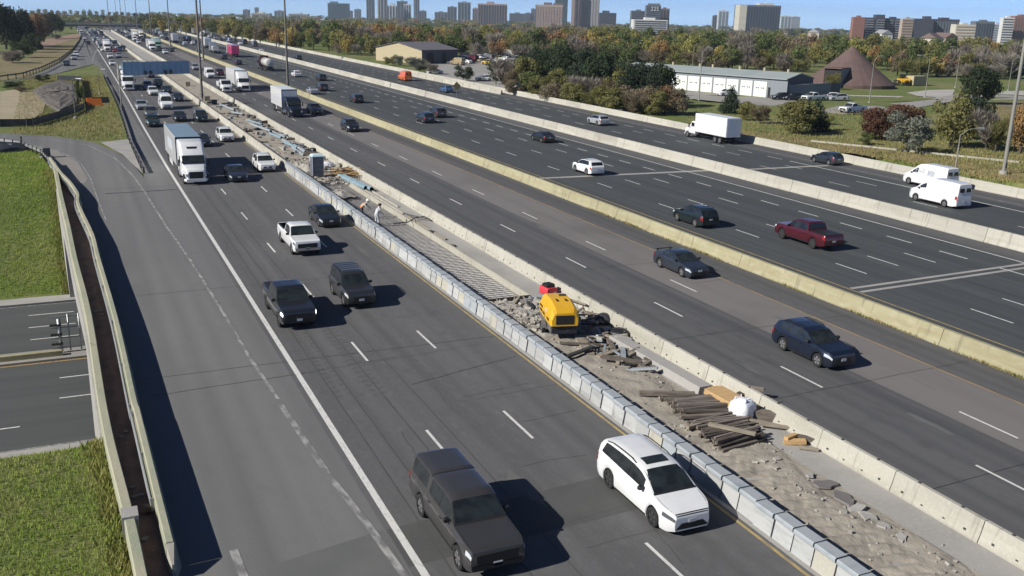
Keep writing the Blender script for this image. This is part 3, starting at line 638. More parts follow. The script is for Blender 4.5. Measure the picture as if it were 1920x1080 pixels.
def model(kind, lod):
    """list of (part name, MB, materials, count-as-sub-of-previous) ; material 'PAINT' is the body colour"""
    P = []; add = lambda *a: P.append(a)
    n = 26 if lod == 0 else 12
    bed = None
    if kind == 'minivan':
        c = Car(5.17, .995, [(0, .74), (.04, .84), (.30, .95), (.95, 1.09), (1.15, 1.14), (1.6, 1.42), (2.05, 1.63), (2.5, 1.715), (3.4, 1.74), (4.4, 1.72), (4.8, 1.65), (5.0, 1.40), (5.12, 1.05), (5.17, .62)],
                [(0, .68), (.04, .76), (.3, .86), (1.1, 1.0), (3, 1.07), (4.7, 1.17), (5.0, 1.12), (5.12, .98), (5.17, .55)], (1.0, 4.06), .355, .17, tf=.30, lf=1.0, tr=.14)
        wins = [(1.75, 2.62, .0, .0), (2.70, 3.55, .02, .02), (3.62, 4.72, .02, .16)]; ws = (1.17, 2.06); rw = (4.84, 5.04)
        roof = [('sunroof', c.top_patch(2.3, 2.78, .62), 'glass')]; rails = (2.55, 4.55)
    elif kind == 'suv':
        c = Car(4.65, .935, [(0, .74), (.04, .86), (.25, .97), (1.1, 1.08), (1.3, 1.12), (2.0, 1.56), (2.4, 1.66), (3.2, 1.68), (3.9, 1.64), (4.25, 1.52), (4.5, 1.15), (4.62, 1.0), (4.65, .66)],
                [(0, .68), (.04, .78), (.25, .89), (1.2, 1.02), (4.2, 1.12), (4.5, 1.06), (4.62, .94), (4.65, .6)], (.92, 3.62), .36, .21)
        wins = [(1.65, 2.45, 0, 0), (2.52, 3.3, .02, .02), (3.38, 4.05, .02, .14)]; ws = (1.33, 2.0); rw = (4.27, 4.5); roof = []; rails = (2.35, 3.9)
    elif kind == 'boxy_suv':
        c = Car(4.55, .93, [(0, .85), (.04, 1.0), (.2, 1.08), (1.15, 1.15), (1.3, 1.19), (1.85, 1.70), (2.1, 1.79), (2.8, 1.82), (4.2, 1.86), (4.38, 1.78), (4.5, 1.2), (4.53, 1.1), (4.55, .7)],
                [(0, .8), (.04, .92), (.2, 1.0), (1.2, 1.09), (4.3, 1.14), (4.5, 1.1), (4.55, .66)], (.9, 3.6), .385, .3, tf=.12, tumble=.2)
        wins = [(1.6, 2.3, 0, 0), (2.38, 3.12, .02, .02), (3.2, 4.1, .02, .05)]; ws = (1.32, 1.84); rw = (4.4, 4.5); roof = []; rails = (2.1, 3.9)
    elif kind == 'sedan':
        c = Car(4.68, .91, [(0, .60), (.04, .70), (.25, .79), (1.1, .92), (1.3, .96), (2.1, 1.36), (2.55, 1.44), (3.2, 1.43), (3.85, 1.24), (4.2, 1.08), (4.55, 1.03), (4.65, .95), (4.68, .66)],
                [(0, .55), (.04, .64), (.25, .73), (1.3, .89), (2.5, .93), (4.0, 1.0), (4.55, .98), (4.65, .9), (4.68, .6)], (.93, 3.68), .335, .16)
        wins = [(1.6, 2.45, 0, 0), (2.52, 3.5, .02, .12)]; ws = (1.34, 2.1); rw = (3.3, 4.0); roof = []; rails = None
    elif kind == 'sports_sedan':
        c = Car(4.68, .91, [(0, .60), (.04, .70), (.25, .79), (1.1, .92), (1.3, .96), (2.1, 1.36), (2.55, 1.42), (3.2, 1.40), (3.85, 1.22), (4.3, 1.02), (4.55, 1.0), (4.65, .95), (4.68, .66)],
                [(0, .55), (.04, .64), (.25, .73), (1.3, .89), (2.5, .93), (4.0, .98), (4.55, .96), (4.65, .9), (4.68, .6)], (.93, 3.68), .335, .16)
        wins = [(1.6, 2.45, 0, 0), (2.52, 3.5, .02, .12)]; ws = (1.34, 2.1); rw = (3.3, 4.1); rails = None
        sp = MB().box(-.68, .68, -2.30, -2.14, 1.13, 1.16).box(-.55, -.5, -2.25, -2.15, .98, 1.14).box(.5, .55, -2.25, -2.15, .98, 1.14); roof = [('spoiler', sp, 'trim_black')]
    elif kind == 'hatch':
        c = Car(4.35, .90, [(0, .66), (.04, .78), (.25, .88), (1.0, 1.0), (1.2, 1.04), (1.95, 1.46), (2.35, 1.55), (3.2, 1.55), (3.75, 1.48), (4.1, 1.2), (4.3, .98), (4.35, .62)],
                [(0, .6), (.04, .7), (.25, .8), (1.2, .96), (3.9, 1.08), (4.15, 1.02), (4.3, .9), (4.35, .56)], (.86, 3.45), .335, .18)
        wins = [(1.5, 2.3, 0, 0), (2.37, 3.1, .02, .02), (3.15, 3.7, .02, .12)]; ws = (1.24, 1.95); rw = (3.8, 4.12); roof = []; rails = None
    elif kind in ('pickup', 'pickup_cap', 'pickup_open'):
        L = 6.25 if kind == 'pickup_open' else 5.95
        hoodt = [(0, .98), (.04, 1.10), (.18, 1.17), (1.35, 1.25), (1.5, 1.28), (2.12, 1.83), (2.4, 1.92)]
        if kind == 'pickup_open': ce = 3.35; bed = (3.72, 6.12)
        else: ce = 3.85
        t = hoodt + [(ce - .15, 1.92), (ce + .02, 1.84), (ce + .15, 1.34), (ce + .2, 1.29), (L - .07, 1.29), (L - .02, 1.2), (L, .72)]
        if kind == 'pickup_cap':
            t = hoodt + [(3.78, 1.92), (3.86, 1.91), (3.89, 1.86), (3.93, 1.86), (3.96, 1.92), (4.1, 1.95), (5.6, 1.95), (5.72, 1.90), (5.86, 1.32), (5.93, 1.2), (5.95, .72)]
        c = Car(L, 1.01, t, [(0, .92), (.04, 1.03), (.18, 1.10), (1.4, 1.19), (4.1, 1.25), (L - .07, 1.26), (L - .02, 1.16), (L, .66)], (.98, 5.0 if kind == 'pickup_open' else 4.62), .41, .36, tf=.10, lf=.5, tr=.06, tumble=.24)
        wins = [(1.85, 2.72, 0, 0), (2.8, ce - .02, .02, .06)]
        if kind == 'pickup_cap': wins.append((4.12, 5.62, .02, .04))
        ws = (1.53, 2.1); rw = (ce + .03, ce + .13) if kind != 'pickup_cap' else (5.74, 5.84); roof = []; rails = None
        if kind == 'pickup_open':
            y0, y1 = L / 2 - bed[1], L / 2 - bed[0]; b = MB()
            b.add([(-.8, y0, 1.26), (.8, y0, 1.26), (.8, y1, 1.26), (-.8, y1, 1.26), (-.8, y0, .78), (.8, y0, .78), (.8, y1, .78), (-.8, y1, .78)], [(4, 5, 6, 7), (0, 4, 7, 3), (1, 2, 6, 5), (0, 1, 5, 4), (3, 7, 6, 2)])
            b.add([(-.96, y0, 1.262), (-.8, y0, 1.262), (-.8, y1, 1.262), (-.96, y1, 1.262)], [(0, 1, 2, 3)]).add([(.96, y0, 1.262), (.8, y0, 1.262), (.8, y1, 1.262), (.96, y1, 1.262)], [(3, 2, 1, 0)])
            roof = [('cargo_bed', b, 'trim_black')]
        if kind == 'pickup': roof = [('tonneau_cover', MB().box(-.84, .84, -L / 2 + .1, L / 2 - ce - .25, 1.27, 1.305), 'trim_black')]
    elif kind == 'van':
        c = Car(5.98, 1.03, [(0, .88), (.04, 1.02), (.5, 1.24), (.95, 1.42), (1.7, 2.12), (2.2, 2.40), (2.8, 2.50), (4.5, 2.51), (5.75, 2.47), (5.92, 2.36), (5.96, 1.2), (5.98, .6)],
                [(0, .8), (.04, .92), (.5, 1.12), (1.1, 1.27), (5.9, 1.34), (5.96, 1.1), (5.98, .55)], (.98, 4.55), .35, .22, tumble=.13, tr=.05, lr=.3)
        wins = [(1.35, 2.1, .0, .0)]; ws = (.98, 1.72); rw = None; roof = []; rails = None
    add('body', c.body(n, bed), ['PAINT'])
    gl = c.top_patch(ws[0], ws[1], .93); add('windshield', gl, ['glass'])
    if rw: add('rear_window', c.top_patch(rw[0], rw[1], .84, n=3), ['glass'])
    for (a, b, c0, c1) in wins:
        for sd in (-1, 1): add('side_window', c.side_win(a, b, c0=c0, c1=c1, sides=(sd,), lo=.09 if kind != 'van' else .2, hi=.92 if kind != 'van' else .72, n=7 if lod == 0 else 3), ['glass_side'])
    if kind == 'van':
        for sx in (-1, 1): add('rear_window', MB().box(sx * .14 if sx > 0 else -.70, .70 if sx > 0 else -.14, -2.985 - .012, -2.97, 1.62, 2.02), ['glass_side'])
    for nm, mbx, mm in roof: add(nm, mbx, [mm])
    if kind != 'van':
        for sd in (-1, 1): add('pillar_trim', c.side_win(wins[0][0] + .25, (wins[2] if len(wins) > 2 and kind != 'pickup_cap' else wins[1])[1] - .1, lo=.06, hi=.93, off=.003, sides=(sd,), n=9 if lod == 0 else 3, c1=.1), ['trim_black'])
    add('cowl', c.top_patch(ws[0] - .09, ws[0] + .01, .97, .006, 3), ['trim_black'])
    if lod == 0:
        for sd in (-1, 1):
            q = MB(); pp = []
            for k in range(6):
                d = .22 + (ws[0] - .2 - .22) * k / 5; h = c.half(d); pp.append((sd * h[6][0] * .93, c.L / 2 - d, float(np.interp(h[6][0] * .93, [h[9][0], h[8][0], h[7][0], h[6][0]], [h[9][1], h[8][1], h[7][1], h[6][1]])) + .004))
            q.add([(x - .007, y, z) for x, y, z in pp] + [(x + .007, y, z) for x, y, z in pp], [(i, i + 1, 7 + i, 6 + i) for i in range(5)]); add('hood_seam', q, ['under'])
    if lod == 0 or kind == 'minivan':
        if rails:
            for sd in (-1, 1):
                r = MB(); pts = []
                for k in range(7):
                    d = rails[0] + (rails[1] - rails[0]) * k / 6; h = c.half(d); pts.append((sd * h[6][0] * .97, c.L / 2 - d, h[6][1] + (.075 if 0 < k < 6 else .02)))
                for a, b in zip(pts, pts[1:]): r.tube(a, b, .022, n=6)
                add('roof_rail', r, ['trim_black'])
        if kind == 'boxy_suv':
            r = MB()
            for k in range(4): r.box(-.62, .62, .0 - k * .45, .05 - k * .45, 1.88, 1.92)
            add('roof_rack', r, ['galv'])
    u = MB().box(-c.W + .2, c.W - .2, -c.L / 2 + .25, c.L / 2 - .2, c.clear, .62); add('underbody', u, ['under'])
    h0 = .55
    if kind in ('minivan',):
        add('grille', c.front_panel(.10, .56, .98, .62), ['grille']); add('upper_grille', c.top_patch(.02, .09, .98, .006, 3), ['trim_black'])
        add('bumper_lip', c.front_panel(.0, .07, .9, .86, .02), ['PAINT'])
    elif kind.startswith('pickup'): add('grille', c.front_panel(.34, .93, .76, .80), ['grille']); add('bumper', c.front_panel(.0, .30, .95, .95, .03), ['chrome' if kind == 'pickup_open' else 'trim_black'])
    else: add('grille', c.front_panel(.45, .80, .55, .6), ['grille']); add('lower_grille', c.front_panel(.06, .32, .7, .75), ['trim_black'])
    for sd in (-1, 1):
        add('headlight', c.side_patch(.015, .30 if kind.startswith('pickup') else .48, 2.75, 3.8, .01, (sd,)), ['lamp_smoke' if kind in ('minivan', 'pickup_open') else 'lamp_clear'])
        add('tail_light', c.side_patch(c.L - .26, c.L - .015, 2.4, 3.7, .008, (sd,)), ['lamp_red'])
        add('mirror', MB().rrbox([(c.L / 2 - wins[0][0] - .02, .11, -.08, .09, .05), (c.L / 2 - wins[0][0] + .10, .09, -.06, .07, .04)]) if True else None, ['PAINT' if kind in ('sedan',) else 'trim_black'])
        q = P[-1][1]; h = c.half(wins[0][0] + .1); q.v = [(x + sd * (h[5][0] + .12), y, z + h[5][1] + .10) for x, y, z in q.v]
        add('sill', c.side_patch(c.ax[0] + c.r + .1, c.ax[1] - c.r - .1, .02, .55, .008, (sd,)), ['trim_black'])
    add('licence_plate', MB().box(-.15, .15, c.L / 2 + .015, c.L / 2 + .03, .52, .65) if kind != 'pickup' else MB().box(-.15, .15, c.L / 2 + .035, c.L / 2 + .05, .55, .68), ['plate'])
    add('licence_plate', MB().box(-.15, .15, -c.L / 2 - .03, -c.L / 2 - .012, .72, .85), ['plate'])
    if lod == 0:
        for (a, b, c0, c1) in wins[:2]:
            for sd in (-1, 1):
                add('door_seam', c.side_patch(b + .03, b + .042, .3, 5.0, .004, (sd,), n=2), ['trim_black'])
                add('door_handle', MB().box(-.02, .02, -.1, .1, -.015, .015), ['PAINT' if kind != 'boxy_suv' else 'trim_black'])
                q = P[-1][1]; h = c.half(b - .18); q.v = [(x + sd * (h[3][0] + .012), y + c.L / 2 - b + .18, z + h[3][1] - .02) for x, y, z in q.v]
    wh = []
    for d in c.ax:
        for sd in (-1, 1): wh.append((sd * (c.W - .125), c.L / 2 - d, c.r))
    return c, P, wh
MESHES = {}
def get_model(kind, lod):
    if (kind, lod) in MESHES: return MESHES[kind, lod]
    c, P, wh = model(kind, lod); rd = kind in ('minivan', 'pickup_cap', 'pickup')
    t, rim = wheel_parts(c.r, .23, 20 if lod == 0 else 10)
    if lod == 0:
        parts = [(nm, mb.mesh(nm, ['paint_white_car' if m == 'PAINT' else m for m in ms], True, 32), ms) for nm, mb, ms in P]
        res = (c, parts, wh, t.mesh('tyre', 'tyre', True, 40), rim.mesh('rim', ['rim_dark' if kind in ('minivan', 'pickup') else 'rim', 'under']))
    else:
        allm = ['PAINT', 'glass', 'glass_side', 'trim_black', 'under', 'grille', 'lamp_clear', 'lamp_smoke', 'lamp_red', 'tyre', 'rim', 'plate', 'chrome', 'galv']
        J = MB()
        for nm, mb, ms in P:
            b = len(J.v); J.v.extend(mb.v); J.f.extend([tuple(i + b for i in f) for f in mb.f]); J.mi.extend([allm.index(ms[0])] * len(mb.f))
        for w in wh:
            for mb, k in ((t, 9), (rim, 10)):
                b = len(J.v); J.v.extend([(x + w[0], y + w[1], z + w[2]) for x, y, z in mb.v]); J.f.extend([tuple(i + b for i in f) for f in mb.f]); J.mi.extend([k if m == 0 else 4 for m in mb.mi])
        res = (c, J.mesh(kind, ['paint_white_car'] + allm[1:], True, 32))
    MESHES[kind, lod] = res; return res
def paint_slot(o, colour):
    o.material_slots[0].link = 'OBJECT'; o.material_slots[0].material = MATS['paint_' + colour + '_car']
NAMES = dict(minivan=('minivan', 'minivan'), suv=('sport_utility_vehicle', 'suv'), boxy_suv=('sport_utility_vehicle', 'suv'), sedan=('sedan_car', 'car'), sports_sedan=('sedan_car', 'car'),
             hatch=('hatchback_car', 'car'), pickup=('pickup_truck', 'pickup'), pickup_cap=('pickup_truck', 'pickup'), pickup_open=('pickup_truck', 'pickup'), van=('delivery_van', 'van'))
GRP = {1: 'vehicles coming towards the camera', 0: 'vehicles driving away on the far carriageways', 2: 'vehicles parked in the yard'}
def car(kind, colour, px, label, toward=True, ref='C', lod=0, rot=None, grp=None, scale=1.0):
    """px: pixel of the ground point; ref C = middle of the footprint, F / R = front / rear wheel on the near side"""
    p = at(*px) if not isinstance(px, Vector) else px
    c = get_model(kind, lod)[0]; x, y = p.x, p.y
    if ref in 'FR':
        d = c.ax[0] if ref == 'F' else c.ax[1]; x += c.W - .04; y += (c.L / 2 - d) * (1 if toward else -1)
    rz = rot if rot is not None else (math.pi if toward else 0)
    z = ground(x, y) if (x > 95 or x < -5) else zroad(y)
    g = grp or GRP[1 if toward else 0]
    if lod == 0:
        _, parts, wh, tm, rm = get_model(kind, 0)
        r = thing(NAMES[kind][0], label, NAMES[kind][1], (x, y, z + .01), rz, g)
        prev = None
        for nm, me, ms in parts:
            o = obj(nm, me, r)
            if nm == 'door_handle' and prev is not None: pass
            if ms[0] == 'PAINT': paint_slot(o, colour)
        for w in wh:
            t = obj('wheel', tm, r, w); obj('rim', rm, t)
    else:
        r = obj(NAMES[kind][0], get_model(kind, 1)[1], None, (x, y, z + .01), (0, 0, rz)); paint_slot(r, colour); tag(r, label, NAMES[kind][1], g)
    if scale != 1: r.scale = (scale,) * 3
    return r

# ------------------------------------------------------------------ lorries
def wheels_at(P, pos, r=.5, w=.28):
    t, rim = wheel_parts(r, w, 16); P.append(('WHEELS', (t, rim), pos))
def tractor(P, y0, paint, low=False, vent=True):
    """y0 = nose; builds backwards"""
    P.append(('hood', MB().rrbox([(y0, .80, .62, 1.30, .18), (y0 - .12, .92, .55, 1.48, .2), (y0 - .9, 1.02, .55, 1.68, .2), (y0 - 1.6, 1.10, .55, 1.82, .15)]), paint))
    P.append(('cab', MB().rrbox([(y0 - 1.45, 1.08, .6, 1.75, .12), (y0 - 1.62, 1.15, .6, 2.0, .15), (y0 - 2.15, 1.2, .6, 2.75, .2), (y0 - 3.3, 1.22, .6, 2.85, .15)]), paint))
    if low: P.append(('sleeper', MB().rrbox([(y0 - 2.2, 1.1, 2.5, 2.75, .05), (y0 - 2.7, 1.15, 2.2, 3.0, .2), (y0 - 4.4, 1.18, .75, 3.05, .15)]), paint))
    else: P.append(('sleeper', MB().rrbox([(y0 - 2.05, 1.0, 2.55, 2.70, .05), (y0 - 2.5, 1.15, 2.4, 3.2, .25), (y0 - 3.3, 1.22, 2.0, 3.85, .3), (y0 - 4.6, 1.24, .75, 4.0, .2), (y0 - 4.75, 1.24, .75, 4.0, .2)]), paint))
    P.append(('windshield', MB().add([(-1.08, y0 - 1.50, 1.90), (1.08, y0 - 1.50, 1.90), (1.06, y0 - 2.02, 2.66), (-1.06, y0 - 2.02, 2.66)], [(0, 1, 2, 3)]), 'glass'))
    if vent: P.append(('vent', MB().add([(-.45, y0 - 2.56, 3.27), (.45, y0 - 2.56, 3.27), (.52, y0 - 2.78, 3.46), (-.52, y0 - 2.78, 3.46)], [(0, 1, 2, 3)]), 'trim_black'))
    for s in (-1, 1):
        P.append(('side_window', MB().box(s * 1.19, s * 1.235, y0 - 2.95, y0 - 2.15, 1.95, 2.55), 'glass_side'))
        P.append(('mirror', MB().box(s * 1.32, s * 1.48, y0 - 1.75, y0 - 1.62, 1.7, 2.35), 'trim_black'))
        P.append(('headlight', MB().rrbox([(y0 + .02, .16, .85, 1.12, .08), (y0 - .35, .14, .9, 1.16, .08)]), 'lamp_clear'))
        q = P[-1][1]; q.v = [(x + s * .82, y, z) for x, y, z in q.v]
        P.append(('fuel_tank', MB().tube((s * .95, y0 - 2.4, .72), (s * .95, y0 - 4.2, .72), .32, n=12), 'chrome'))
    P.append(('grille', MB().box(-.66, .66, y0 - .02, y0 + .03, .66, 1.33), 'grille'))
    P.append(('bumper', MB().rrbox([(y0 + .12, .95, .35, .62, .1), (y0 - .25, 1.15, .35, .64, .1)]), paint))
    P.append(('chassis', MB().box(-.5, .5, y0 - 7.0, y0 - 1.2, .6, .9), 'under'))
    wheels_at(P, [(s * 1.02, y0 - 1.05, .5) for s in (-1, 1)] + [(s * .98, y0 - q, .5) for s in (-1, 1) for q in (5.4, 6.7)])
def trailer(P, y0, ln, paint, roof='roof_white', h=4.1, skirt=True, edge='trim_black'):
    P.append(('trailer_box', MB().rrbox([(y0, 1.29, 1.15, h, .04), (y0 - ln, 1.29, 1.15, h, .04)]), paint))
    P.append(('trailer_roof', MB().box(-1.24, 1.24, y0 - ln + .05, y0 - .05, h - .01, h + .012), roof))
    f = MB()
    for s in (-1, 1): f.box(s * 1.25, s * 1.302, y0 - .06, y0 + .012, 1.15, h)
    f.box(-1.3, 1.3, y0 - .03, y0 + .012, h - .14, h + .02); P.append(('front_frame', f, edge))
    if skirt:
        for s in (-1, 1): P.append(('side_skirt', MB().box(s * 1.22, s * 1.26, y0 - ln + 4.2, y0 - 4.8, .45, 1.14), paint))
    P.append(('undercarriage', MB().box(-.6, .6, y0 - ln + .2, y0 - 1, .9, 1.15), 'under'))
    wheels_at(P, [(s * 1.05, y0 - ln + q, .5) for s in (-1, 1) for q in (1.4, 2.7)])
def build_truck(P, name, label, cat, loc, rz, colours, grp, lod=0):
    root = thing(name, label, cat, loc, rz, grp)
    for it in P:
        if it[0] == 'WHEELS':
            tm = it[1][0].mesh('tyre', 'tyre', True, 40); rm = it[1][1].mesh('rim', ['rim', 'under'])
            for w in it[2]:
                t = obj('wheel', tm, root, w); obj('rim', rm, t)
        else:
            m = colours.get(it[2], it[2]); obj(it[0], it[1].mesh(it[0], m, it[0] not in ('trailer_box',), 30), root)
    return root
def semi(px, label, cab='white', box='white', toward=True, ln=14.6, cat='truck', marks=None, vent=True, roof='roof_white', ref='F', low=False):
    p = at(*px); P = []; tractor(P, 0, 'CAB', low, vent=vent); trailer(P, -5.3, ln, 'BOX', roof)
    if marks: P.extend(marks)
    x = p.x + (1.12 if ref == 'F' else 0); y = p.y - 1.05 if toward else p.y + 1.05
    if ref == 'C': y = p.y - (10 if toward else -10)
    return build_truck(P, 'semi_truck', label, cat, (x, y, .01), math.pi if toward else 0, {'CAB': 'paint_' + cab + '_car', 'BOX': 'paint_' + box + '_car'}, GRP[1 if toward else 0])
def box_truck(px, label, cab='white', box='white', toward=True, ln=6.4, ref='C', h=3.7):
    p = at(*px); P = []
    P.append(('hood', MB().rrbox([(0, .78, .6, 1.2, .18), (-.12, .9, .5, 1.38, .2), (-1.25, 1.02, .5, 1.6, .15)]), 'CAB'))
    P.append(('cab', MB().rrbox([(-1.15, .98, .6, 1.6, .12), (-1.3, 1.02, .6, 1.7, .15), (-1.85, 1.05, .6, 2.45, .2), (-2.9, 1.05, .6, 2.55, .12)]), 'CAB'))
    P.append(('windshield', MB().add([(-.92, -1.20, 1.68), (.92, -1.20, 1.68), (.90, -1.74, 2.40), (-.90, -1.74, 2.40)], [(0, 1, 2, 3)]), 'glass'))
    for s in (-1, 1):
        P.append(('side_window', MB().box(s * 1.03, s * 1.065, -2.6, -1.85, 1.7, 2.25), 'glass_side'))
        P.append(('mirror', MB().box(s * 1.15, s * 1.3, -1.5, -1.4, 1.5, 2.0), 'trim_black'))
        P.append(('headlight', MB().box(s * .62, s * .86, -.1, .03, .85, 1.08), 'lamp_clear'))
    P.append(('grille', MB().box(-.5, .5, .005, .03, .7, 1.15), 'grille')); P.append(('bumper', MB().rrbox([(.1, .9, .35, .6, .1), (-.25, 1.02, .35, .62, .1)]), 'CAB'))
    P.append(('cargo_box', MB().rrbox([(-3.0, 1.24, 1.05, h, .05), (-3.0 - ln, 1.24, 1.05, h, .05)]), 'BOX')); P.append(('cargo_roof', MB().box(-1.2, 1.2, -3 - ln + .05, -3.05, h - .01, h + .012), 'roof_white'))
    P.append(('rear_door', MB().box(-1.1, 1.1, -3.0 - ln - .015, -3.0 - ln, 1.15, h - .12), 'roof_white'))
    P.append(('chassis', MB().box(-.5, .5, -3 - ln + .1, -.6, .55, 1.05), 'under'))
    wheels_at(P, [(s * .95, -.9, .46) for s in (-1, 1)] + [(s * .98, -3 - ln + q, .46) for s in (-1, 1) for q in (1.6, 2.75)], .46)
    Lf = 3 + ln; x, y = p.x, p.y
    if ref == 'F': x += 1.06; y += -.9 if toward else .9
    else: y += (-Lf / 2 if toward else Lf / 2)
    return build_truck(P, 'box_truck', label, 'truck', (x, y, .01), math.pi if toward else 0, {'CAB': 'paint_' + cab + '_car', 'BOX': 'paint_' + box + '_car'}, GRP[1 if toward else 0])

_m = mat('lamp_lit', (.8, .8, .8), .3); _b = _m.node_tree.nodes['Principled BSDF']; _b.inputs['Emission Color'].default_value = (1, .98, .95, 1); _b.inputs['Emission Strength'].default_value = 2.5

# ------------------------------------------------------------------ traffic, nearest first
car('minivan', 'white', (1222, 987), 'white minivan with dark sunroof and black roof rails by the barrier blocks', True, 'F')
car('pickup_cap', 'brown', (788.5, 967.7), 'dark brown pickup with a matching cap over its bed, nearest the camera', True, 'R')
r = car('pickup', 'black', (523, 613), 'black pickup with covered bed and bright headlights beside the solid white line', True, 'F')
for o in r.children:
    if o.name.startswith('headlight'): o.material_slots[0].link = 'OBJECT'; o.material_slots[0].material = MATS['lamp_lit']
car('boxy_suv', 'charcoal', (644, 575), 'dark grey boxy off-road vehicle with a roof rack', True, 'F')
car('pickup_open', 'white', (547, 477), 'white pickup with an open empty bed and wide grille', True, 'F')
car('sedan', 'black', (597, 425), 'black sedan passing close to the block barrier near the two workers', True, 'F')
car('sedan', 'slate', (430, 341), 'dark blue sedan driving in the shadow of the white semi truck', True, 'F')
car('suv', 'white', (484, 322), 'small white crossover beside the movable barrier, ahead of the white semi', True, 'F')
P_side = MB().add([(-1.293, -9, 2.2), (-1.293, -14, 2.2), (-1.293, -14, 3.3), (-1.293, -9, 3.3)], [(0, 1, 2, 3)]).add([(1.293, -9, 2.2), (1.293, -14, 2.2), (1.293, -14, 3.3), (1.293, -9, 3.3)], [(3, 2, 1, 0)])
semi((345, 345), 'white semi truck with blue-grey trailer roof in the lane by the shoulder', marks=[('side_panel', P_side, 'mark_grey')], ln=12.6, roof='roof_blue')
car('sedan', 'black', (379, 272), 'black car hidden partly behind the white semi trailer', True, 'C')
car('suv', 'white', (412, 266), 'white crossover with black windshield beside the plain barrier behind the semi', True, 'F')
L1 = 1
for kind, col, px, lab in (
    ('suv', 'green', (287, 236), 'dark green crossover directly behind the white semi truck'), ('suv', 'grey', (283, 219), 'grey car behind the dark green crossover'),
    ('sedan', 'black', (337, 226), 'black car in the middle lane behind the semi, side by side with a dark crossover'), ('suv', 'teal', (377, 227), 'dark teal crossover against the plain barrier behind the white crossover'),
    ('sedan', 'silver', (265, 204), 'silver sedan nearest the shoulder line beyond the dark cars'), ('van', 'white', (311, 203), 'white delivery van in the middle lane of the near queue'),
    ('sedan', 'black', (334, 189), 'black car right behind the white delivery van'), ('suv', 'white', (287, 178), 'white car just this side of the overhead sign'),
    ('sedan', 'charcoal', (313, 174), 'charcoal car beside the white car under the sign'), ('suv', 'blue', (277, 167), 'pale blue car beside the truck under the sign'),
    ('suv', 'black', (297, 162), 'black car just under the sign panel, middle lane'), ('sedan', 'maroon', (283, 145), 'maroon car half hidden by the bottom edge of the overhead sign')):
    car(kind, col, px, lab, True, 'C', L1)
semi((231, 170), 'white semi truck partly hidden behind the overhead sign panel', ln=12.6)
# middle carriageway, coming towards the camera
car('suv', 'navy', (1530.5, 688), 'dark blue-black crossover in the middle carriageway beyond the lumber piles', True, 'F')
car('sports_sedan', 'slate', (1277, 519.5), 'dark slate sedan with a rear spoiler on the pale lane', True, 'F')
car('suv', 'black', (650, 247.5), 'black crossover alone on the pale lane behind the slate sedan', True, 'F')
mk = MB()
for y0, y1, z0, z1 in ((-7, -9, 3.0, 3.2), (-9.5, -11, 2.9, 3.15), (-8.2, -8.5, 2.2, 2.7), (-7.5, -8, 2.4, 2.5)):
    for s in (-1, 1): mk.box(s * 1.29, s * 1.298, y1, y0, z0, z1)
semi((541, 220), 'semi truck with dark blue tractor and white lettered trailer', cab='navy', marks=[('side_lettering', mk, 'mark_grey')], ln=9.5, vent=False, low=True)
car('suv', 'slate', (590, 213), 'dark blue car in the shadow of the blue tractor', True, 'C', L1)
semi((449, 172), 'white semi truck with sleeper cab beside the small white truck', ln=12.6, vent=False)
box_truck((422, 172), 'small white cab truck with low dark bed beside the white semi', ln=3.6, h=2.0)
car('van', 'white', (393, 146), 'white van behind the white semi on the middle carriageway', True, 'C', L1)
car('suv', 'maroon', (412, 141), 'dark red vehicle beside the white van on the middle carriageway', True, 'C', L1)
car('suv', 'silver', (366, 131), 'silver car near the right end of the overhead sign', True, 'C', L1)
car('suv', 'white', (310, 101), 'small white car just above the overhead sign', True, 'C', L1)
car('sedan', 'black', (322, 97), 'small black car beside the white car above the sign', True, 'C', L1)
semi((281, 96), 'white semi truck above the overhead sign, left of the mint truck', vent=False, ln=11)
semi((292, 92), 'mint green semi truck beyond the overhead sign', cab='mint', box='mint', vent=False, ln=11)
semi((251, 75), 'distant white semi truck beside the work zone', vent=False, ln=11)
semi((262, 72), 'distant cream box truck right of the distant white semi', cab='cream', box='cream', vent=False, ln=11)
car('suv', 'maroon', (268, 78), 'distant dark red car beside the distant trucks', True, 'C', L1)
# driving away
car('suv', 'teal', (1302, 426), 'dark teal crossover next to the median barrier with its tail towards us', False, 'R')
car('pickup', 'maroon', (1521.5, 466.5), 'maroon pickup with covered bed driving away', False, 'R')
car('suv', 'white', (1099, 328.5), 'white crossover driving away over the far deck joint', False, 'R')
car('sedan', 'black', (1017, 265), 'black sedan driving away beside the pale barrier', False, 'C')
for kind, col, px, lab in (
    ('suv', 'slate', (797, 229), 'dark slate car, nearer of a close pair driving away'), ('suv', 'charcoal', (820, 219), 'charcoal car, farther of a close pair driving away'),
    ('suv', 'charcoal', (668, 192), 'dark crossover alone in its lane right of the blue tractor'), ('sedan', 'silver', (585, 176), 'silver-grey car driving away just right of the tall median pole'),
    ('suv', 'charcoal', (604, 170), 'dark car beside the silver-grey car near the tall pole'), ('suv', 'black', (602, 151), 'black crossover against the pale barrier beyond the tall pole'),
    ('suv', 'white', (555, 144), 'white car driving away just behind the tanker'), ('sedan', 'charcoal', (447, 121), 'dark car right behind the pink truck'),
    ('suv', 'charcoal', (420, 111), 'dark car left of the pink truck'), ('suv', 'grey', (372, 101), 'distant dark grey car beside the median'), ('suv', 'black', (312, 75), 'distant black car near the median pole')):
    car(kind, col, px, lab, False, 'C', L1)
car('suv', 'silver', (1119, 235.5), 'silver crossover with dark tailgate on the outermost carriageway', False, 'R')
car('hatch', 'slate', (1552.5, 310), 'dark slate hatchback beside the outermost barrier', False, 'R')
v1 = car('van', 'white', (1769, 388.5), 'plain white panel van, nearer of two side by side', False, 'R')
v2 = car('van', 'white', (1702.5, 345), 'white panel van with grey lettering, farther of two side by side', False, 'F')
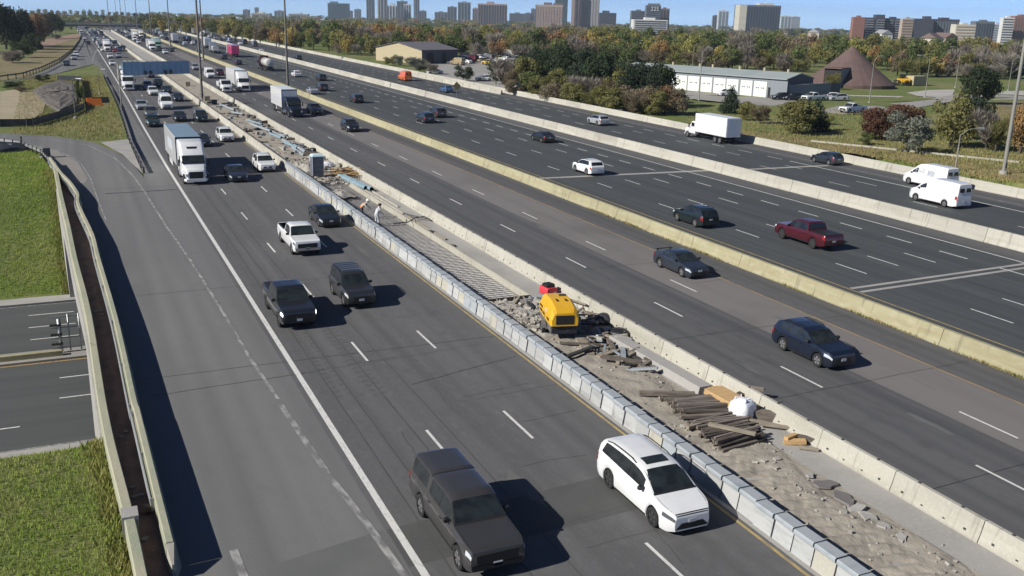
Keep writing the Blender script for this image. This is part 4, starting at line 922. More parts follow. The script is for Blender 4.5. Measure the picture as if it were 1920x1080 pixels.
mk = MB(); X = -1.048
def stroke(y0, z0, y1, z1, w=.06):
    d = Vector((y1 - y0, z1 - z0)).normalized(); n = Vector((-d.y, d.x)) * w / 2
    mk.add([(X, y0 + n.x, z0 + n.y), (X, y1 + n.x, z1 + n.y), (X, y1 - n.x, z1 - n.y), (X, y0 - n.x, z0 - n.y)], [(0, 1, 2, 3)])
for s in ((1.1, 1.55, 1.1, 2.05), (1.1, 2.02, .8, 2.02), (1.1, 1.8, .86, 1.8), (.72, 1.85, .6, 1.58), (.6, 1.58, .48, 1.85), (.35, 1.95, .05, 1.95), (.05, 1.95, .35, 1.6), (.35, 1.6, .05, 1.6), (1.1, 1.42, .7, 1.42)): stroke(*s)
for k in range(5):
    stroke(-.4, 1.9 - k * .14, -1.45 + .1 * (k % 2), 1.9 - k * .14, .05)
obj('lettering', mk.mesh('lettering', 'mark_grey'), v2)
for r_, xx, yy, zz in ((bpy.data.objects['minivan'], -.35, 1.18, 1.20), (bpy.data.objects['pickup_truck'], .45, 1.22, 1.40), (bpy.data.objects['pickup_truck'], .1, 1.2, 1.43)): obj('dash_paper', MB().box(-.10, .10, -.03, .03, -.05, .05, m=Matrix.Rotation(R(-30), 4, 'X')).mesh('dash_paper', 'plate'), r_, (xx, yy, zz))
box_truck((1288, 256.5), 'white box truck with a long cargo box on the outermost carriageway', toward=False, ref='F', ln=7.6)
car('hatch', 'blue', (836, 173), 'blue car driving away near the yellow sign on the barrier', False, 'C', L1)
car('van', 'orange', (759, 151), 'bright orange van at the exit splitter barrier', False, 'C', L1)
car('suv', 'charcoal', (559, 112), 'dark car on the outermost carriageway beyond the tall pole', False, 'C', L1)
car('suv', 'white', (489, 100), 'white car on the outermost carriageway beyond the pink truck', False, 'C', L1)
car('suv', 'silver', (427, 83), 'silver car on the outermost carriageway, left of the white one', False, 'C', L1)
car('suv', 'grey', (414, 76), 'grey car near the distant white trailers', False, 'C', L1)
# pink truck, tanker and distant lorries driving away
def box_trailer(px, label, col, ln=12, h=4.0, cab=None): return semi(px, label, cab=cab or col, box=col, toward=False, ln=ln, ref='C', vent=False, roof='paint_' + col + '_car')
box_trailer((437, 106), 'bright pink box trailer driving away', 'pink', 11, cab='white')
box_trailer((388, 90), 'white trailer driving away, left of the pink one', 'white', 10)
box_trailer((328, 80), 'distant white trailer driving away near the median', 'white', 10)
box_trailer((386, 66), 'white trailer on the outermost carriageway at the tree edge', 'white', 10)
for i, (px, c) in enumerate((((366, 65.5), 'cream'), ((352, 63), 'cream'), ((339, 61), 'white'), ((325, 59.5), 'cream'))):
    box_trailer(px, ('cream', 'second cream', 'white', 'farthest cream')[i] + ' trailer in the line of distant lorries by the trees', c, 10)
p = at(500, 132); P = []; tractor(P, 0, 'CAB', vent=False)
P.append(('tank', MB().loft([[(1.18 * s * math.cos(a), y, 2.35 + 1.18 * s * math.sin(a)) for a in [6.28319 * k / 20 for k in range(20)]] for y, s in ((-5.3, .55), (-5.45, .9), (-5.8, 1), (-13, 1), (-13.3, .9), (-13.45, .55))]), 'mat_tank'))
for k in range(6): P.append(('band', MB().loft([[(1.2 * math.cos(a), y, 2.35 + 1.2 * math.sin(a)) for a in [6.28319 * q / 20 for q in range(20)]] for y in (-6 - k * 1.35, -6.08 - k * 1.35)]), 'galv'))
P.append(('undercarriage', MB().box(-.6, .6, -13.2, -5.5, .8, 1.25), 'under')); wheels_at(P, [(s * 1.05, -y, .5) for s in (-1, 1) for y in (11, 12.3)])
build_truck(P, 'tanker_truck', 'pale ribbed tanker truck driving away beyond the tall median pole', 'truck', (p.x, p.y + 8, .01), 0, {'CAB': 'paint_maroon_car', 'mat_tank': 'paint_cream_car'}, GRP[0])
p = at(402, 99); P = []; tractor(P, 0, 'CAB', vent=False); P.append(('flatbed', MB().box(-1.25, 1.25, -16, -5.3, 1.05, 1.3), 'galv')); P.append(('load', MB().rrbox([(-8, 1.1, 1.3, 2.6, .2), (-13, 1.1, 1.3, 2.6, .2)]), 'paint_cream_car'))
wheels_at(P, [(s * 1.05, -y, .5) for s in (-1, 1) for y in (13.4, 14.6)]); build_truck(P, 'flatbed_truck', 'flatbed truck with a cream covered load driving away behind the pink trailer', 'truck', (p.x, p.y + 8, .01), 0, {'CAB': 'paint_white_car'}, GRP[0])
# left slip road
car('suv', 'white', (143, 106), 'white car on the curving slip road', True, 'C', L1); car('suv', 'silver', (139, 112), 'silver car following right behind the white car on the slip road', True, 'C', L1)
car('sedan', 'charcoal', (125, 123), 'dark car leading the others on the slip road', True, 'C', L1); car('suv', 'black', (166, 84), 'black car entering the slip road far back', True, 'C', L1)
# near queue beyond the sign
far_specs = [((211, 122), 'sedan', 'white', 'white sedan beside the left end of the overhead sign'), ((207, 109), 'suv', 'white', 'white crossover just above and left of the sign'), ((216, 98), 'sedan', 'red', 'pinkish red car ahead of the far queue'),
             ((223, 108), 'suv', 'silver', 'silver crossover above the left end of the sign'), ((231, 93), 'suv', 'black', 'black car against the barrier above the sign')]
for px, k, c, lab in far_specs: car(k, c, px, lab, True, 'C', L1)
semi((196, 97), 'white semi truck leading the far queue beside the gore', vent=False, ln=10)
ordn = ['nearest', 'second', 'third', 'fourth', 'fifth', 'sixth', 'seventh', 'eighth', 'ninth', 'tenth']
seen = {}
def far_car(x, y, lane, toward, grp):
    k = rnd.choice(['suv', 'sedan', 'van', 'suv', 'sedan', 'suv']); c = rnd.choice(['white', 'silver', 'grey', 'black', 'white', 'charcoal', 'slate', 'white', 'silver'])
    n = seen[k, c, lane] = seen.get((k, c, lane), 0) + 1
    car(k, c, Vector((x + rnd.uniform(-.3, .3), y, 0)), f'{ordn[min(n, 10) - 1]} tiny distant {c} {NAMES[k][1]} {lane}', toward, 'C', 1, grp=grp)
for x, lane in ((12.3, 'in the shoulder lane of the far jam'), (14.6, 'in the middle lane of the far jam'), (18.2, 'in the barrier lane of the far jam'), (7.8, 'on the merging slip lane of the jam')):
    y = 395 + rnd.uniform(0, 12)
    while y < 705:
        if x == 7.8 and y < 520: y += 30; continue
        far_car(x, y, lane, True, 'cars in the far jam'); y += rnd.uniform(9.5, 17)
for x, tw, lane in ((30, True, 'up the middle carriageway, left lane'), (34, True, 'up the middle carriageway, centre lane'), (37.6, True, 'up the middle carriageway, pale lane'), (48.2, False, 'up the far carriageway, median lane'), (52.2, False, 'up the far carriageway, second lane'), (56, False, 'up the far carriageway, third lane'), (73.5, False, 'up the outermost carriageway, inner lane'), (77.5, False, 'up the outermost carriageway, outer lane')):
    y = 455 + rnd.uniform(0, 40)
    while y < 700: far_car(x, y, lane, tw, 'cars far up the freeway'); y += rnd.uniform(16, 46)

# ================================================================== the work zone between the carriageways
rs = np.random.RandomState(5)
_ph = rs.uniform(0, 6.28, (14, 2)); _fr = rs.uniform(.4, 5.5, (14, 2)); _am = .5 / (1 + _fr.sum(1))
def bumpy(x, y): return float(sum(a * math.sin(f[0] * x + p[0]) * math.sin(f[1] * y + p[1]) for a, f, p in zip(_am, _fr, _ph)))
def zone_height(x, y):
    e = min(1, max(0, (x - 21.1) / .5)); w = min(1, max(0, (24.9 + .5 * math.sin(y * .7) - x) / .9))
    z = .05 + .16 * bumpy(x, y) * e * w + .05 * w
    if 13 < y < 31 and 22.2 < x < 23.9: z += .05 * math.sin(y * 9.5 + x * 2) * (1 if (x - 22.2) % 1.0 < .75 else .2)
    return z if w > 0 else .012
def heightfield(name, x0, x1, y0, y1, nx, ny, fn, m):
    xs = np.linspace(x0, x1, nx); ys = np.linspace(y0, y1, ny)
    vs = [(x, y, fn(x, y)) for y in ys for x in xs]; fs = [(j * nx + i, j * nx + i + 1, (j + 1) * nx + i + 1, (j + 1) * nx + i) for j in range(ny - 1) for i in range(nx - 1)]
    me = bpy.data.meshes.new(name); me.from_pydata(vs, [], fs); me.materials.append(MATS[m]); me.polygons.foreach_set('use_smooth', [True] * len(fs)); me.update()
    return struct(name, me)
for ya, yb, xa in ((6, 51.7, 20.9), (51.7, 97, 25.08), (97, 1000, 20.9)):
    yy = [ya] + [y for y in YS if ya < y < yb] + [yb]; strip('work_zone_pavement', [(xa, y, zroad(y)) for y in yy], [(27.1, y, zroad(y)) for y in yy], 'concrete_grey', .004)
strip('work_zone_pavement', [(20.9, 51.7), (20.9, 97)], [(21.35, 51.7), (21.35, 97)], 'concrete_grey', .004)
for xa in (21.3, 25.06): o = obj('trench_wall', MB().box(xa, xa + .06, 51.7, 97, -.6, .0).mesh('trench_wall', 'concrete_grey')); o['kind'] = 'structure'
for ya in (51.62, 97.0): o = obj('trench_wall', MB().box(21.3, 25.1, ya, ya + .06, -.6, .0).mesh('trench_wall', 'concrete_grey')); o['kind'] = 'structure'
heightfield('ground_sand', 21.12, 25.4, 12, 44.5, 44, 330, zone_height, 'sand')
heightfield('ground_rubble', 21.12, 25.3, 44.5, 51.3, 40, 64, lambda x, y: .06 + .42 * abs(bumpy(x * 2.2, y * 2.2)) * (.3 + .7 * smooth(21.2, 22.2, x) * smooth(25.3, 24.5, x)), 'rubble')
heightfield('ground_dirt', 21.12, 26.6, 97.2, 330, 22, 420, lambda x, y: .05 + .25 * abs(bumpy(x, y)) * smooth(21.1, 21.6, x) * smooth(26.6, 26.0, x), 'sand')
# broken paving slabs on the sand edge
for i, (px, s) in enumerate((((1548, 912), .5), ((1582, 938), .55), ((1606, 958), .4), ((1627, 972), .45), ((1655, 990), .3), ((1690, 1012), .3), ((1520, 895), .25))):
    p = at(*px); mb = MB(); pts = [(s * rnd.uniform(.55, 1.25) * math.cos(a), s * rnd.uniform(.35, .9) * math.sin(a)) for a in [.571 * k + rnd.uniform(-.2, .2) for k in range(11)]]
    mb.loft([[(x, y, 0) for x, y in pts], [(x * .95 + .01, y * .95, rnd.uniform(.05, .09)) for x, y in pts]])
    tag(obj('paving_fragment', mb.mesh('paving_fragment', 'asphalt_pale' if i < 2 else 'concrete_grey'), None, (p.x, p.y, .06), (rnd.uniform(-.08, .08), rnd.uniform(-.1, .1), rnd.uniform(0, 3))),
        ('reddish broken paving slab, first past the timber piles', 'reddish broken paving slab, larger and nearer of the pair', 'pale broken slab beside the reddish pair', 'cracked pale slab on the sand edge', 'small pale chunk on the sand edge', 'small pale chunk nearest the camera', 'tiny slab chunk beyond the reddish pair')[i], 'slab', 'broken slabs on the sand edge')
crumbs = MB()
for k in range(420):
    y = rnd.uniform(17, 50); x = 24.6 + .5 * math.sin(y * .7) + rnd.gauss(-.2, .45) if rnd.random() < .6 else rnd.uniform(21.4, 25); s = rnd.choice([.025, .04, .05, .09]) * rnd.uniform(.6, 1.3)
    crumbs.box(-s, s, -s * .8, s * .8, -s * .4, s * .5, m=Matrix.Translation((x, y, zone_height(x, y) + s * .2)) @ Matrix.Rotation(rnd.uniform(0, 3), 4, 'Z') @ Matrix.Rotation(rnd.uniform(-.5, .5), 4, 'X'))
for k in range(500):
    x = rnd.uniform(21.3, 25.2); y = rnd.choice([rnd.uniform(45, 51.4), rnd.gauss(104, 4)]); s = rnd.uniform(.05, .2)
    crumbs.box(-s, s, -s * .8, s * .8, -s * .4, s * .5, m=Matrix.Translation((x, y, .1 + s * .3)) @ Matrix.Rotation(rnd.uniform(0, 3), 4, 'Z') @ Matrix.Rotation(rnd.uniform(-.8, .8), 4, 'X'))
o = obj('rubble', crumbs.mesh('rubble', 'rubble')); o['kind'] = 'stuff'; o['label'] = 'loose concrete rubble scattered over the work zone'
# reinforcement mat
root = thing('rebar_mat', 'long grid of reinforcing bars laid on formwork beside the movable barrier', 'rebar mat', (23.2, 51.8, -.42))
mb = MB(); mb.box(-1.75, 1.75, 0, 45.2, .02, .06); obj('formwork', mb.mesh('formwork', 'formwork'), root)
mb = MB()
for k in range(106): mb.box(-1.7, 1.7, k * .425 + .1, k * .425 + .15, .17, .215)
obj('cross_bars', mb.mesh('cross_bars', 'rebar'), root)['kind'] = 'stuff'
mb = MB()
for k in range(8): mb.box(-1.65 + k * .46, -1.61 + k * .46, 0, 45, .135, .17)
obj('long_bars', mb.mesh('long_bars', 'rebar'), root)['kind'] = 'stuff'
for x in (1.82,): obj('edge_form', MB().box(x - .06, x + .10, 0, 46, .0, .62).mesh('edge_form', 'concrete_white'), root)
mb = MB().box(-1.7, 1.75, .0, .13, .0, .66); obj('end_form', mb.mesh('end_form', 'wood_old'), root)
for k in range(5): obj('brace', MB().box(-.03, .03, -.7, 0, 0, .05, m=Matrix.Translation((-1.2 + k * .6, -.05, .62)) @ Matrix.Rotation(R(22), 4, 'X') @ Matrix.Rotation(rnd.uniform(-.25, .25), 4, 'Z')).mesh('brace', 'wood_grey'), root)
def plank(px, ln, w, h, rz, m, label, cat='plank', z=.06, rx=0, name='timber_plank', group=None):
    p = at(*px); return tag(obj(name, MB().box(-ln / 2, ln / 2, -w / 2, w / 2, 0, h).mesh(name, m), None, (p.x, p.y, z), (rx * 0, rx, R(rz))), label, cat, group)
# long screed boards and pipes beside the mat
for i, (x, y0, ln, w) in enumerate(((25.45, 79, 17, .12), (25.95, 82, 15, .12), (25.5, 68.5, 9.5, .10))):
    tag(obj('screed_board', MB().box(-w / 2, w / 2, 0, ln, 0, .12).mesh('screed_board', 'concrete_white' if i < 2 else 'wood_grey'), None, (x, y0, .02)), ('long pale board lying beside the rebar mat by the workers', 'second long pale board nearer the cream barrier', 'shorter tan board beside the hose on the strip')[i], 'board')
hose = MB(); pts = [at(738, 425), at(765, 422), at(778, 414), at(795, 411), at(805, 416), at(770, 409), at(757, 405)]
pts = [Vector((p.x, p.y, .25)) for p in pts]
for a, b in zip(pts, pts[1:]): hose.tube(a, b, .045, n=6)
tag(obj('air_hose', hose.mesh('air_hose', 'steel_dark')), 'dark hose snaking over the rebar mat past the workers', 'hose')
for i, px in enumerate(((848, 462), (810, 436))):
    p = at(*px); tag(obj('rubber_block', MB().rrbox([(-.35, .12, 0, .14, .05), (.35, .1, 0, .12, .05)]).mesh('rubber_block', 'black_plastic'), None, (p.x, p.y, .02), (0, 0, .3)), ('black rubber block on the grey strip, nearer one', 'black rubber block on the grey strip, farther one')[i], 'block')
# compressor
p = at(1052, 640); root = thing('air_compressor', 'yellow towable air compressor standing on the rubble', 'compressor', (23.5, 45.2, .06), R(-14))
def can(y, w, zt, zb=.9): return [(x, y, z) for x, z in ((w, zb), (w * 1.03, zb + (zt - zb) * .45), (w * .86, zt - .12), (w * .66, zt), (-w * .66, zt), (-w * .86, zt - .12), (-w * 1.03, zb + (zt - zb) * .45), (-w, zb))]
obj('canopy', MB().loft([can(-1.65, .70, 1.62), can(-1.5, .78, 1.9), (can(-.25, .80, 2.05)), can(-.18, .80, 2.05), can(1.1, .78, 1.95), can(1.5, .74, 1.7), can(1.7, .66, 1.45)]).mesh('canopy', 'machine_yellow', True, 18), root)
for x in (-.25, .25): obj('lid_handle', MB().box(x - .04, x + .04, -.7, -.4, 2.04, 2.08).mesh('lid_handle', 'trim_black'), root)
obj('decal', MB().box(-.835, -.815, .35, 1.0, 1.35, 1.45).mesh('decal', 'trim_black'), root); obj('rear_grille', MB().box(-.5, .5, -1.67, -1.64, 1.0, 1.5).mesh('rear_grille', 'trim_black'), root)
obj('lower_body', MB().rrbox([(-1.5, .74, .42, 1.02, .06), (1.45, .72, .45, 1.0, .06)]).mesh('lower_body', 'machine_grey', True, 35), root)
obj('seam', MB().box(-.825, .825, -.225, -.205, .95, 1.4).mesh('seam', 'trim_black'), root)
obj('exhaust', MB().box(.1, .5, .3, .5, 1.98, 2.08).mesh('exhaust', 'steel_dark'), root)
for i, (y0, y1) in enumerate(((-1.2, -.75), (-.1, .35), (.55, .95))): obj('louvre', MB().box(-.83, -.80, y0, y1, 1.08, 1.2).mesh('louvre', 'trim_black'), root)
obj('badge', MB().tube((-.80, -.45, 1.45), (-.84, -.45, 1.45), .13, n=14).mesh('badge', 'bag_white'), root); obj('badge', MB().tube((-.82, -.45, 1.45), (-.85, -.45, 1.45), .06, n=10).mesh('badge', 'red_plastic'), root)
t, rim = wheel_parts(.36, .2, 20)
for s in (-1, 1):
    w = obj('wheel', t.mesh('tyre', 'tyre', True, 40), root, (s * .92, -.25, .36)); obj('rim', rim.mesh('rim', ['rim', 'under']), w)
    obj('mudguard', MB().loft([[(s * .92 - .13, -.25 + q * math.cos(a), .36 + q * math.sin(a)) for q in (.42, .45)] + [(s * .92 + .13, -.25 + q * math.cos(a), .36 + q * math.sin(a)) for q in (.45, .42)] for a in [R(20 + 20 * k) for k in range(8)]]).mesh('mudguard', 'machine_grey'), root)
obj('drawbar', MB().box(-.06, .06, 1.4, 3.0, .48, .6).box(-.4, .4, 1.35, 1.5, .45, .62).mesh('drawbar', 'machine_grey'), root)
obj('rear_panel', MB().box(-.68, .68, -1.535, -1.505, .5, .98).mesh('rear_panel', 'tarp_dark'), root)
# red generator, tarp, sacks, beams
p = at(1028, 556); root = thing('red_generator', 'red wheelbarrow-sized generator near the end of the rebar mat', 'generator', (p.x, p.y, .02), .2)
obj('tub', MB().rrbox([(-.4, .38, .2, .62, .1), (.4, .42, .15, .7, .1)]).mesh('tub', 'red_plastic', True, 40), root); obj('engine', MB().rrbox([(-.25, .3, .6, .85, .06), (.3, .3, .6, .85, .06)]).mesh('engine', 'black_plastic', True, 40), root)
for s in (-1, 1): obj('leg', MB().box(s * .3 - .03, s * .3 + .03, -.35, -.3, 0, .25).mesh('leg', 'steel_dark'), root)
for i, (px, sx, sy, sz, m, nm, lab, cat) in enumerate((((1133, 606), .55, .6, .55, 'tarp_dark', 'canvas_sack', 'dark canvas sack leaning on the cream barrier behind the compressor', 'sack'), ((1160, 630), .6, .75, .38, 'black_plastic', 'plastic_sack', 'black plastic sack on the ground by the cream barrier', 'sack'),
        ((1160, 625), .3, .35, .18, 'tarp_dark', 'plastic_sack', 'small dark sack under the black one', 'sack'))):
    p = at(*px); mb = MB()
    mb.loft([[(sx * q * math.cos(a) * (1 + .12 * math.sin(3 * a + i)), sy * q * math.sin(a) * (1 + .12 * math.cos(2 * a)), z * sz) for a in [6.28319 * k / 14 for k in range(14)]] for q, z in ((.8, 0), (1, .25), (.92, .6), (.6, .9), (.2, 1))])
    tag(obj(nm, mb.mesh(nm, m, True), None, (p.x, p.y, .05), (0, 0, .5)), lab, cat)
rub = MB()
for i, (px, rz, ln) in enumerate((((1085, 588), 40, 1.6), ((1100, 594), 75, 1.5), ((1112, 596), 110, 1.4), ((1098, 600), 15, 1.7), ((1125, 610), 62, 1.8), ((1080, 578), 95, 2.2), ((1107, 583), 100, 2.4))):
    plank(px, ln, .14, .06, rz, 'wood_grey' if i % 2 else 'wood_old', ('splintered board', 'grey board', 'leaning board', 'short cross board', 'weathered board', 'long board', 'longest board')[i] + ' in the tangle of boards behind the compressor', z=.15 + .05 * i, rx=rnd.uniform(-.2, .2), group='boards behind the compressor')
p = at(1092, 650); plank((1094, 650), 3.2, .5, .08, 74, 'wood_grey', 'wide pale board under the compressor drawbar', z=.1); plank((1132, 655), 2.6, .08, .10, 12, 'wood_dark', 'thin dark bar lying on pale sand past the compressor', z=.15); plank((1140, 668), 1.6, .3, .08, 20, 'wood_grey', 'short pale board lying beyond the thin dark bar', z=.14); plank((1088, 651), 2.2, .14, .1, -28, 'wood_dark', 'dark round post lying beside the compressor wheel', z=.14)
# concrete kerb beam lying along the cream barrier
p0, p1 = at(1168, 648), at(1275, 712); root = tag(obj('kerb_beam', MB().loft([[(x, 0, z) for x, z in ((-.42, 0), (.42, 0), (.38, .42), (-.34, .42))], [(x, 8.2, z) for x, z in ((-.42, 0), (.42, 0), (.36, .38), (-.36, .38))]]).mesh('kerb_beam', 'concrete_grey'), None, (25.95, 34.6, .03), (0, 0, R(1))), 'long grey concrete kerb beam lying along the cream barrier', 'beam')
# lumber bundle
p = at(1312, 738); root = thing('lumber_bundle', 'neat bundle of fresh orange-tan lumber near the cream barrier', 'lumber', (26.0, 33.1, .08), R(3))
for r_ in range(3):
    for k in range(5): obj('board', MB().box(-.095, .095, -.95 + rnd.uniform(-.06, .06), .95 + rnd.uniform(-.06, .06), 0, .13).mesh('board', 'wood_new'), root, (-.40 + k * .2, 0, .14 + r_ * .14))
for y in (-.6, .6): obj('bearer', MB().box(-.5, .5, -.05, .05, 0, .12).mesh('bearer', 'wood_dark'), root, (0, y, 0))
# timber piles
def pile(px, rz, n, layers, ln, m, label, spread=.16):
    p = at(*px); root = thing('timber_pile', label, 'timber pile', (p.x, p.y, .08), R(rz), 'timber piles on the sand')
    for l in range(layers):
        for k in range(n - l * 2):
            o = obj('timber', MB().box(-ln / 2, ln / 2, -.065, .065, 0, .13).mesh('timber', m if rnd.random() < .6 else 'wood_old'), root, (rnd.uniform(-.22, .22), (k - (n - l * 2 - 1) / 2) * spread, l * .135), (rnd.uniform(-.1, .1), rnd.uniform(-.05, .05), rnd.uniform(-.13, .13)))
    return root
pile((1312, 770), -14, 12, 3, 2.5, 'wood_old', 'large pile of old grey-brown timbers left of the white bag')
pile((1345, 797), -6, 8, 2, 2.7, 'wood_old', 'flat pile of grey timbers just below the white bag')
pile((1372, 826), 4, 11, 3, 2.4, 'wood_dark', 'darkest timber pile, nearest the camera')
plank((1370, 828), 2.0, .2, .12, -52, 'wood_grey', 'weathered beam laid across the darkest timber pile', z=.52); plank((1250, 746), 2.6, .22, .2, -24, 'wood_old', 'long brown beam lying beyond the large timber pile', z=.12); plank((1275, 752), 2.0, .16, .14, -8, 'wood_dark', 'dark beam lying against the long brown beam', z=.1)
plank((1310, 806), 1.4, .2, .14, 10, 'wood_grey', 'short pale beam between the two nearer timber piles', z=.2)
# scrap wood right of the bag
for i, (px, ln, w, h, rz, m, z) in enumerate((((1375, 757), 1.6, .3, .22, -42, 'wood_old', .1), ((1395, 752), 1.2, .34, .25, 20, 'wood_dark', .25), ((1412, 766), 1.8, .16, .12, -30, 'wood_grey', .2), ((1425, 762), 1.5, .06, .06, 2, 'steel_dark', .35), ((1432, 775), 1.3, .2, .16, -25, 'wood_grey', .2),
        ((1432, 788), .9, .4, .4, -30, 'wood_old', .05), ((1445, 800), 2.2, .12, .1, -38, 'wood_grey', .08), ((1458, 806), 1.6, .16, .12, -36, 'wood_grey', .12), ((1490, 833), .9, .3, .15, -30, 'wood_new', .05), ((1482, 828), .7, .2, .2, 15, 'wood_new', .1), ((1520, 832), 1.4, .24, .2, -62, 'wood_old', .1), ((1515, 845), .8, .14, .12, -40, 'wood_grey', .05), ((1405, 745), 1.3, .2, .15, -50, 'wood_old', .4))):
    plank(px, ln, w, h, rz, m, ('brown scrap beam left of the others behind the white bag', 'thick dark scrap beam behind the white bag', 'grey scrap board right of the white bag', 'thin dark bar on top of the scrap wood', 'pale scrap beam near the cream barrier', 'stubby crate-like offcut right of the white bag', 'long thin board past the white bag', 'second thin board past the white bag', 'orange offcut beside the cream barrier', 'small orange offcut on the larger one', 'brown beam leaning to the cream barrier', 'short grey offcut nearest the sand', 'topmost scrap beam behind the white bag')[i], 'scrap wood', z=z, rx=rnd.uniform(-.12, .12), name='scrap_timber', group='scrap wood by the cream barrier')
# bulk bag
p = at(1393, 786); root = thing('bulk_bag', 'white woven bulk bag standing between the timber piles and scrap wood', 'bag', (p.x, p.y + .1, .05), .3)
def sq(w, z, n=24, e=.55): return [(w * math.copysign(abs(math.cos(a)) ** e, math.cos(a)) * (1 + .05 * math.sin(5 * a + z * 7)), w * math.copysign(abs(math.sin(a)) ** e, math.sin(a)) * (1 + .05 * math.cos(4 * a + z * 5)), z) for a in [6.28319 * k / n for k in range(n)]]
obj('sack', MB().loft([sq(.44, 0), sq(.5, .12), sq(.52, .45), sq(.46, .72), sq(.3, .86, e=.8), sq(.12, .92, e=1)]).mesh('sack', 'bag_white', True, 60), root)
for s in ((-.3, -.3), (.3, -.3), (-.3, .3), (.3, .3)):
    mb = MB(); q = [Vector((s[0], s[1], .66)), Vector((s[0] * .7, s[1] * .9, .95)), Vector((s[0] * .2, s[1] * .5, .92))]
    for a, b in zip(q, q[1:]): mb.tube(a, b, .03, n=6)
    obj('lifting_loop', mb.mesh('lifting_loop', 'bag_white'), root)
# portable toilet
p = at(597, 334); root = thing('portable_toilet', 'dark grey portable toilet with pale domed roof', 'portable toilet', (p.x, p.y + .5, .1), .0)
obj('cabin', MB().rrbox([(-.6, .58, .1, 2.15, .06), (.6, .58, .1, 2.15, .06)]).mesh('cabin', 'toilet_grey', True, 40), root); obj('roof', MB().loft([[(x * q, y * q, z) for x, y in ((-.62, -.64), (.62, -.64), (.62, .64), (-.62, .64))] for q, z in ((1, 2.13), (1.0, 2.2), (.8, 2.36), (.4, 2.42))]).mesh('roof', 'toilet_roof'), root)
obj('door', MB().box(-.42, .42, -.625, -.60, .2, 2.05).mesh('door', 'toilet_grey'), root); obj('base', MB().box(-.6, .6, -.62, .62, 0, .1).mesh('base', 'trim_black'), root)
for z in (.7, 1.2, 1.7): obj('rib', MB().box(-.46, .46, -.645, -.62, z, z + .05).mesh('rib', 'machine_grey'), root)
for s in (-1, 1): obj('corner_trim', MB().box(s * .56, s * .60, -.64, -.58, .1, 2.15).mesh('corner_trim', 'plate'), root)
# pipes
def pipe(x, y, ln, r, rz, m, label, z=.05, group=None):
    root = thing('steel_pipe', label, 'pipe', (x, y, z + r), R(rz), group)
    mb = MB(); mb.loft([[(r * math.cos(a), q, r * math.sin(a)) for a in [6.28319 * k / 14 for k in range(14)]] for q in (0, ln)], cap=False); mb.loft([[(r * .86 * math.cos(a), q, r * .86 * math.sin(a)) for a in [6.28319 * k / 14 for k in range(13, -1, -1)]] for q in (0, ln)], cap=False)
    obj('shell', mb.mesh('shell', m, True), root); obj('bore', MB().tube((0, .12, 0), (0, ln - .12, 0), r * .84, n=14).mesh('bore', 'under'), root); return root
p = at(686, 358); pipe(p.x, p.y, 9, .22, 4, 'pipe_blue', 'left of two parallel blue pipes by the cream barrier'); p = at(697, 360); pipe(p.x, p.y, 9, .22, 4, 'pipe_blue', 'right one of two parallel blue pipes by the cream barrier')
k = 0
for i, (a, b) in enumerate((((578, 289), (560, 277)), ((573, 291), (552, 278)), ((570, 294), (548, 279)), ((558, 283), (533, 272)), ((545, 273), (530, 265)), ((535, 262), (510, 250)), ((528, 262), (506, 253)), ((508, 251), (482, 242)), ((500, 247), (470, 235)), ((492, 238), (465, 229)), ((478, 233), (462, 227)), ((457, 218), (434, 214)), ((448, 213), (425, 204)), ((440, 211), (416, 201)), ((428, 205), (412, 197)))):
    pa, pb = at(*a), at(*b); d = pb - pa
    pipe(pa.x, pa.y, min(d.length, 9.0), rnd.choice([.12, .14, .18]), math.degrees(math.atan2(-d.x, d.y)), 'pipe_blue' if i % 3 == 0 else 'pipe_grey', f'{("first", "second", "third", "fourth", "fifth", "sixth", "seventh", "eighth", "ninth", "tenth", "eleventh", "twelfth", "thirteenth", "fourteenth", "fifteenth")[i]} pipe of the long row beyond the portable toilet', .05 + .15 * (i % 2), 'pipes laid out along the work zone')
# lumber and rubble beyond the blue pipes
p = at(650, 330); root = thing('lumber_heap', 'loose heap of orange-tan boards behind the blue pipes', 'lumber', (p.x, p.y, .1))
for k in range(34): obj('board', MB().box(-1.1, 1.1, -.09, .09, 0, .06).mesh('board', 'wood_new' if rnd.random() < .7 else 'wood_old'), root, (rnd.uniform(-1.3, 1.3), rnd.uniform(-2.6, 3.2), rnd.uniform(.0, .45)), (rnd.uniform(-.15, .15), rnd.uniform(-.15, .15), rnd.uniform(-.5, .5)))
for i, (px, r, h) in enumerate((((575, 320), 1.3, .8), ((590, 300), 1.0, .7), ((640, 365), 1.2, .45), ((560, 312), .9, .5))):
    p = at(*px); mb = MB(); mb.loft([[(r * q * math.cos(a) * (1 + .18 * math.sin(3 * a + i * 2)), r * q * 1.5 * math.sin(a) * (1 + .18 * math.cos(4 * a + i)), h * z + .06 * math.sin(9 * a + z * 8)) for a in [6.28319 * k / 22 for k in range(22)]] for q, z in ((1, 0), (.8, .35), (.55, .7), (.28, .95), (.05, 1))])
    tag(obj('rubble_heap', mb.mesh('rubble_heap', 'rubble', True, 30), None, (p.x, p.y, .0)), ('largest rubble heap left of the portable toilet', 'rubble heap behind the portable toilet', 'low rubble heap in front of the blue pipes', 'small rubble heap beside the farther pipes')[i], 'rubble heap', 'rubble heaps')
p = at(612, 312); tag(obj('plastic_sheet', MB().loft([[(1.0 * q * math.cos(a) * (1 + .2 * math.sin(3 * a)), .7 * q * math.sin(a), z) for a in [.5236 * k for k in range(12)]] for q, z in ((1, 0), (.8, .3), (.3, .5))]).mesh('plastic_sheet', 'bag_white'), None, (p.x, p.y, .05)), 'white plastic sheet heaped behind the portable toilet', 'sheet')
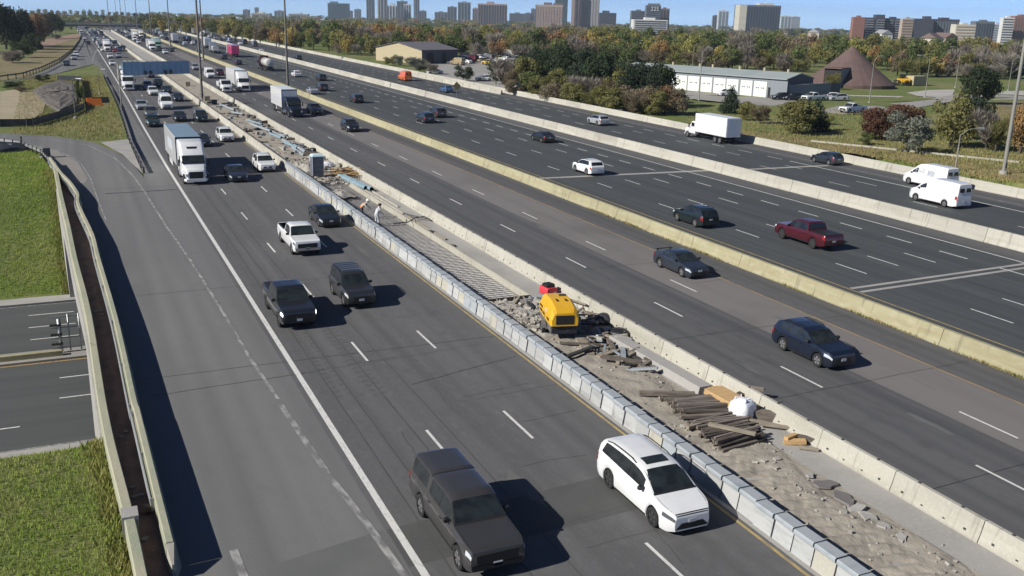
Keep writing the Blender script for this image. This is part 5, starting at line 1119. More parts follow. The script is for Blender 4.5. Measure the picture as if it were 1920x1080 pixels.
# more materials far up the zone
for i, (px, m, s) in enumerate((((388, 190), 'wood_grey', .7), ((402, 196), 'tarp_dark', .6), ((352, 162), 'wood_grey', .7))):
    p = at(*px); tag(obj('material_crate', MB().rrbox([(-s, s * .7, 0, s * 1.3, .05), (s, s * .7, 0, s * 1.2, .05)]).box(-s * .75, s * .75, -s * .9, s * .9, s * 1.25, s * 1.34).mesh('material_crate', m), None, (p.x, p.y, .05)), ('tan concrete footing at the foot of the work zone pole', 'dark covered crate next to the work zone pole', 'tan crate far up the work zone under the sign')[i], 'crate')

clutter = MB()
for k in range(150):
    y = rnd.uniform(38, 51.5); x = rnd.gauss(25.2, .9); s = rnd.uniform(.04, .13); e_ = rnd.choice([1, 1.5, 5, 8])
    if not 21.5 < x < 26.5 or (22.4 < x < 24.6 and 43.4 < y < 47.2): continue
    clutter.box(-s, s, -s * e_, s * e_, 0, s * rnd.choice([.5, 1, 1.4]), rnd.choice([0, 1, 2, 3, 3, 4]), Matrix.Translation((x, y, .1 + rnd.uniform(0, .15))) @ Matrix.Rotation(rnd.uniform(0, 3), 4, 'Z') @ Matrix.Rotation(rnd.uniform(-.25, .25), 4, 'X'))
for k in range(260):
    y = rnd.uniform(102, 185); x = rnd.choice([rnd.gauss(25.9, .35), rnd.uniform(21.8, 26.2)]); s = rnd.uniform(.06, .22); e_ = rnd.choice([1, 1, 4])
    clutter.box(-s, s, -s * e_, s * e_, 0, s * rnd.choice([.5, 1, 2]), rnd.choice([0, 0, 1, 2, 3]), Matrix.Translation((min(x, 26.6), y, .08)) @ Matrix.Rotation(rnd.uniform(0, 3), 4, 'Z'))
o = obj('debris', clutter.mesh('debris', ['steel_dark', 'pipe_grey', 'concrete_white', 'wood_old', 'wood_grey'])); o['kind'] = 'stuff'; o['label'] = 'small clutter of fittings and offcuts lying about the work zone'

# ------------------------------------------------------------------ workers
def person(loc, rz, joints, bones, radii, m_cloth, label, extra):
    me = bpy.data.meshes.new('body'); me.from_pydata([Vector(j) for j in joints], bones, [])
    o = bpy.data.objects.new('person', me); COL.objects.link(o); o.location = loc; o.rotation_euler = (0, 0, rz); me.materials.append(MATS[m_cloth])
    md = o.modifiers.new('skin', 'SKIN'); md.use_smooth_shade = True
    if not me.skin_vertices: me.attributes.new('skin', 'FLOAT', 'POINT')
    for i, r_ in enumerate(radii):
        sv = me.skin_vertices[0].data[i]; sv.radius = (r_, r_ * .85); sv.use_root = (i == 0)
    o.modifiers.new('sub', 'SUBSURF').levels = 1; o.modifiers['sub'].render_levels = 2
    tag(o, label, 'person', 'workers on the rebar mat')
    for nm, mb, m in extra: obj(nm, mb.mesh(nm, m, True, 50), o)
    return o
mat('skin', (.42, .26, .19), .6); mat('jeans', (.07, .085, .12), .9); mat('shirt_pale', (.55, .57, .58), .9, layers=[((.42, .45, .48), (6, 6, 6), .45, .65, .6)], space='obj'); mat('vest_orange', (.62, .22, .07), .85, layers=[((.5, .17, .06), (5, 5, 5), .45, .65, .6)], space='obj'); mat('vest_stripe', (.7, .7, .55), .6); mat('helmet_white', (.75, .75, .72), .4); mat('hair_dark', (.03, .025, .02), .8)
def worker_parts(lean, m_top):
    hip = Vector((0, 0, .9)); sh = hip + Vector((0, math.sin(lean) * .5, math.cos(lean) * .5)); nk = sh + Vector((0, math.sin(lean) * .12, math.cos(lean) * .1)); hd = nk + Vector((0, math.sin(lean + .2) * .16, math.cos(lean + .2) * .16))
    J = [hip, hip + (sh - hip) * .5, sh, nk, hd, Vector((-.11, 0, .86)), Vector((-.12, .05, .48)), Vector((-.13, -.03, .09)), Vector((-.13, .13, .05)), Vector((.11, 0, .86)), Vector((.14, .10, .48)), Vector((.16, .04, .09)), Vector((.16, .20, .05)),
         sh + Vector((-.2, 0, -.03)), sh + Vector((-.24, .16, -.26)), sh + Vector((-.16, .38, -.40)), sh + Vector((.2, 0, -.03)), sh + Vector((.25, .12, -.28)), sh + Vector((.17, .34, -.44))]
    B = [(0, 1), (1, 2), (2, 3), (3, 4), (0, 5), (5, 6), (6, 7), (7, 8), (0, 9), (9, 10), (10, 11), (11, 12), (2, 13), (13, 14), (14, 15), (2, 16), (16, 17), (17, 18)]
    Rr = [.15, .155, .15, .065, .095, .105, .075, .055, .05, .105, .075, .055, .05, .07, .055, .045, .07, .055, .045]
    head = MB(); hc = hd + Vector((0, .03, .06))
    head.loft([[tuple(hc + Vector((.105 * q * math.cos(a), .125 * q * math.sin(a), z))) for a in [6.28319 * k / 14 for k in range(14)]] for q, z in ((.5, -.13), (.85, -.08), (1, 0), (.9, .07), (.5, .12))])
    hat = MB().loft([[tuple(hc + Vector((.135 * q * math.cos(a), .165 * q * math.sin(a), z))) for a in [6.28319 * k / 16 for k in range(16)]] for q, z in ((1.25, .035), (1.0, .05), (.95, .10), (.7, .155), (.2, .18))])
    legs = MB()
    for ids in ((5, 6, 7), (9, 10, 11)):
        for a, b, r0, r1 in ((ids[0], ids[1], .115, .088), (ids[1], ids[2], .088, .068)): legs.tube(J[a] if a not in (5, 9) else J[a] + Vector((0, 0, .03)), J[b], r0, r1, 10)
    hands = MB()
    for w, e in ((15, 14), (18, 17)):
        d = (J[w] - J[e]).normalized(); hands.tube(J[w] - d * .02, J[w] + d * .09, .045, .035, 8)
        for k in range(4): hands.tube(J[w] + d * .08 + Vector(((k - 1.5) * .02, 0, 0)), J[w] + d * (.15 + .01 * (k in (1, 2))) + Vector(((k - 1.5) * .022, .0, -.02)), .010, .008, 5)
        hands.tube(J[w] + d * .03, J[w] + d * .09 + Vector((.04 if w == 15 else -.04, .01, 0)), .011, .009, 5)
    vest = MB(); up = (sh - hip).normalized(); fwd = Vector((0, up.z, -up.y)); rings = []
    for t, rx, ry in ((-.05, .19, .165), (.35, .185, .16), (.7, .205, .165), (.98, .19, .14), (1.06, .1, .09)):
        c = hip + (sh - hip) * t; rings.append([tuple(c + Vector((1, 0, 0)) * rx * math.cos(a) + fwd * ry * math.sin(a)) for a in [6.28319 * k / 16 for k in range(16)]])
    vest.loft(rings)
    boots = MB()
    for a in (7, 11): boots.rrbox([(0, .055, 0, .10, .03), (.0, .055, 0, .1, .03)]); boots.box(J[a].x - .055, J[a].x + .055, J[a].y - .08, J[a].y + .2, 0, .1)
    stripes = MB(); 
    for t in (.3, .62):
        rr = []
        for dt in (0, .1):
            c = hip + (sh - hip) * (t + dt); rr.append([tuple(c + Vector((1, 0, 0)) * .212 * math.cos(a) + fwd * .178 * math.sin(a)) for a in [6.28319 * k / 16 for k in range(16)]])
        stripes.loft(rr, cap=False)
    return J, B, Rr, dict(head=head, hat=hat, legs=legs, hands=hands, vest=vest, boots=boots, stripes=stripes)
J, B, Rr, E_ = worker_parts(R(42), 'shirt_pale')
p = at(676, 404); person((p.x + .1, p.y, -.2), R(-120), J, B, Rr, 'shirt_pale', 'worker in an orange vest and white helmet bending over the rebar', [('head', E_['head'], 'skin'), ('helmet', E_['hat'], 'helmet_white'), ('trousers', E_['legs'], 'jeans'), ('hand', E_['hands'], 'skin'), ('vest', E_['vest'], 'vest_orange'), ('vest_stripes', E_['stripes'], 'vest_stripe'), ('boots', E_['boots'], 'black_plastic')])
J, B, Rr, E_ = worker_parts(R(22), 'shirt_pale')
p = at(704, 418); person((p.x + .1, p.y, -.2), R(-70), J, B, Rr, 'shirt_pale', 'worker in pale work clothes stooping beside the movable barrier', [('head', E_['head'], 'skin'), ('hair', E_['hat'], 'hair_dark'), ('trousers', E_['legs'], 'shirt_pale'), ('hand', E_['hands'], 'skin'), ('jacket', E_['vest'], 'shirt_pale'), ('boots', E_['boots'], 'black_plastic')])

# ================================================================== poles, signs, fences
def mast(px, label, m='pole_brown', h=32, r=.34, base=True):
    p = at(*px); root = thing('high_mast_pole', label, 'light pole', (p.x, p.y, 0), 0, 'tall lighting masts')
    obj('shaft', MB().tube((0, 0, .3), (0, 0, h), r, r * .45, 14).mesh('shaft', m, True, 40), root)
    if base: obj('footing', MB().tube((0, 0, -.1), (0, 0, .45), r * 2.2, r * 2.0, 14).mesh('footing', 'concrete_grey', True, 40), root)
    obj('access_door', MB().box(-.12, .12, -r - .02, -r + .05, .8, 1.4).mesh('access_door', 'steel_dark'), root)
    mb = MB(); mb.tube((0, 0, h - .3), (0, 0, h + .2), .5, .5, 10); obj('lowering_ring', mb.mesh('lowering_ring', 'galv'), root)
    for k in range(6):
        a = 6.28319 * k / 6; obj('luminaire', MB().tube((.5 * math.cos(a), .5 * math.sin(a), h), (1.3 * math.cos(a), 1.3 * math.sin(a), h - .05), .06, n=6).tube((1.3 * math.cos(a), 1.3 * math.sin(a), h + .05), (1.3 * math.cos(a), 1.3 * math.sin(a), h - .35), .2, .3, 10).mesh('luminaire', 'galv'), root)
    return root
mast((540, 167), 'tall grey lighting mast on the median beside the blue tractor truck', r=.27); mast((381.5, 112), 'tall lighting mast on the median behind the white van', r=.3); mast((319.5, 85), 'farther tall mast on the median above the mint truck', r=.3); mast((284, 68), 'distant tall mast on the median', r=.3); mast((258, 58), 'farthest tall mast on the median', r=.3)
mast((379.5, 189), 'grey-brown lighting mast standing in the work zone', r=.25); mast((1881, 327), 'tall tan lighting mast on the grass at the right edge', 'galv_pole', r=.24)
for i, px in enumerate(((206, 60), (220, 55), (229, 57), (238, 54))): mast(px, ('leftmost of the far masts above the jam', 'second far mast above the jam', 'third far mast above the jam', 'rightmost of the far masts above the jam')[i], r=.25)
def lamp(base, top, tip, label, m='galv_pole', r=.11):
    b = at(*base); w = to_px(b)[2]; t = at_depth(*top, w); e = at_depth(*tip, w); h = t.z - b.z
    root = thing('street_lamp', label, 'street lamp', (b.x, b.y, b.z), 0, 'cobra-head street lamps')
    obj('post', MB().tube((0, 0, 0), (0, 0, h), r, r * .55, 10).mesh('post', m, True, 40), root)
    d = e - t; mid = Vector((d.x * .45, d.y * .45, h + d.z * .75)); end = Vector((d.x, d.y, h + d.z))
    obj('arm', MB().tube((0, 0, h - .1), mid, .06, .05, 8).tube(mid, end, .05, .045, 8).mesh('arm', m, True, 40), root)
    dn = Vector((d.x, d.y, 0)).normalized() if Vector((d.x, d.y, 0)).length > .1 else Vector((1, 0, 0))
    obj('lamp_head', MB().tube(end - dn * .1, end + dn * .75 - Vector((0, 0, .05)), .09, .17, 8).mesh('lamp_head', 'galv', True, 40), root)
    obj('footing', MB().tube((0, 0, -.1), (0, 0, .25), .3, .28, 10).mesh('footing', 'concrete_grey'), root)
for b, t, e, lab in (((1790, 325), (1797.5, 250), (1830, 238), 'street lamp just behind the two white vans'), ((1629.5, 193), (1636, 114), (1647, 104), 'street lamp in front of the brown salt dome'), ((1734, 182), (1740.5, 112), (1724, 103), 'street lamp right of the dome with its arm pointing left'),
        ((1791, 164), (1798.5, 93), (1784, 87), 'street lamp at the pale lot with its arm pointing left'), ((1845, 141), (1852, 93), (1843, 86), 'street lamp among trees near the right edge'), ((1890, 170), (1897, 113), (1907, 107), 'street lamp right behind the tall tan mast'),
        ((1500, 127), (1502, 98), (1511, 90), 'street lamp behind the end of the long garage'), ((1310.5, 188), (1315.5, 98), (1326, 89), 'street lamp on the lawn in front of the garage doors'), ((1298, 130), (1299, 96), (1304, 84), 'street lamp behind the garage roof'), ((1189, 121), (1190, 84), (1199, 76), 'street lamp behind the left end of the garage'),
        ((1077, 114), (1077.5, 88), (1086, 82), 'street lamp above the dark pines'), ((984.5, 107), (985, 76), (993, 69), 'right one of a close pair of yard lamps'), ((975, 105), (975, 71), (983, 64), 'left of a close pair of yard lamps'), ((866, 105), (866.5, 81), (873, 76), 'yard lamp right of the tan shed'), ((889, 104), (889, 66), (894, 62), 'taller yard lamp right of the tan shed'),
        ((629, 104), (628.5, 75), (630, 73), 'lamp post among trees left of the tan shed'), ((142, 221), (141, 148), (149, 146), 'slim lamp post on the grass by the mulch lot'), ((187.5, 176), (184, 131), (190, 129), 'slim lamp post by the gore fence')):
    lamp(b, t, e, lab, *(('pole_brown', .07) if b[0] < 200 else ()))
# overhead sign seen from behind
bl_, br_ = at(231, 142, 5.4), at(356, 138, 5.4); w = to_px(bl_)[2]; tl = at_depth(231, 116, w); H = tl.z - 5.4
root = thing('overhead_sign', 'big blue-grey back of an overhead sign spanning the near lanes', 'sign', (bl_.x, bl_.y, 0), math.atan2(br_.y - bl_.y, br_.x - bl_.x))
W = (br_ - bl_).length
obj('panel', MB().box(0, W, -.05, .05, 5.4, 5.4 + H).mesh('panel', 'sign_back'), root)
for k in range(11): obj('stiffener', MB().box(.4 + k * (W - .8) / 10 - .03, .4 + k * (W - .8) / 10 + .03, -.10, -.05, 5.45, 5.35 + H).mesh('stiffener', 'sign_back'), root)
for k in range(4): obj('sign_light', MB().box(-.15, .15, -.35, 0, 0, .6).mesh('sign_light', 'steel_dark'), root, ((.32, .40, .62, .70)[k] * W, -.12, 5.5))
for s in (.15, 1.0):
    for z in (5.6, 7.2): obj('truss_chord', MB().tube((-.7, .3 + s, z), (W - .2, .3 + s, z), .07, n=8).mesh('truss_chord', 'galv_pole', True), root)
for k in range(14):
    x = -.6 + k * (W - .5) / 13; obj('truss_web', MB().tube((x, .45, 5.6), (x + .9, .45, 7.2), .05, n=6).tube((x, 1.3, 7.2), (x + .9, 1.3, 5.6), .05, n=6).mesh('truss_web', 'galv_pole'), root)
for k in range(7): obj('catwalk_bracket', MB().box(-.08, .08, .1, 1.5, 0, .12).mesh('catwalk_bracket', 'galv_pole'), root, (1 + k * .9, 0, 5.4 + H + .05))
for x in (-.5,): obj('post', MB().tube((x, .5, 0), (x, .5, 7.6), .13, .11, 12).mesh('post', 'galv_pole', True, 40), root)
# ladder-like sign frame over the street below
root = thing('street_sign', 'galvanised ladder-like sign back standing on the street median beside the bridge', 'sign', (-2.0, 71.6, -6.8), 0)
a = at_depth(122, 617, to_px((-2, 71.6, -3))[2])
for x, r_ in ((-.35, .09), (.25, .05), (.95, .05)): obj('post', MB().tube((x, 0, .1), (x, 0, 2.5 if x < 0 else 2.8), r_ * (1.3 if x < 0 else 1), n=8).mesh('post', 'galv', True), root)
for z in (.3, 1.05, 1.8, 2.6): obj('rung', MB().box(-.9, 1.0, -.03, .03, z, z + .08).mesh('rung', 'galv'), root)
for z in (.6, 1.3, 2.0): obj('clamp', MB().box(-.95, -.2, -.12, .12, z, z + .14).mesh('clamp', 'steel_dark'), root)
root = thing('barrier_end_rail', 'thin steel edge rail standing along the bridge beside the street lanes', 'rail', (-1.1, 74, -7), 0)
obj('top_rail', MB().box(-.05, .05, 0, 11.3, .45, .55).mesh('top_rail', 'galv'), root)
for k in range(4): obj('post', MB().box(-.04, .04, k * 3.7, k * 3.7 + .08, 0, .5).mesh('post', 'galv'), root)
# yellow diamond sign on the pale barrier
p = at(852, 196); root = thing('warning_sign', 'yellow warning sign on a post fixed to the pale barrier', 'sign', (67.45, p.y, 1.1), 0)
obj('post', MB().box(-.05, .05, -.03, .03, 0, 2.2).mesh('post', 'galv'), root); obj('plate', MB().box(-.6, .6, -.05, -.02, -.6, .6, m=Matrix.Rotation(R(45), 4, 'Y')).mesh('plate', 'paint_yellow'), root, (0, 0, 2.4))
p = at(972, 178); root = thing('roadside_sign', 'small grey roadside sign on a post in front of the dark trees', 'sign', (p.x, p.y, 0), 0); obj('post', MB().box(-.06, .06, -.04, .04, 0, 3.0).mesh('post', 'wood_grey'), root); obj('plate', MB().box(-.45, .45, -.07, -.04, 1.9, 3.0).mesh('plate', 'galv'), root)
# orange sign trailer on the verge
p = at(186, 198); root = thing('sign_trailer', 'toppled orange construction sign board on the grass by the gore', 'sign', (p.x, p.y, 0), R(15))
obj('board', MB().box(-1.9, .6, -.08, .08, .1, 1.5, m=Matrix.Rotation(R(-28), 4, 'X')).mesh('board', 'orange_plastic'), root); obj('back_frame', MB().box(-.9, 1.9, .25, .5, .5, 1.5, m=Matrix.Rotation(R(-14), 4, 'X')).mesh('back_frame', 'wood_dark'), root)
for x in (-1.2, 1.2): obj('leg', MB().box(x - .05, x + .05, -.9, .6, 0, .12).mesh('leg', 'galv'), root)
# guide rails and fences
def guide_rail(pts, label, step=2.0, h=.75, m='galv', pm='wood_dark', name='guide_rail', rail=True):
    pts = [Vector((p[0], p[1], ground(p[0], p[1]) if p[0] < -3 or p[0] > 95 else 0)) for p in pts]; root = thing(name, label, 'guide rail', pts[0]); o0 = pts[0]
    if rail:
        for a, b in zip(pts, pts[1:]):
            a, b = a - o0, b - o0; d = (b - a).normalized(); n = Vector((d.y, -d.x, 0)); mb = MB()
            pr = [(.0, h - .3), (.07, h - .25), (.02, h - .16), (.07, h - .06), (0, h), (-.03, h), (-.03, h - .3)]
            mb.loft([[tuple(a + n * x + Vector((0, 0, z))) for x, z in pr], [tuple(b + n * x + Vector((0, 0, z))) for x, z in pr]]); obj('rail', mb.mesh('rail', m), root)
    L = sum((b - a).length for a, b in zip(pts, pts[1:])); s = 0
    pm_me = MB().box(-.09, .09, -.09, .09, -.2, h + .08).mesh('post', pm)
    while s < L:
        r_ = s
        for a, b in zip(pts, pts[1:]):
            l = (b - a).length
            if r_ <= l: obj('post', pm_me, root, a + (b - a) * (r_ / l) - o0); break
            r_ -= l
        s += step
    return root
guide_rail([(-2.75, 114.5), (-3.9, 123), (-6.3, 131.3), (-9.4, 135.7)], 'steel guide rail with dark posts inside the ramp curve', 1.7)
guide_rail([(6.15, 107.5), (6.15, 134), (6.55, 152.5), (7.05, 181), (7.3, 225), (7.4, 258)], 'low dark cable rail along the gore beside the shoulder', 4.0, .62, 'steel_dark', 'steel_dark')
guide_rail([tuple((at(*q).x, at(*q).y)) for q in ((0, 153), (44, 146.5), (80, 134), (112, 118), (137, 98), (150, 79), (156, 64))], 'dark barrier rail along the outside of the curving slip road', 4.0, 1.3, 'steel_dark', 'steel_dark')
p = at(42, 281); tag(obj('marker_post', MB().box(-.08, .08, -.08, .08, 0, 1.6).box(-.11, .11, -.11, .11, 1.5, 1.62).mesh('marker_post', 'wood_old'), None, (p.x, p.y, 0)), 'brown wooden marker post at the inside of the ramp curve', 'post')
p = at(88, 300, -.3); root = thing('utility_cabinet', 'grey-blue utility cabinet beside the end of the ramp barrier', 'cabinet', (p.x, p.y, ground(p.x, p.y)), .2); obj('box', MB().rrbox([(-.3, .4, .1, 1.1, .05), (.3, .4, .1, 1.1, .05)]).mesh('box', 'machine_grey'), root); obj('plinth', MB().box(-.7, .7, -.6, .6, -.4, .1).mesh('plinth', 'concrete_grey'), root)
# black geotextile heap left of the ramp
p = at(20, 300, -1.2); mb = MB(); mb.loft([[(4.2 * q * math.cos(a) * (1 + .1 * math.sin(3 * a)), 2.6 * q * math.sin(a) * (1 + .1 * math.cos(4 * a)), z + .1 * math.sin(5 * a)) for a in [6.28319 * k / 24 for k in range(24)]] for q, z in ((1, -.8), (.85, .2), (.55, .55), (.2, .7))])
tag(obj('tarpaulin_heap', mb.mesh('tarpaulin_heap', 'tarp_dark', True, 40), None, (p.x - 1.5, p.y, ground(p.x, p.y) + .2)), 'heap of black tarpaulin on the grass inside the ramp', 'tarpaulin')
for k in range(5): tag(obj('loose_pipe', MB().tube((-2.5 + k * .2, -1 + .5 * k, .75), (1.8, -.6 + .4 * k, .55), .07, n=6).mesh('loose_pipe', 'pipe_grey'), None, (p.x - 1.5, p.y - .4, ground(p.x, p.y) + .15)), f'{("first", "second", "third", "fourth", "fifth")[k]} thin pale pipe on the black tarpaulin heap', 'pipe', 'pipes on the tarpaulin')

# ------------------------------------------------------------------ ground patches left of the freeway
px2 = lambda l: [(at(*q).x, at(*q).y) for q in l]
sheet('dirt', px2([(0, 172), (40, 166), (60, 173), (85, 195), (80, 212), (60, 224), (0, 232)]), 'dirt_tan', .05)
sheet('dirt', px2([(0, 100), (30, 118), (60, 103), (85, 85), (150, 66), (148, 78), (135, 97), (110, 117), (78, 133), (42, 145), (0, 152)]), 'grass_dry', .05)
sheet('dirt', px2([(75, 85), (80, 75), (150, 62), (152, 68), (85, 90)]), 'dirt_red', .055)
pm = px2([(60, 172), (95, 152), (138, 149), (147, 165), (146, 195), (138, 208), (95, 216), (85, 196)])
cx = sum(p[0] for p in pm) / 8; cy = sum(p[1] for p in pm) / 8
mb = MB(); rings = []
N = 48; ang = [6.28319 * k / N for k in range(N)]
poly = [Vector(p) for p in pm]
def edge_at(a):
    d = Vector((math.cos(a), math.sin(a))); best = 1
    for u, v in zip(poly, poly[1:] + poly[:1]):
        A = u - Vector((cx, cy)); B_ = v - Vector((cx, cy)); e = B_ - A; den = d.x * e.y - d.y * e.x
        if abs(den) < 1e-9: continue
        t = (A.x * e.y - A.y * e.x) / den; s = (A.x * d.y - A.y * d.x) / den
        if t > 0 and -1e-6 <= s <= 1 + 1e-6: best = t
    return best
er = [edge_at(a) for a in ang]
for q, z in ((1, 0), (.95, .35), (.8, .5), (.65, .6), (.5, .65), (.35, .7), (.2, .7), (.05, .7)): rings.append([(cx + er[i] * q * math.cos(a), cy + er[i] * q * math.sin(a), z + (rnd.uniform(-.14, .14) if q < 1 else 0)) for i, a in enumerate(ang)])
mb.loft(rings); tag(obj('mulch_heap', mb.mesh('mulch_heap', 'mulch')), 'broad low heap of grey brush mulch inside the silt fence', 'mulch heap')
def silt_fence(pts, label):
    pts = [Vector((p[0], p[1], 0)) for p in pts]; root = thing('silt_fence', label, 'fence', pts[0])
    for a, b in zip(pts, pts[1:]):
        n = max(1, int((b - a).length / 3))
        for k in range(n):
            p, q = a + (b - a) * (k / n) - pts[0], a + (b - a) * ((k + 1) / n) - pts[0]
            obj('fabric', MB().loft([[(p.x, p.y, 0), (p.x, p.y + .03, 0), (p.x, p.y + .03, 1.1), (p.x, p.y, 1.1)], [(q.x, q.y, 0), (q.x, q.y + .03, 0), (q.x, q.y + .03, 1.05), (q.x, q.y, 1.05)]]).mesh('fabric', 'tarp_dark'), root); obj('stake', MB().box(-.04, .04, -.04, .04, 0, 1.3).mesh('stake', 'wood_grey'), root, p)
silt_fence(px2([(0, 238), (50, 237), (62, 236), (100, 225), (145, 211), (158, 205), (156, 175), (153, 152), (108, 150)]), 'dark silt fence around the mulch and bare soil lot')
for i, (px, r_) in enumerate((((25, 163), 2.2), ((62, 158), 2.0), ((85, 151), 2.2), ((44, 172), 1.5))):
    pass

# ================================================================== yard, buildings, skyline
sheet('parking_lot', px2([(798, 121), (900, 106), (1140, 112), (1140, 128), (1060, 150), (960, 168), (905, 158), (862, 152), (815, 139)]), 'lot', .03, zfun=ground)
sheet('access_road', px2([(1180, 162), (1440, 184), (1515, 180), (1575, 193), (1640, 197), (1715, 190), (1790, 177), (1850, 176), (1920, 181), (1920, 187), (1800, 188), (1700, 205), (1640, 218), (1560, 213), (1440, 198), (1330, 192), (1240, 180), (1160, 172)]), 'lot', .03, zfun=ground)
sheet('access_road', px2([(1575, 178), (1700, 181), (1760, 184), (1760, 186), (1700, 183.5), (1575, 180)]), 'lot_pale', .05, zfun=ground)
sheet('parking_lot', px2([(1700, 174), (1740, 169), (1790, 168), (1786, 179), (1760, 183), (1720, 180)]), 'lot_pale', .04, zfun=ground)
sheet('parking_lot', px2([(1860, 172), (1920, 170), (1920, 179), (1850, 176)]), 'lot_pale', .04, zfun=ground)
sheet('gravel_strip', px2([(1365, 245), (1440, 250), (1560, 268), (1720, 290), (1920, 318), (1920, 345), (1720, 312), (1560, 283), (1440, 262), (1320, 240)]), 'grass_dry', .03, zfun=ground)
sheet('field_grass', px2([(1100, 210), (1300, 186), (1440, 200), (1560, 215), (1700, 208), (1920, 250), (1920, 295), (1560, 262), (1300, 232)]), 'grass', .03, zfun=ground)
sheet('field_grass', px2([(1640, 192), (1700, 180), (1760, 186), (1715, 190)]), 'grass', .06, zfun=ground)
sheet('gravel_strip', px2([(1780, 195), (1920, 190), (1920, 230), (1800, 215)]), 'grass_dry', .05, zfun=ground)
q0, q1 = at(1520, 266), at(1910, 306)
mb = MB(); tag(obj('drain_kerb', MB().loft([[(q0.x, q0.y, 0), (q0.x + .3, q0.y, 0), (q0.x + .3, q0.y, .25), (q0.x, q0.y, .25)], [(q1.x, q1.y, 0), (q1.x + .3, q1.y, 0), (q1.x + .3, q1.y, .25), (q1.x, q1.y, .25)]]).mesh('drain_kerb', 'concrete_white')), 'thin pale concrete kerb along the grass bank at the right', 'kerb')
mat('wall_tan', (.43, .37, .245), .8, layers=[((.38, .33, .215), (.3, .3, 3), .45, .65, .5)]); mat('wall_slate', (.10, .105, .125), .8); mat('roof_slate', (.14, .135, .155), .8, layers=[((.11, .105, .125), (.3, .3, .3), .45, .65, .6)])
mat('wall_bluegrey', (.21, .235, .26), .75); mat('roof_metal', (.30, .34, .34), .6, layers=[((.25, .29, .30), (.2, .2, .2), .45, .65, .6)]); mat('door_white', (.68, .70, .68), .6); mat('shingle_brown', (.125, .085, .078), .9, layers=[((.095, .065, .06), (.6, .6, .8), .45, .65, .7), ((.16, .11, .10), (3, 3, 3), .5, .75, .5, 6)], bump=.4, bump_scale=(3, 3, 3))
# tan shed
a, b, c = at(705, 113), at(791, 120), at(858, 118); d = a + (c - b); h = 6.6; e = 4.6
root = thing('storage_shed', 'tan gable-ended storage shed with dark roof beside the yard', 'shed', (0, 0, 0))
def v(p, z): return (p.x, p.y, z)
g = MB(); m1 = (a + b) / 2; m2 = (d + c) / 2
def wall(name, pts, m, par):
    c0 = Vector((sum(p[0] for p in pts) / len(pts), sum(p[1] for p in pts) / len(pts), 0)); return obj(name, MB().add(pts, [tuple(range(len(pts)))]).mesh(name, m), par)
wall('gable_wall', [v(a, 0), v(b, 0), v(b, e), v(m1, h), v(a, e)], 'wall_tan', root); wall('side_wall', [v(b, 0), v(c, 0), v(c, e), v(b, e)], 'wall_slate', root); wall('back_wall', [v(d, 0), v(c, 0), v(c, e), v(m2, h), v(d, e)], 'wall_tan', root); wall('far_wall', [v(a, 0), v(d, 0), v(d, e), v(a, e)], 'wall_tan', root)
ov = (b - a).normalized() * .6; fr = (b - c).normalized() * .5; dn = Vector((0, 0, -.12))
for s0, s1, n in ((b, c, ov), (a, d, -ov)):
    P4 = [Vector(v(m1, h)) + fr + Vector((0, 0, .1)), Vector(v(m2, h)) - fr + Vector((0, 0, .1)), Vector(v(s1, e)) - fr + n + dn, Vector(v(s0, e)) + fr + n + dn]
    obj('roof', MB().loft([[tuple(p) for p in P4], [tuple(p + Vector((0, 0, .15))) for p in P4]]).mesh('roof', 'roof_slate'), root)
for t0, t1 in ((.12, .32), (.55, .68)):
    p, q = b + (c - b) * t0, b + (c - b) * t1; n = ov.normalized() * .06; obj('door', MB().add([v(p + n, 0), v(q + n, 0), v(q + n, 3.6), v(p + n, 3.6)], [(0, 1, 2, 3)]).mesh('door', 'trim_black'), root)
p = at(806, 117); root = thing('yard_sign', 'white board on a slanted post in front of the tan shed', 'sign', (p.x, p.y, 0)); obj('board', MB().box(-1.2, 1.2, -.05, .05, 3.2, 4.1).mesh('board', 'door_white'), root); obj('post', MB().tube((-1, .1, 0), (0, .1, 3.4), .06, n=6).mesh('post', 'galv'), root)
# long garage
f0, f1 = at(1165, 158.5), at(1474, 186); dirv = (f1 - f0).normalized(); nb = Vector((-dirv.y, dirv.x, 0)); nb = nb if nb.x > 0 else -nb; dep = 11; hh = 4.3
root = thing('garage_building', 'long low grey garage with a row of white roller doors', 'garage', (0, 0, 0))
g0, g1 = f0 + nb * dep, f1 + nb * dep; mf, mb_ = (f0 + g0) / 2, (f1 + g1) / 2
wall('front_wall', [v(f0, 0), v(f1, 0), v(f1, hh), v(f0, hh)], 'wall_bluegrey', root); wall('end_wall', [v(f1, 0), v(g1, 0), v(g1, hh), v(mb_, hh + 1.1), v(f1, hh)], 'wall_slate', root); wall('back_wall', [v(g0, 0), v(g1, 0), v(g1, hh), v(g0, hh)], 'wall_slate', root); wall('end_wall', [v(f0, 0), v(g0, 0), v(g0, hh), v(mf, hh + 1.1), v(f0, hh)], 'wall_slate', root)
for s0, s1, n in ((f0, f1, -nb), (g0, g1, nb)):
    P4 = [Vector(v(mf, hh + 1.15)), Vector(v(mb_, hh + 1.15)), Vector(v(s1, hh - .05)) + n * .5, Vector(v(s0, hh - .05)) + n * .5]
    obj('roof', MB().loft([[tuple(p) for p in P4], [tuple(p + Vector((0, 0, .18))) for p in P4]]).mesh('roof', 'roof_metal'), root)
Lg = (f1 - f0).length
doors = [(1243, 1264), (1266, 1287), (1289, 1310), (1313, 1334), (1337, 1359), (1361, 1383), (1387, 1409), (1412, 1436)] + [(1221, 1241), (1199, 1219), (1178, 1197)]
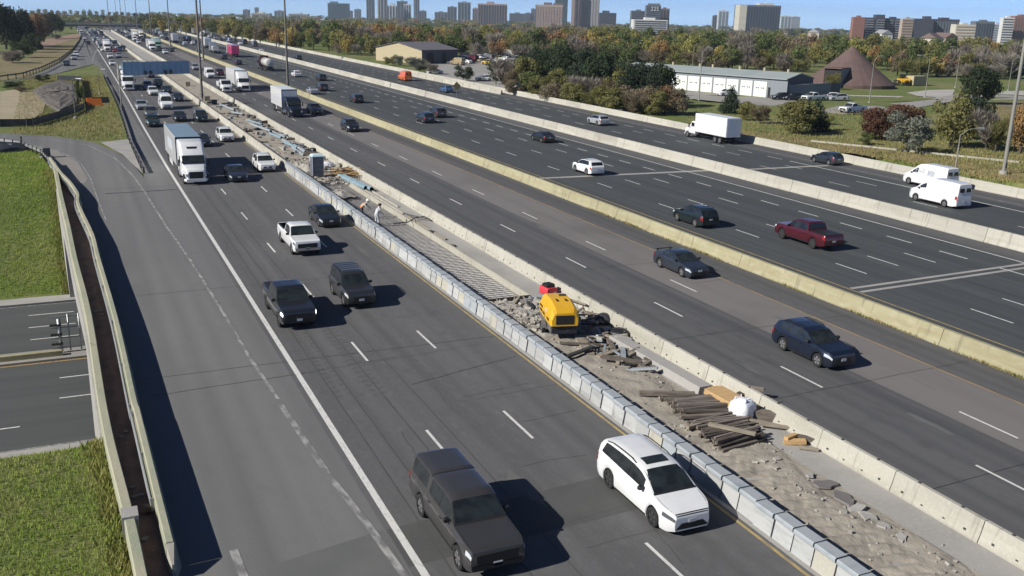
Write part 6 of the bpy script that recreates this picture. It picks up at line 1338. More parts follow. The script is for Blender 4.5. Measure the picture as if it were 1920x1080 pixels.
def along_px(x):        # point of the front line seen at picture column x
    lo, hi = 0.0, 1.0
    for _ in range(40):
        m = (lo + hi) / 2
        if to_px(f0 + (f1 - f0) * m)[0] < x: lo = m
        else: hi = m
    return f0 + (f1 - f0) * lo
for x0, x1 in doors:
    p, q = along_px(x0), along_px(x1); o_ = -nb * .08
    dd = obj('roller_door', MB().loft([[v(p + o_, 0), v(p, 0), v(p, 3.5), v(p + o_, 3.5)], [v(q + o_, 0), v(q, 0), v(q, 3.5), v(q + o_, 3.5)]]).mesh('roller_door', 'door_white'), root)
    for k in (1, 2, 4, 5): obj('door_pane', MB().add([v(p + (q - p) * (k / 7 + .03) + o_ * 1.3, 1.9), v(p + (q - p) * (k / 7 + .11) + o_ * 1.3, 1.9), v(p + (q - p) * (k / 7 + .11) + o_ * 1.3, 2.15), v(p + (q - p) * (k / 7 + .03) + o_ * 1.3, 2.15)], [(0, 1, 2, 3)]).mesh('door_pane', 'glass'), dd)
p, q = along_px(1439), along_px(1443); obj('door', MB().add([v(p - nb * .1, 0), v(q - nb * .1, 0), v(q - nb * .1, 2.3), v(p - nb * .1, 2.3)], [(0, 1, 2, 3)]).mesh('door', 'trim_black'), root)
for t in (.25, .42, .5, .66, .8, .93): obj('roof_vent', MB().tube(v(mf + (mb_ - mf) * t, hh + 1.0), v(mf + (mb_ - mf) * t, hh + 2.0), .3, n=8).mesh('roof_vent', 'wall_tan'), root)
# annex at its end
x0, x1 = at(1476, 186), at(1506, 185); root = thing('garage_annex', 'small flat grey annex at the end of the garage', 'annex', (0, 0, 0)); k0, k1 = x0 + nb * 9, x1 + nb * 12
obj('wall', MB().add([v(x0, 0), v(x1, 0), v(k1, 0), v(k0, 0), v(x0, 3.2), v(x1, 3.2), v(k1, 3.2), v(k0, 3.2)], [(0, 1, 5, 4), (1, 2, 6, 5), (2, 3, 7, 6), (3, 0, 4, 7)]).mesh('wall', 'wall_bluegrey'), root); obj('roof', MB().add([v(x0, 3.22), v(x1, 3.22), v(k1, 3.22), v(k0, 3.22)], [(0, 1, 2, 3)]).mesh('roof', 'lot_pale'), root)
c0, c1 = at(1507, 184), at(1558, 180); root = tag(obj('dark_container', MB().loft([[v(c0, 0), v(c0 + nb * 4, 0), v(c0 + nb * 4, 3.0), v(c0, 3.0)], [v(c1, 0), v(c1 + nb * 4, 0), v(c1 + nb * 4, 3.0), v(c1, 3.0)]]).mesh('dark_container', 'wall_slate')), 'dark flat-topped shed between garage annex and salt dome', 'shed')
# salt dome
l, r_ = at(1524, 162), at(1672, 163); cc = (l + r_) / 2 + Vector((.3, .8, 0)).normalized() * 3; rad = (r_ - l).length / 2; hgt = at_depth(1604, 86, to_px(cc)[2]).z
root = thing('salt_dome', 'big brown shingled conical salt dome', 'dome', (cc.x, cc.y, 0)); n = 28
obj('roof', MB().loft([[(rad * q * math.cos(6.28319 * k / n), rad * q * math.sin(6.28319 * k / n), z) for k in range(n)] for q, z in ((1, 0), (1, .8), (.52, hgt * .5), (.03, hgt * .99))]).mesh('roof', 'shingle_brown'), root)
al = math.atan2(-cc.y * .55, -cc.x) - .05; dx = Vector((math.cos(al), math.sin(al), 0)); sx_ = Vector((-dx.y, dx.x, 0))
A = [dx * rad * 1.06 + sx_ * s for s in (-2.3, 2.3)] + [dx * rad * .45 + sx_ * s for s in (2.3, -2.3)]
obj('porch', MB().add([(p.x, p.y, 0) for p in A] + [(p.x, p.y, 5.0) for p in A], [(0, 3, 7, 4), (1, 2, 6, 5), (4, 5, 6, 7)]).mesh('porch', 'wall_bluegrey'), root); obj('porch_opening', MB().add([(p.x * .99, p.y * .99, z) for p, z in ((A[0], 0), (A[1], 0), (A[1], 4.6), (A[0], 4.6))], [(0, 1, 2, 3)]).mesh('porch_opening', 'trim_black'), root)
obj('porch_roof', MB().add([(p.x * 1.02, p.y * 1.02, 5.02) for p in A] + [(p.x, p.y, 5.25) for p in A], [(0, 1, 2, 3), (4, 5, 6, 7), (0, 1, 5, 4), (3, 0, 4, 7), (1, 2, 6, 5)]).mesh('porch_roof', 'shingle_brown'), root)
# vehicles in the yards
for kind, col, px, rz, lab in (('pickup_open', 'white', (1598, 211), 100, 'white pickup driving on the access road alone'), ('pickup_open', 'white', (1526, 189), 95, 'white pickup parked beside the garage annex'), ('suv', 'white', (1556, 187), 60, 'white car with red roof box parked before the dome'), ('suv', 'silver', (1570, 189), 75, 'silver car parked before the dome'),
        ('suv', 'teal', (1464, 187), 80, 'dark teal car parked at the garage end'), ('suv', 'black', (1486, 188), 80, 'black car parked at the garage end, right of the teal one'), ('suv', 'white', (1362, 180), 85, 'white car in front of the roller doors, half behind a tree'), ('suv', 'white', (908, 152), 80, 'white car by the bushes at the yard edge'), ('sedan', 'white', (815, 139), 80, 'white car behind the barrier by the grey shrub')):
    car(kind, col, px, lab, False, 'C', 1, rot=R(rz), grp=GRP[2])
yard = []
ycol = ['yellow', 'white', 'grey', 'white', 'red', 'silver', 'gold', 'white', 'grey', 'black', 'charcoal', 'maroon']
for px in sorted((845 + rnd.uniform(0, 150), 112 + rnd.uniform(-2, 10)) for _ in range(24)):
    c = rnd.choice(ycol); k = rnd.choice(['van', 'pickup', 'suv', 'sedan']); yard.append((k, c)); m_ = yard.count((k, c))
    car(k, c, px, f'{("first", "second", "third", "fourth", "fifth")[min(4, m_ - 1)]} {c} {NAMES[k][1]} from the left in the crowded yard beside the tan shed', False, 'C', 1, rot=R(rnd.choice([20, 25, 110])), grp=GRP[2])
for i, (px, c) in enumerate((((905, 109), 'gold'), ((918, 109), 'gold'), ((1045, 110), 'cream'), ((1090, 112), 'white'), ((1110, 113), 'white'), ((960, 109), 'cream'))):
    p = at(*px); root = thing('parked_trailer', ('dull gold trailer at the left of the yard rows', 'second dull gold trailer in the yard', 'cream trailer behind the pines', 'white trailer behind the pines', 'second white trailer behind the pines', 'cream trailer mid yard')[i], 'trailer', (p.x, p.y, 0), R(70)); obj('box', MB().rrbox([(-3.2, 1.25, 1.0, 3.2, .06), (3.2, 1.25, 1.0, 3.2, .06)]).mesh('box', 'paint_' + c + '_car'), root)
    obj('chassis', MB().box(-.6, .6, -3.1, 3.1, .5, 1.0).mesh('chassis', 'under'), root)
    t, rm = wheel_parts(.45, .25, 12); tm = t.mesh('tyre', 'tyre'); rmm = rm.mesh('rim', ['rim', 'under'])
    for s in (-1, 1): w = obj('wheel', tm, root, (s * 1.05, -1.8, .45)); obj('rim', rmm, w)
p = at(985, 108); q = at(1000, 106); a_, b_ = at(862, 106), at(1100, 111)
fence = thing('yard_fence', 'low pale wall along the back of the yard', 'wall', (a_.x, a_.y, 0)); d_ = b_ - a_
for k in range(20): s0, s1 = d_ * (k / 20), d_ * ((k + .97) / 20); obj('panel', MB().loft([[(s0.x, s0.y, 0), (s0.x, s0.y + .2, 0), (s0.x, s0.y + .2, 1.8), (s0.x, s0.y, 1.8)], [(s1.x, s1.y, 0), (s1.x, s1.y + .2, 0), (s1.x, s1.y + .2, 1.8), (s1.x, s1.y, 1.8)]]).mesh('panel', 'lot_pale'), fence)
p = at(1690, 160); root = thing('wheel_loader', 'yellow wheel loader beside the salt dome', 'loader', (p.x, p.y, 0), R(60)); obj('body', MB().rrbox([(-2, .9, .8, 2.0, .2), (1.2, .9, .8, 1.9, .2)]).mesh('body', 'machine_yellow', True, 40), root); obj('cab', MB().rrbox([(-.6, .7, 1.9, 3.1, .1), (.6, .7, 1.9, 3.1, .1)]).mesh('cab', 'glass_side'), root); obj('bucket', MB().rrbox([(2.6, 1.3, .2, 1.1, .1), (3.3, 1.3, .2, .5, .1)]).mesh('bucket', 'machine_grey'), root)
t, rm = wheel_parts(.75, .5, 14); tm = t.mesh('tyre', 'tyre')
for s in (-1, 1):
    for y in (-1.2, 1.3): obj('wheel', tm, root, (s * .95, y, .75))
p = at(1718, 160); tag(obj('tan_container', MB().rrbox([(-3, 1.3, .1, 2.7, .05), (3, 1.3, .1, 2.7, .05)]).mesh('tan_container', 'wall_tan'), None, (p.x, p.y, 0), (0, 0, R(95))), 'tan container beside the wheel loader right of the dome', 'container')
# overpass closing the view of the freeway
root = thing('overpass', 'dark road overpass crossing the freeway in the far distance', 'bridge', (0, 830, 0)); zo = 0.4
obj('deck', MB().box(-70, 150, -6, 6, zo, zo + 1.6).mesh('deck', 'wall_slate'), root); obj('parapet', MB().box(-70, 150, -6.3, -6.05, zo + 1.0, zo + 2.5).mesh('parapet', 'concrete_grey'), root)
for x in (-8, 4, 23.5, 43, 67, 92): obj('pier', MB().box(x - .6, x + .6, -4, 4, -7, zo).mesh('pier', 'concrete_grey'), root)
for s, x in ((-1, -70), (1, 150)): obj('abutment', MB().box(min(x, x + s * 60), max(x, x + s * 60), -8, 8, -14, zo + 1).mesh('abutment', 'concrete_grey'), root)

# ------------------------------------------------------------------ skyline
for nm, c in (('bld_slate', (.13, .15, .18)), ('bld_blue', (.16, .21, .26)), ('bld_brown', (.17, .12, .11)), ('bld_brick', (.26, .13, .10)), ('bld_tan', (.40, .33, .27)), ('bld_cream', (.55, .52, .45)), ('bld_grey', (.30, .31, .33)), ('bld_pale', (.46, .50, .54)), ('bld_dark', (.06, .065, .085)), ('bld_pink', (.33, .26, .25)), ('bld_glass', (.10, .16, .19)), ('bld_white', (.62, .62, .61))):
    mat(nm, c, .7 if 'glass' not in nm else .25, layers=[(tuple(q * .85 for q in c), (.02, .02, .3), .45, .65, .6)])
mat('bld_window', (.045, .06, .08), .25); mat('bld_band', (.30, .31, .33), .8)
def tower(x0, x1, ytop, depth, m, label, style='bays', cat='tower', base=None, side=None, cap=None, win='bld_window', ang=0.0, sidefrac=.0):
    a = at_depth(x0, ytop, depth); b = at_depth(x1, ytop, depth); W = (b - a).length; ctr = (a + b) / 2; z1 = ctr.z; zb = -75
    root = thing('tower_block', label, cat, (ctr.x, ctr.y, zb), math.atan2(b.y - a.y, b.x - a.x), 'distant buildings on the skyline'); H = z1 - zb; D = W * .6
    obj('wall', MB().box(-W / 2, W / 2, 0, D, 0, H).mesh('wall', m), root)
    e = W * .012 + .15
    if style == 'bays':
        nb_ = max(3, int((x1 - x0) / 5)); bm_ = MB().box(-W / nb_ * .3, W / nb_ * .3, -e, 0, 3, H - 3).mesh('window_bay', win)
        for k in range(nb_): obj('window_bay', bm_, root, (-W / 2 + W * (k + .5) / nb_, 0, 0))
    elif style == 'floors':
        fl = int(min(26, (H - 40) / 3.6)); bm_ = MB().box(-W * .46, W * .46, -e, 0, -.7, .7).mesh('window_band', win)
        for k in range(fl): obj('window_band', bm_, root, (0, 0, H - 2.5 - k * 3.4))
    elif style == 'balcony':
        nb_ = max(2, int((x1 - x0) / 14)); fl = int(min(20, (H - 40) / 3.2))
        for k in range(nb_):
            obj('balcony_recess', MB().box(-W / nb_ * .36, W / nb_ * .36, -e, 0, 2, H - 2).mesh('balcony_recess', win), root, (-W / 2 + W * (k + .5) / nb_, 0, 0))
            bm_ = MB().box(-W / nb_ * .36, W / nb_ * .36, -e - 1.0, -e, -.45, .45).mesh('balcony', 'bld_band')
            for q in range(fl): obj('balcony', bm_, root, (-W / 2 + W * (k + .5) / nb_, 0, H - 3 - q * 3.0))
    for (cx0, cx1, ch) in (cap or [(.35, .65, .06)]): obj('penthouse', MB().box(-W / 2 + W * cx0, -W / 2 + W * cx1, D * .2, D * .8, H, H + max(2.0, ch * W)).mesh('penthouse', m if not side else side), root)
    if side: obj('end_wall', MB().box(-W / 2 - e * .3, -W / 2 + sidefrac * W, -e * 1.2, D * .8, 0, H - .5).mesh('end_wall', side), root)
    return root
T = tower
T(455, 467, 18, 3600, 'bld_slate', 'small slate tower at the left of the skyline'); T(477, 484, 14, 4200, 'bld_slate', 'thin slate tower beside the small slate tower'); T(470, 505, 24.5, 2600, 'bld_cream', 'low cream block below the thin slate tower', 'floors', 'building'); T(514, 532, 20, 3600, 'bld_blue', 'small blue-grey tower left of the median mast'); T(540, 576, 26, 3200, 'bld_pale', 'low pale block right of the median mast', 'floors', 'building')
T(614, 652, 6, 2600, 'bld_glass', 'broad glass office block with a sloping top', 'floors', cap=[(.1, .45, .08)]); T(655, 661, 20, 3800, 'bld_slate', 'tiny slate tower right of the glass office'); T(664, 676, 17, 3800, 'bld_blue', 'small domed blue tower between office and tall towers')
T(686.5, 701, -6, 3000, 'bld_slate', 'left of three tall slate towers'); T(707, 725, -8, 3000, 'bld_grey', 'middle of three tall slate towers', side='bld_cream', sidefrac=.12); T(724, 746, 10, 3300, 'bld_pale', 'pale stepped block between tall towers', cap=[(.3, .7, .15)]); T(744, 763, 2, 3100, 'bld_slate', 'slate block right of the pale stepped one'); T(757, 770, 8, 3050, 'bld_pale', 'pale blue block beside the slate block'); T(775.5, 786, -8, 3000, 'bld_blue', 'rightmost of three tall slate towers', side='bld_slate', sidefrac=.2)
T(786, 799, 20, 3300, 'bld_slate', 'low slate block beside the rightmost tall tower'); T(815, 838, 22.5, 3600, 'bld_slate', 'low twin slate block mid skyline'); T(839, 856, 12.5, 3000, 'bld_slate', 'square slate tower left of a taller one'); T(858.5, 882, 4, 2900, 'bld_blue', 'square blue-grey tower left of the brown slab'); T(886, 896, 15, 3000, 'bld_pink', 'narrow pink end block beside the brown slab'); T(896, 951, 7, 2300, 'bld_pink', 'wide brown apartment slab with dark bays', 'bays', cap=[(.3, .55, .07)], win='bld_dark')
T(996, 1004, 16, 3500, 'bld_blue', 'thin pale blue tower left of the beige block'); T(985, 996, 24, 3500, 'bld_slate', 'low slate block left of the thin pale tower'); T(955, 985, 25, 3800, 'bld_slate', 'row of low slate blocks right of the brown slab', 'floors'); T(1005, 1056, 9, 1900, 'bld_tan', 'beige apartment slab with stepped roof', 'bays', side='bld_brown', sidefrac=0, cap=[(.3, .6, .08), (.65, .95, .06)], win='bld_pink'); T(1041, 1065, -2, 2500, 'bld_glass', 'green glass tower behind the beige slab', 'floors', cap=[(.0, .3, .2)])
T(1073, 1092, -12, 2000, 'bld_brown', 'dark half of the tall twin apartment tower', 'bays', side='bld_pink', sidefrac=.3); T(1092, 1125, -12, 2010, 'bld_pink', 'pale half of the tall twin apartment tower', 'bays', win='bld_grey'); T(1124, 1156, 24, 2600, 'bld_dark', 'dark stepped block right of the twin tower', 'floors', cap=[(.2, .6, .12)])
T(1184, 1212, 20, 1700, 'bld_slate', 'low grey wing left of the tower numbered 225', 'floors', 'building'); t225 = T(1212, 1240, 10, 1650, 'bld_slate', 'stepped office tower with 225 in white on top', 'floors', cap=[(.15, .95, .12)]); T(1238, 1256, 16, 1680, 'bld_brown', 'dark stepped right part of the 225 tower', 'bays'); T(1188, 1252, 37, 1600, 'bld_white', 'white podium under the 225 tower', 'floors', 'building')
fc = bpy.data.curves.new('numerals', 'FONT'); fc.body = '225'; fc.size = 9.5; fc.align_x = 'CENTER'; fc.extrude = .1; ft = bpy.data.objects.new('numerals', fc); fm = bpy.data.meshes.new_from_object(ft); bpy.data.objects.remove(ft); fm.materials.append(MATS['bld_white']); fo = obj('numerals', fm, t225)
W225 = (at_depth(1240, 10, 1650) - at_depth(1212, 10, 1650)).length; z225 = at_depth(1226, 10, 1650).z + 75; fo.location = (W225 * .08, -1.2, z225 - 9.0); fo.rotation_euler = (R(90), 0, 0)
T(1337, 1348, 29, 2800, 'bld_slate', 'small slate tower left of the pale one'); T(1348, 1367, 20, 2700, 'bld_pale', 'small pale blue tower left of the big dark slab', win='bld_blue'); T(1388, 1465, 9.5, 2100, 'bld_slate', 'big dark apartment slab with a cream end wall', 'bays', side='bld_cream', sidefrac=.17, cap=[(.5, .62, .05), (.66, .85, .05)], win='bld_window'); T(1465, 1484, 30, 2900, 'bld_pale', 'pale block right of the big dark slab', win='bld_blue'); T(1484, 1501, 31, 2950, 'bld_pale', 'second pale block right of the big dark slab', 'floors', win='bld_blue')
T(1601, 1623, 32, 1250, 'bld_brick', 'red-brick end block of the long brown apartment row', 'plain'); T(1622, 1662, 33, 1270, 'bld_dark', 'left half of the dark balcony block', 'balcony', cap=[(.55, .98, .14)]); T(1661, 1694, 34.5, 1280, 'bld_dark', 'right half of the dark balcony block', 'balcony'); T(1693, 1714, 35, 1230, 'bld_tan', 'tan balconied end block in the apartment row', 'floors', win='bld_brown'); T(1713, 1752, 35, 1290, 'bld_dark', 'dark wall of the apartment row right of the tan end', 'plain', cap=[(.6, .9, .12)]); T(1751, 1800, 36, 1300, 'bld_dark', 'continuation of the dark apartment row', 'bays', win='bld_slate')
T(1793, 1831, 46, 1150, 'bld_cream', 'beige balconied low block near the right edge', 'floors', win='bld_tan'); T(1830, 1866, 40, 1350, 'bld_slate', 'slate block behind the beige low block', 'bays'); T(1862, 1882, 45, 1400, 'bld_pale', 'pale green glass block near the right edge', 'floors', win='bld_blue'); T(1882, 1903, 33, 1320, 'bld_white', 'white banded tower near the right edge', 'floors', win='bld_dark'); T(1904, 1935, 30, 1340, 'bld_brick', 'red-brick tower at the right edge', 'bays', win='bld_brown')
T(160, 205, 33, 1900, 'bld_blue', 'blue-grey slab above the far overpass', 'bays', 'building'); T(90, 112, 40, 2400, 'bld_slate', 'low slate block left of the far overpass', 'floors', 'building'); T(205, 232, 36, 2200, 'bld_pale', 'pale block above the far overpass', 'bays', 'building')
# houses peeking out of the wood
for i, (px, dp, s, m, rm_) in enumerate((((1350, 92), 560, 1, 'bld_white', 'bld_grey'), ((1746, 78), 620, 1.3, 'bld_cream', 'bld_brown'), ((1528, 66), 700, 1, 'bld_tan', 'bld_grey'), ((654, 100), 420, .8, 'bld_cream', 'bld_pink'), ((528, 92), 480, .7, 'bld_white', 'bld_pink'), ((1372, 82), 640, 1, 'bld_white', 'bld_grey'), ((1655, 68), 800, 1.2, 'bld_white', 'bld_grey'), ((1770, 76), 650, 1.2, 'bld_pink', 'bld_brown'), ((585, 86), 520, .8, 'bld_tan', 'bld_grey'))):
    p = at_depth(*px, dp); gz = ground(p.x, p.y); root = thing('house', f'{("white", "wide cream", "tan", "small cream", "small white", "pale", "long white", "pink brick", "small tan")[i]} house with {("grey", "brown", "grey", "pink", "pink", "grey", "grey", "brown", "grey")[i]} roof showing through the trees, {("above the garage", "right of the dome", "above the dome", "left of the tan shed", "by the freeway edge", "above the garage right part", "below the apartment row", "right of the dome top", "left of the shed")[i]}', 'house', (p.x, p.y, gz), R(20 + 9 * i)); w, d, hw = 6 * s, 4 * s, p.z - gz + 2
    obj('wall', MB().box(-w, w, -d, d, 0, hw).mesh('wall', m), root); obj('roof', MB().loft([[(-w - .4, -d - .4, hw), (-w - .4, d + .4, hw), (-w - .4, 0, hw + 2.6 * s)], [(w + .4, -d - .4, hw), (w + .4, d + .4, hw), (w + .4, 0, hw + 2.6 * s)]]).mesh('roof', rm_), root)
    for k in range(3): obj('window', MB().box(-.6, .6, -.06, 0, 0, 1.2).mesh('window', 'glass'), root, (-w * .6 + k * w * .6, -d, hw - 2))
ordw = ['first', 'second', 'third', 'fourth', 'fifth', 'sixth', 'seventh', 'eighth', 'ninth', 'tenth', 'eleventh', 'twelfth', 'thirteenth', 'fourteenth', 'fifteenth', 'sixteenth', 'seventeenth', 'eighteenth', 'nineteenth', 'twentieth'] + ['twenty-' + w for w in ('first', 'second', 'third', 'fourth', 'fifth', 'sixth', 'seventh', 'eighth', 'ninth')] + ['thirtieth'] + ['thirty-' + w for w in ('first', 'second', 'third', 'fourth', 'fifth', 'sixth', 'seventh', 'eighth', 'ninth')]

# ================================================================== trees
def crown_mesh(name, seed, n, rx, rz, leaf, kind='round', z0=.3, clumps=16):
    r_ = np.random.RandomState(seed); V = []; 
    if kind == 'round':
        cs = []
        for k in range(clumps):
            a = r_.uniform(0, 6.28); u = r_.uniform(-.75, .95); q = math.sqrt(max(0, 1 - u * u)) * r_.uniform(.45, .85)
            cs.append((rx * q * math.cos(a), rx * q * math.sin(a), rz * (u * .8), r_.uniform(.28, .48) * rx))
        cs.append((0, 0, 0, rx * .55))
    elif kind == 'cone':
        cs = []
        for k in range(clumps):
            t = (k + .5) / clumps; rr = rx * (1 - t) * r_.uniform(.75, 1.1) + .1; a = k * 2.4 + r_.uniform(-.4, .4)
            cs.append((rr * .55 * math.cos(a), rr * .55 * math.sin(a), rz * (t * 2 - 1), max(.15 * rx, rr * .62)))
    else:
        cs = [(r_.uniform(-.7, .7) * rx, r_.uniform(-.7, .7) * rx, r_.uniform(-.5, .8) * rz, r_.uniform(.3, .5) * rx) for _ in range(clumps)]
    cs = np.array(cs); idx = r_.choice(len(cs), n, p=cs[:, 3] ** 2 / (cs[:, 3] ** 2).sum())
    d = r_.normal(size=(n, 3)); d /= np.linalg.norm(d, axis=1)[:, None]
    rad = cs[idx, 3] * r_.uniform(.55, 1.08, n); c = cs[idx, :3] + d * rad[:, None] * np.array([1, 1, .85])
    if kind == 'twig':
        u = d * np.array([1, 1, .6]) + np.array([0, 0, .8]); u /= np.linalg.norm(u, axis=1)[:, None]; s = leaf * r_.uniform(.8, 1.8, n); wv = np.cross(u, r_.normal(size=(n, 3))); wv /= np.linalg.norm(wv, axis=1)[:, None] + 1e-9; w_ = s * .10
    else:
        nrm = d + r_.normal(size=(n, 3)) * .55; nrm /= np.linalg.norm(nrm, axis=1)[:, None]
        u = np.cross(nrm, r_.normal(size=(n, 3))); u /= np.linalg.norm(u, axis=1)[:, None] + 1e-9; wv = np.cross(nrm, u); s = leaf * r_.uniform(.5, 1.25, n); w_ = s * r_.uniform(.5, .9, n)
    a = u * s[:, None]; b = wv * w_[:, None]
    q = np.stack([c - a - b * .4, c - b * .9 + a * .1, c + a + b * .3, c + b - a * .15], 1).reshape(-1, 3)
    me = bpy.data.meshes.new(name); me.vertices.add(4 * n); me.vertices.foreach_set('co', q.astype(np.float32).ravel()); me.loops.add(4 * n); me.loops.foreach_set('vertex_index', np.arange(4 * n, dtype=np.int32)); me.polygons.add(n); me.polygons.foreach_set('loop_start', np.arange(0, 4 * n, 4, dtype=np.int32))
    try: me.polygons.foreach_set('loop_total', np.full(n, 4, np.int32))
    except Exception: pass
    me.update(calc_edges=True); me.validate(); me.materials.append(MATS['foliage_green']); return me
def trunk_mesh(h, r_, seed, limbs=5, top=None):
    rr = random.Random(seed); mb = MB(); p = Vector((0, 0, -.3)); pr = r_; pts = [p]
    for k in range(1, 4):
        q = Vector((rr.uniform(-.12, .12) * h * .3, rr.uniform(-.12, .12) * h * .3, h * k / 3)); mb.tube(p, q, pr, pr * .75, 7); p = q; pr *= .75; pts.append(q)
    for k in range(limbs):
        a = 6.28319 * k / limbs + rr.uniform(-.4, .4); b = pts[2] if k % 2 else pts[1]; e = b + Vector((math.cos(a) * h * .4, math.sin(a) * h * .4, h * rr.uniform(.25, .5))); mb.tube(b, e, r_ * .45, r_ * .12, 5)
    return mb.mesh('trunk', 'bark', True)
CR = {'round': [crown_mesh(f'crown', 10 + k, 5200, 1, 1, .062, clumps=22 + k % 5) for k in range(5)], 'far': [crown_mesh('crown', 40 + k, 1500, 1, 1, .085, clumps=16 + k % 4) for k in range(6)], 'cone': [crown_mesh('crown', 60 + k, 3600, 1, 1, .065, 'cone', clumps=34) for k in range(3)],
      'conefar': [crown_mesh('crown', 66 + k, 900, 1, 1, .09, 'cone', clumps=22) for k in range(2)], 'twig': [crown_mesh('crown', 70 + k, 2600, 1, 1, .15, 'twig', clumps=16) for k in range(3)], 'twigfar': [crown_mesh('crown', 76 + k, 900, 1, 1, .2, 'twig', clumps=14) for k in range(3)], 'shrub': [crown_mesh('crown', 80 + k, 4200, 1, 1, .06, 'shrub', clumps=16) for k in range(3)]}
TR = [trunk_mesh(1, .045, k) for k in range(4)]
def tree(x, y, h, w, col, style, label, group=None, name=None, z=None, low=.18, cat='tree'):
    """h total height, w crown width, low = share of the height below the crown"""
    z = ground(x, y) if z is None else z; k = rnd.randrange(100)
    name = name or ('conifer_tree' if 'cone' in style else 'bare_tree' if 'twig' in style else 'shrub' if style == 'shrub' else 'deciduous_tree')
    root = thing(name, label, cat, (x, y, z), rnd.uniform(0, 6.28), group)
    m = CR[style][k % len(CR[style])]; cz = h * (low + (1 - low) / 2)
    o = obj('crown', m, root, (0, 0, cz), (0, 0, 0), (w / 2, w / 2 * rnd.uniform(.85, 1.1), h * (1 - low) / 2 * 1.05)); o.material_slots[0].link = 'OBJECT'; o.material_slots[0].material = MATS['foliage_' + col]
    obj('trunk', TR[k % 4], root, (0, 0, 0), (0, 0, 0), (h * .75, h * .75, h * .72 if style != 'shrub' else h * .5)); return root
def tree_px(bx, by, wpx, hpx, col, style, label, group='trees and shrubs along the freeway', low=.04, cat='tree', name=None):
    if col in ('dark', 'spruce') and hpx > 40: wpx *= 1.12; hpx *= 1.1
    b = at(bx, by); d = to_px(b)[2]; return tree(b.x, b.y, hpx * d / FPX * 1.03, wpx * d / FPX, col, style, label, group, name, low=low, cat=cat)
# the belt of pines and bushes beyond the edge barrier: base px, width, height, colour, style, label
for a in ((870, 152, 36, 26, 'dark', 'shrub', 'round dark evergreen bush standing alone on the yard edge'), (787, 136, 46, 26, 'silver', 'twig', 'grey-green feathery shrub before the tan shed'), (810, 139, 30, 18, 'bare', 'twig', 'small grey shrub beside the feathery one'), (735, 122, 26, 14, 'olive', 'shrub', 'low olive bush at the corner of the shed'), (748, 124, 20, 18, 'silver', 'twig', 'grey bush at the shed corner'),
          (930, 158, 50, 40, 'dark', 'shrub', 'dark low bush at the left end of the pine belt'), (950, 165, 60, 50, 'bare', 'twig', 'grey leafless bush at the left of the belt'), (985, 170, 52, 62, 'olive', 'round', 'olive-gold round tree in the belt by the small sign'), (988, 150, 46, 46, 'spruce', 'round', 'dark pine crown above the olive tree'), (1030, 168, 56, 66, 'dark', 'round', 'dark pine in the middle of the belt, left one'), (1062, 172, 60, 72, 'dark', 'round', 'tallest dark pine in the belt'), (1045, 182, 46, 50, 'olive', 'round', 'green-gold tree before the tallest pine'),
          (1092, 176, 56, 68, 'spruce', 'round', 'dark pine right of the tallest pine'), (1120, 182, 58, 70, 'dark', 'round', 'broad dark pine near the garage end'), (1060, 192, 26, 22, 'silver', 'shrub', 'silvery small bush at the foot of the pines'), (1095, 194, 60, 48, 'bare', 'twig', 'grey-green leafless tree in front of the pines'), (1135, 196, 48, 44, 'brown', 'twig', 'brownish bush in front of the broad pine'), (1155, 196, 54, 62, 'olive', 'round', 'olive tree at the right of the pine belt'), (1190, 200, 56, 66, 'spruce', 'round', 'dark pine in front of the garage, left'), (1222, 204, 52, 76, 'spruce', 'cone', 'pointed dark pine in front of the garage doors'),
          (1175, 208, 60, 48, 'brown', 'round', 'brown-green bushy tree at the belt foot'), (1208, 212, 58, 52, 'brown', 'round', 'rusty brown bushy tree at the belt foot'), (1245, 214, 60, 50, 'rust', 'round', 'rust brown tree at the right end of the belt'), (1268, 216, 46, 46, 'brown', 'round', 'brown bushy tree behind the box truck'), (1010, 184, 44, 36, 'olive', 'shrub', 'olive bush at the barrier below the pines'), (965, 178, 40, 26, 'brown', 'shrub', 'brown low bush beside the small roadside sign'),
          (1369, 213, 46, 42, 'spruce', 'cone', 'small dark pine on the lawn behind the box truck'), (1400, 226, 40, 32, 'olive', 'round', 'olive bush right of the small dark pine'), (1425, 232, 34, 30, 'brown', 'twig', 'brown bush right of the olive bush'), (1495, 252, 84, 58, 'olive', 'round', 'olive-gold spreading tree on the lawn'), (1530, 246, 46, 52, 'spruce', 'cone', 'dark pine beside the olive-gold tree'), (1548, 234, 28, 18, 'olive', 'shrub', 'tiny bush right of the dark pine'),
          (1640, 262, 66, 60, 'red', 'round', 'dark reddish-brown tree left of the silver shrub'), (1690, 248, 80, 52, 'red', 'round', 'dark reddish bush behind the silver shrub'), (1622, 272, 32, 22, 'green', 'shrub', 'small green bush at the foot of the reddish tree'), (1701, 285, 78, 66, 'silver', 'shrub', 'big silvery green shrub above the white vans'), (1782, 276, 96, 102, 'olive', 'round', 'large olive-green tree right of the silver shrub'), (1825, 262, 60, 70, 'spruce', 'round', 'dark tree behind the large olive tree'), (1832, 195, 66, 60, 'dark', 'round', 'dark broad tree by the pale lot'), (1848, 282, 62, 70, 'bare', 'twig', 'bare grey tree left of the tan mast'), (1866, 285, 40, 56, 'olive', 'twig', 'thin olive tree behind the tan mast'), (1912, 288, 56, 84, 'orange', 'round', 'orange tree at the right picture edge'), (1905, 268, 40, 50, 'brown', 'twig', 'brown bare tree behind the orange edge tree'), (1560, 168, 24, 26, 'olive', 'twig', 'pale bush at the foot of the salt dome')):
    bx, by, wp, hp, c, st, lab = a; tree_px(bx, by, wp, hp, c, st, lab, cat='shrub' if st == 'shrub' else 'tree')
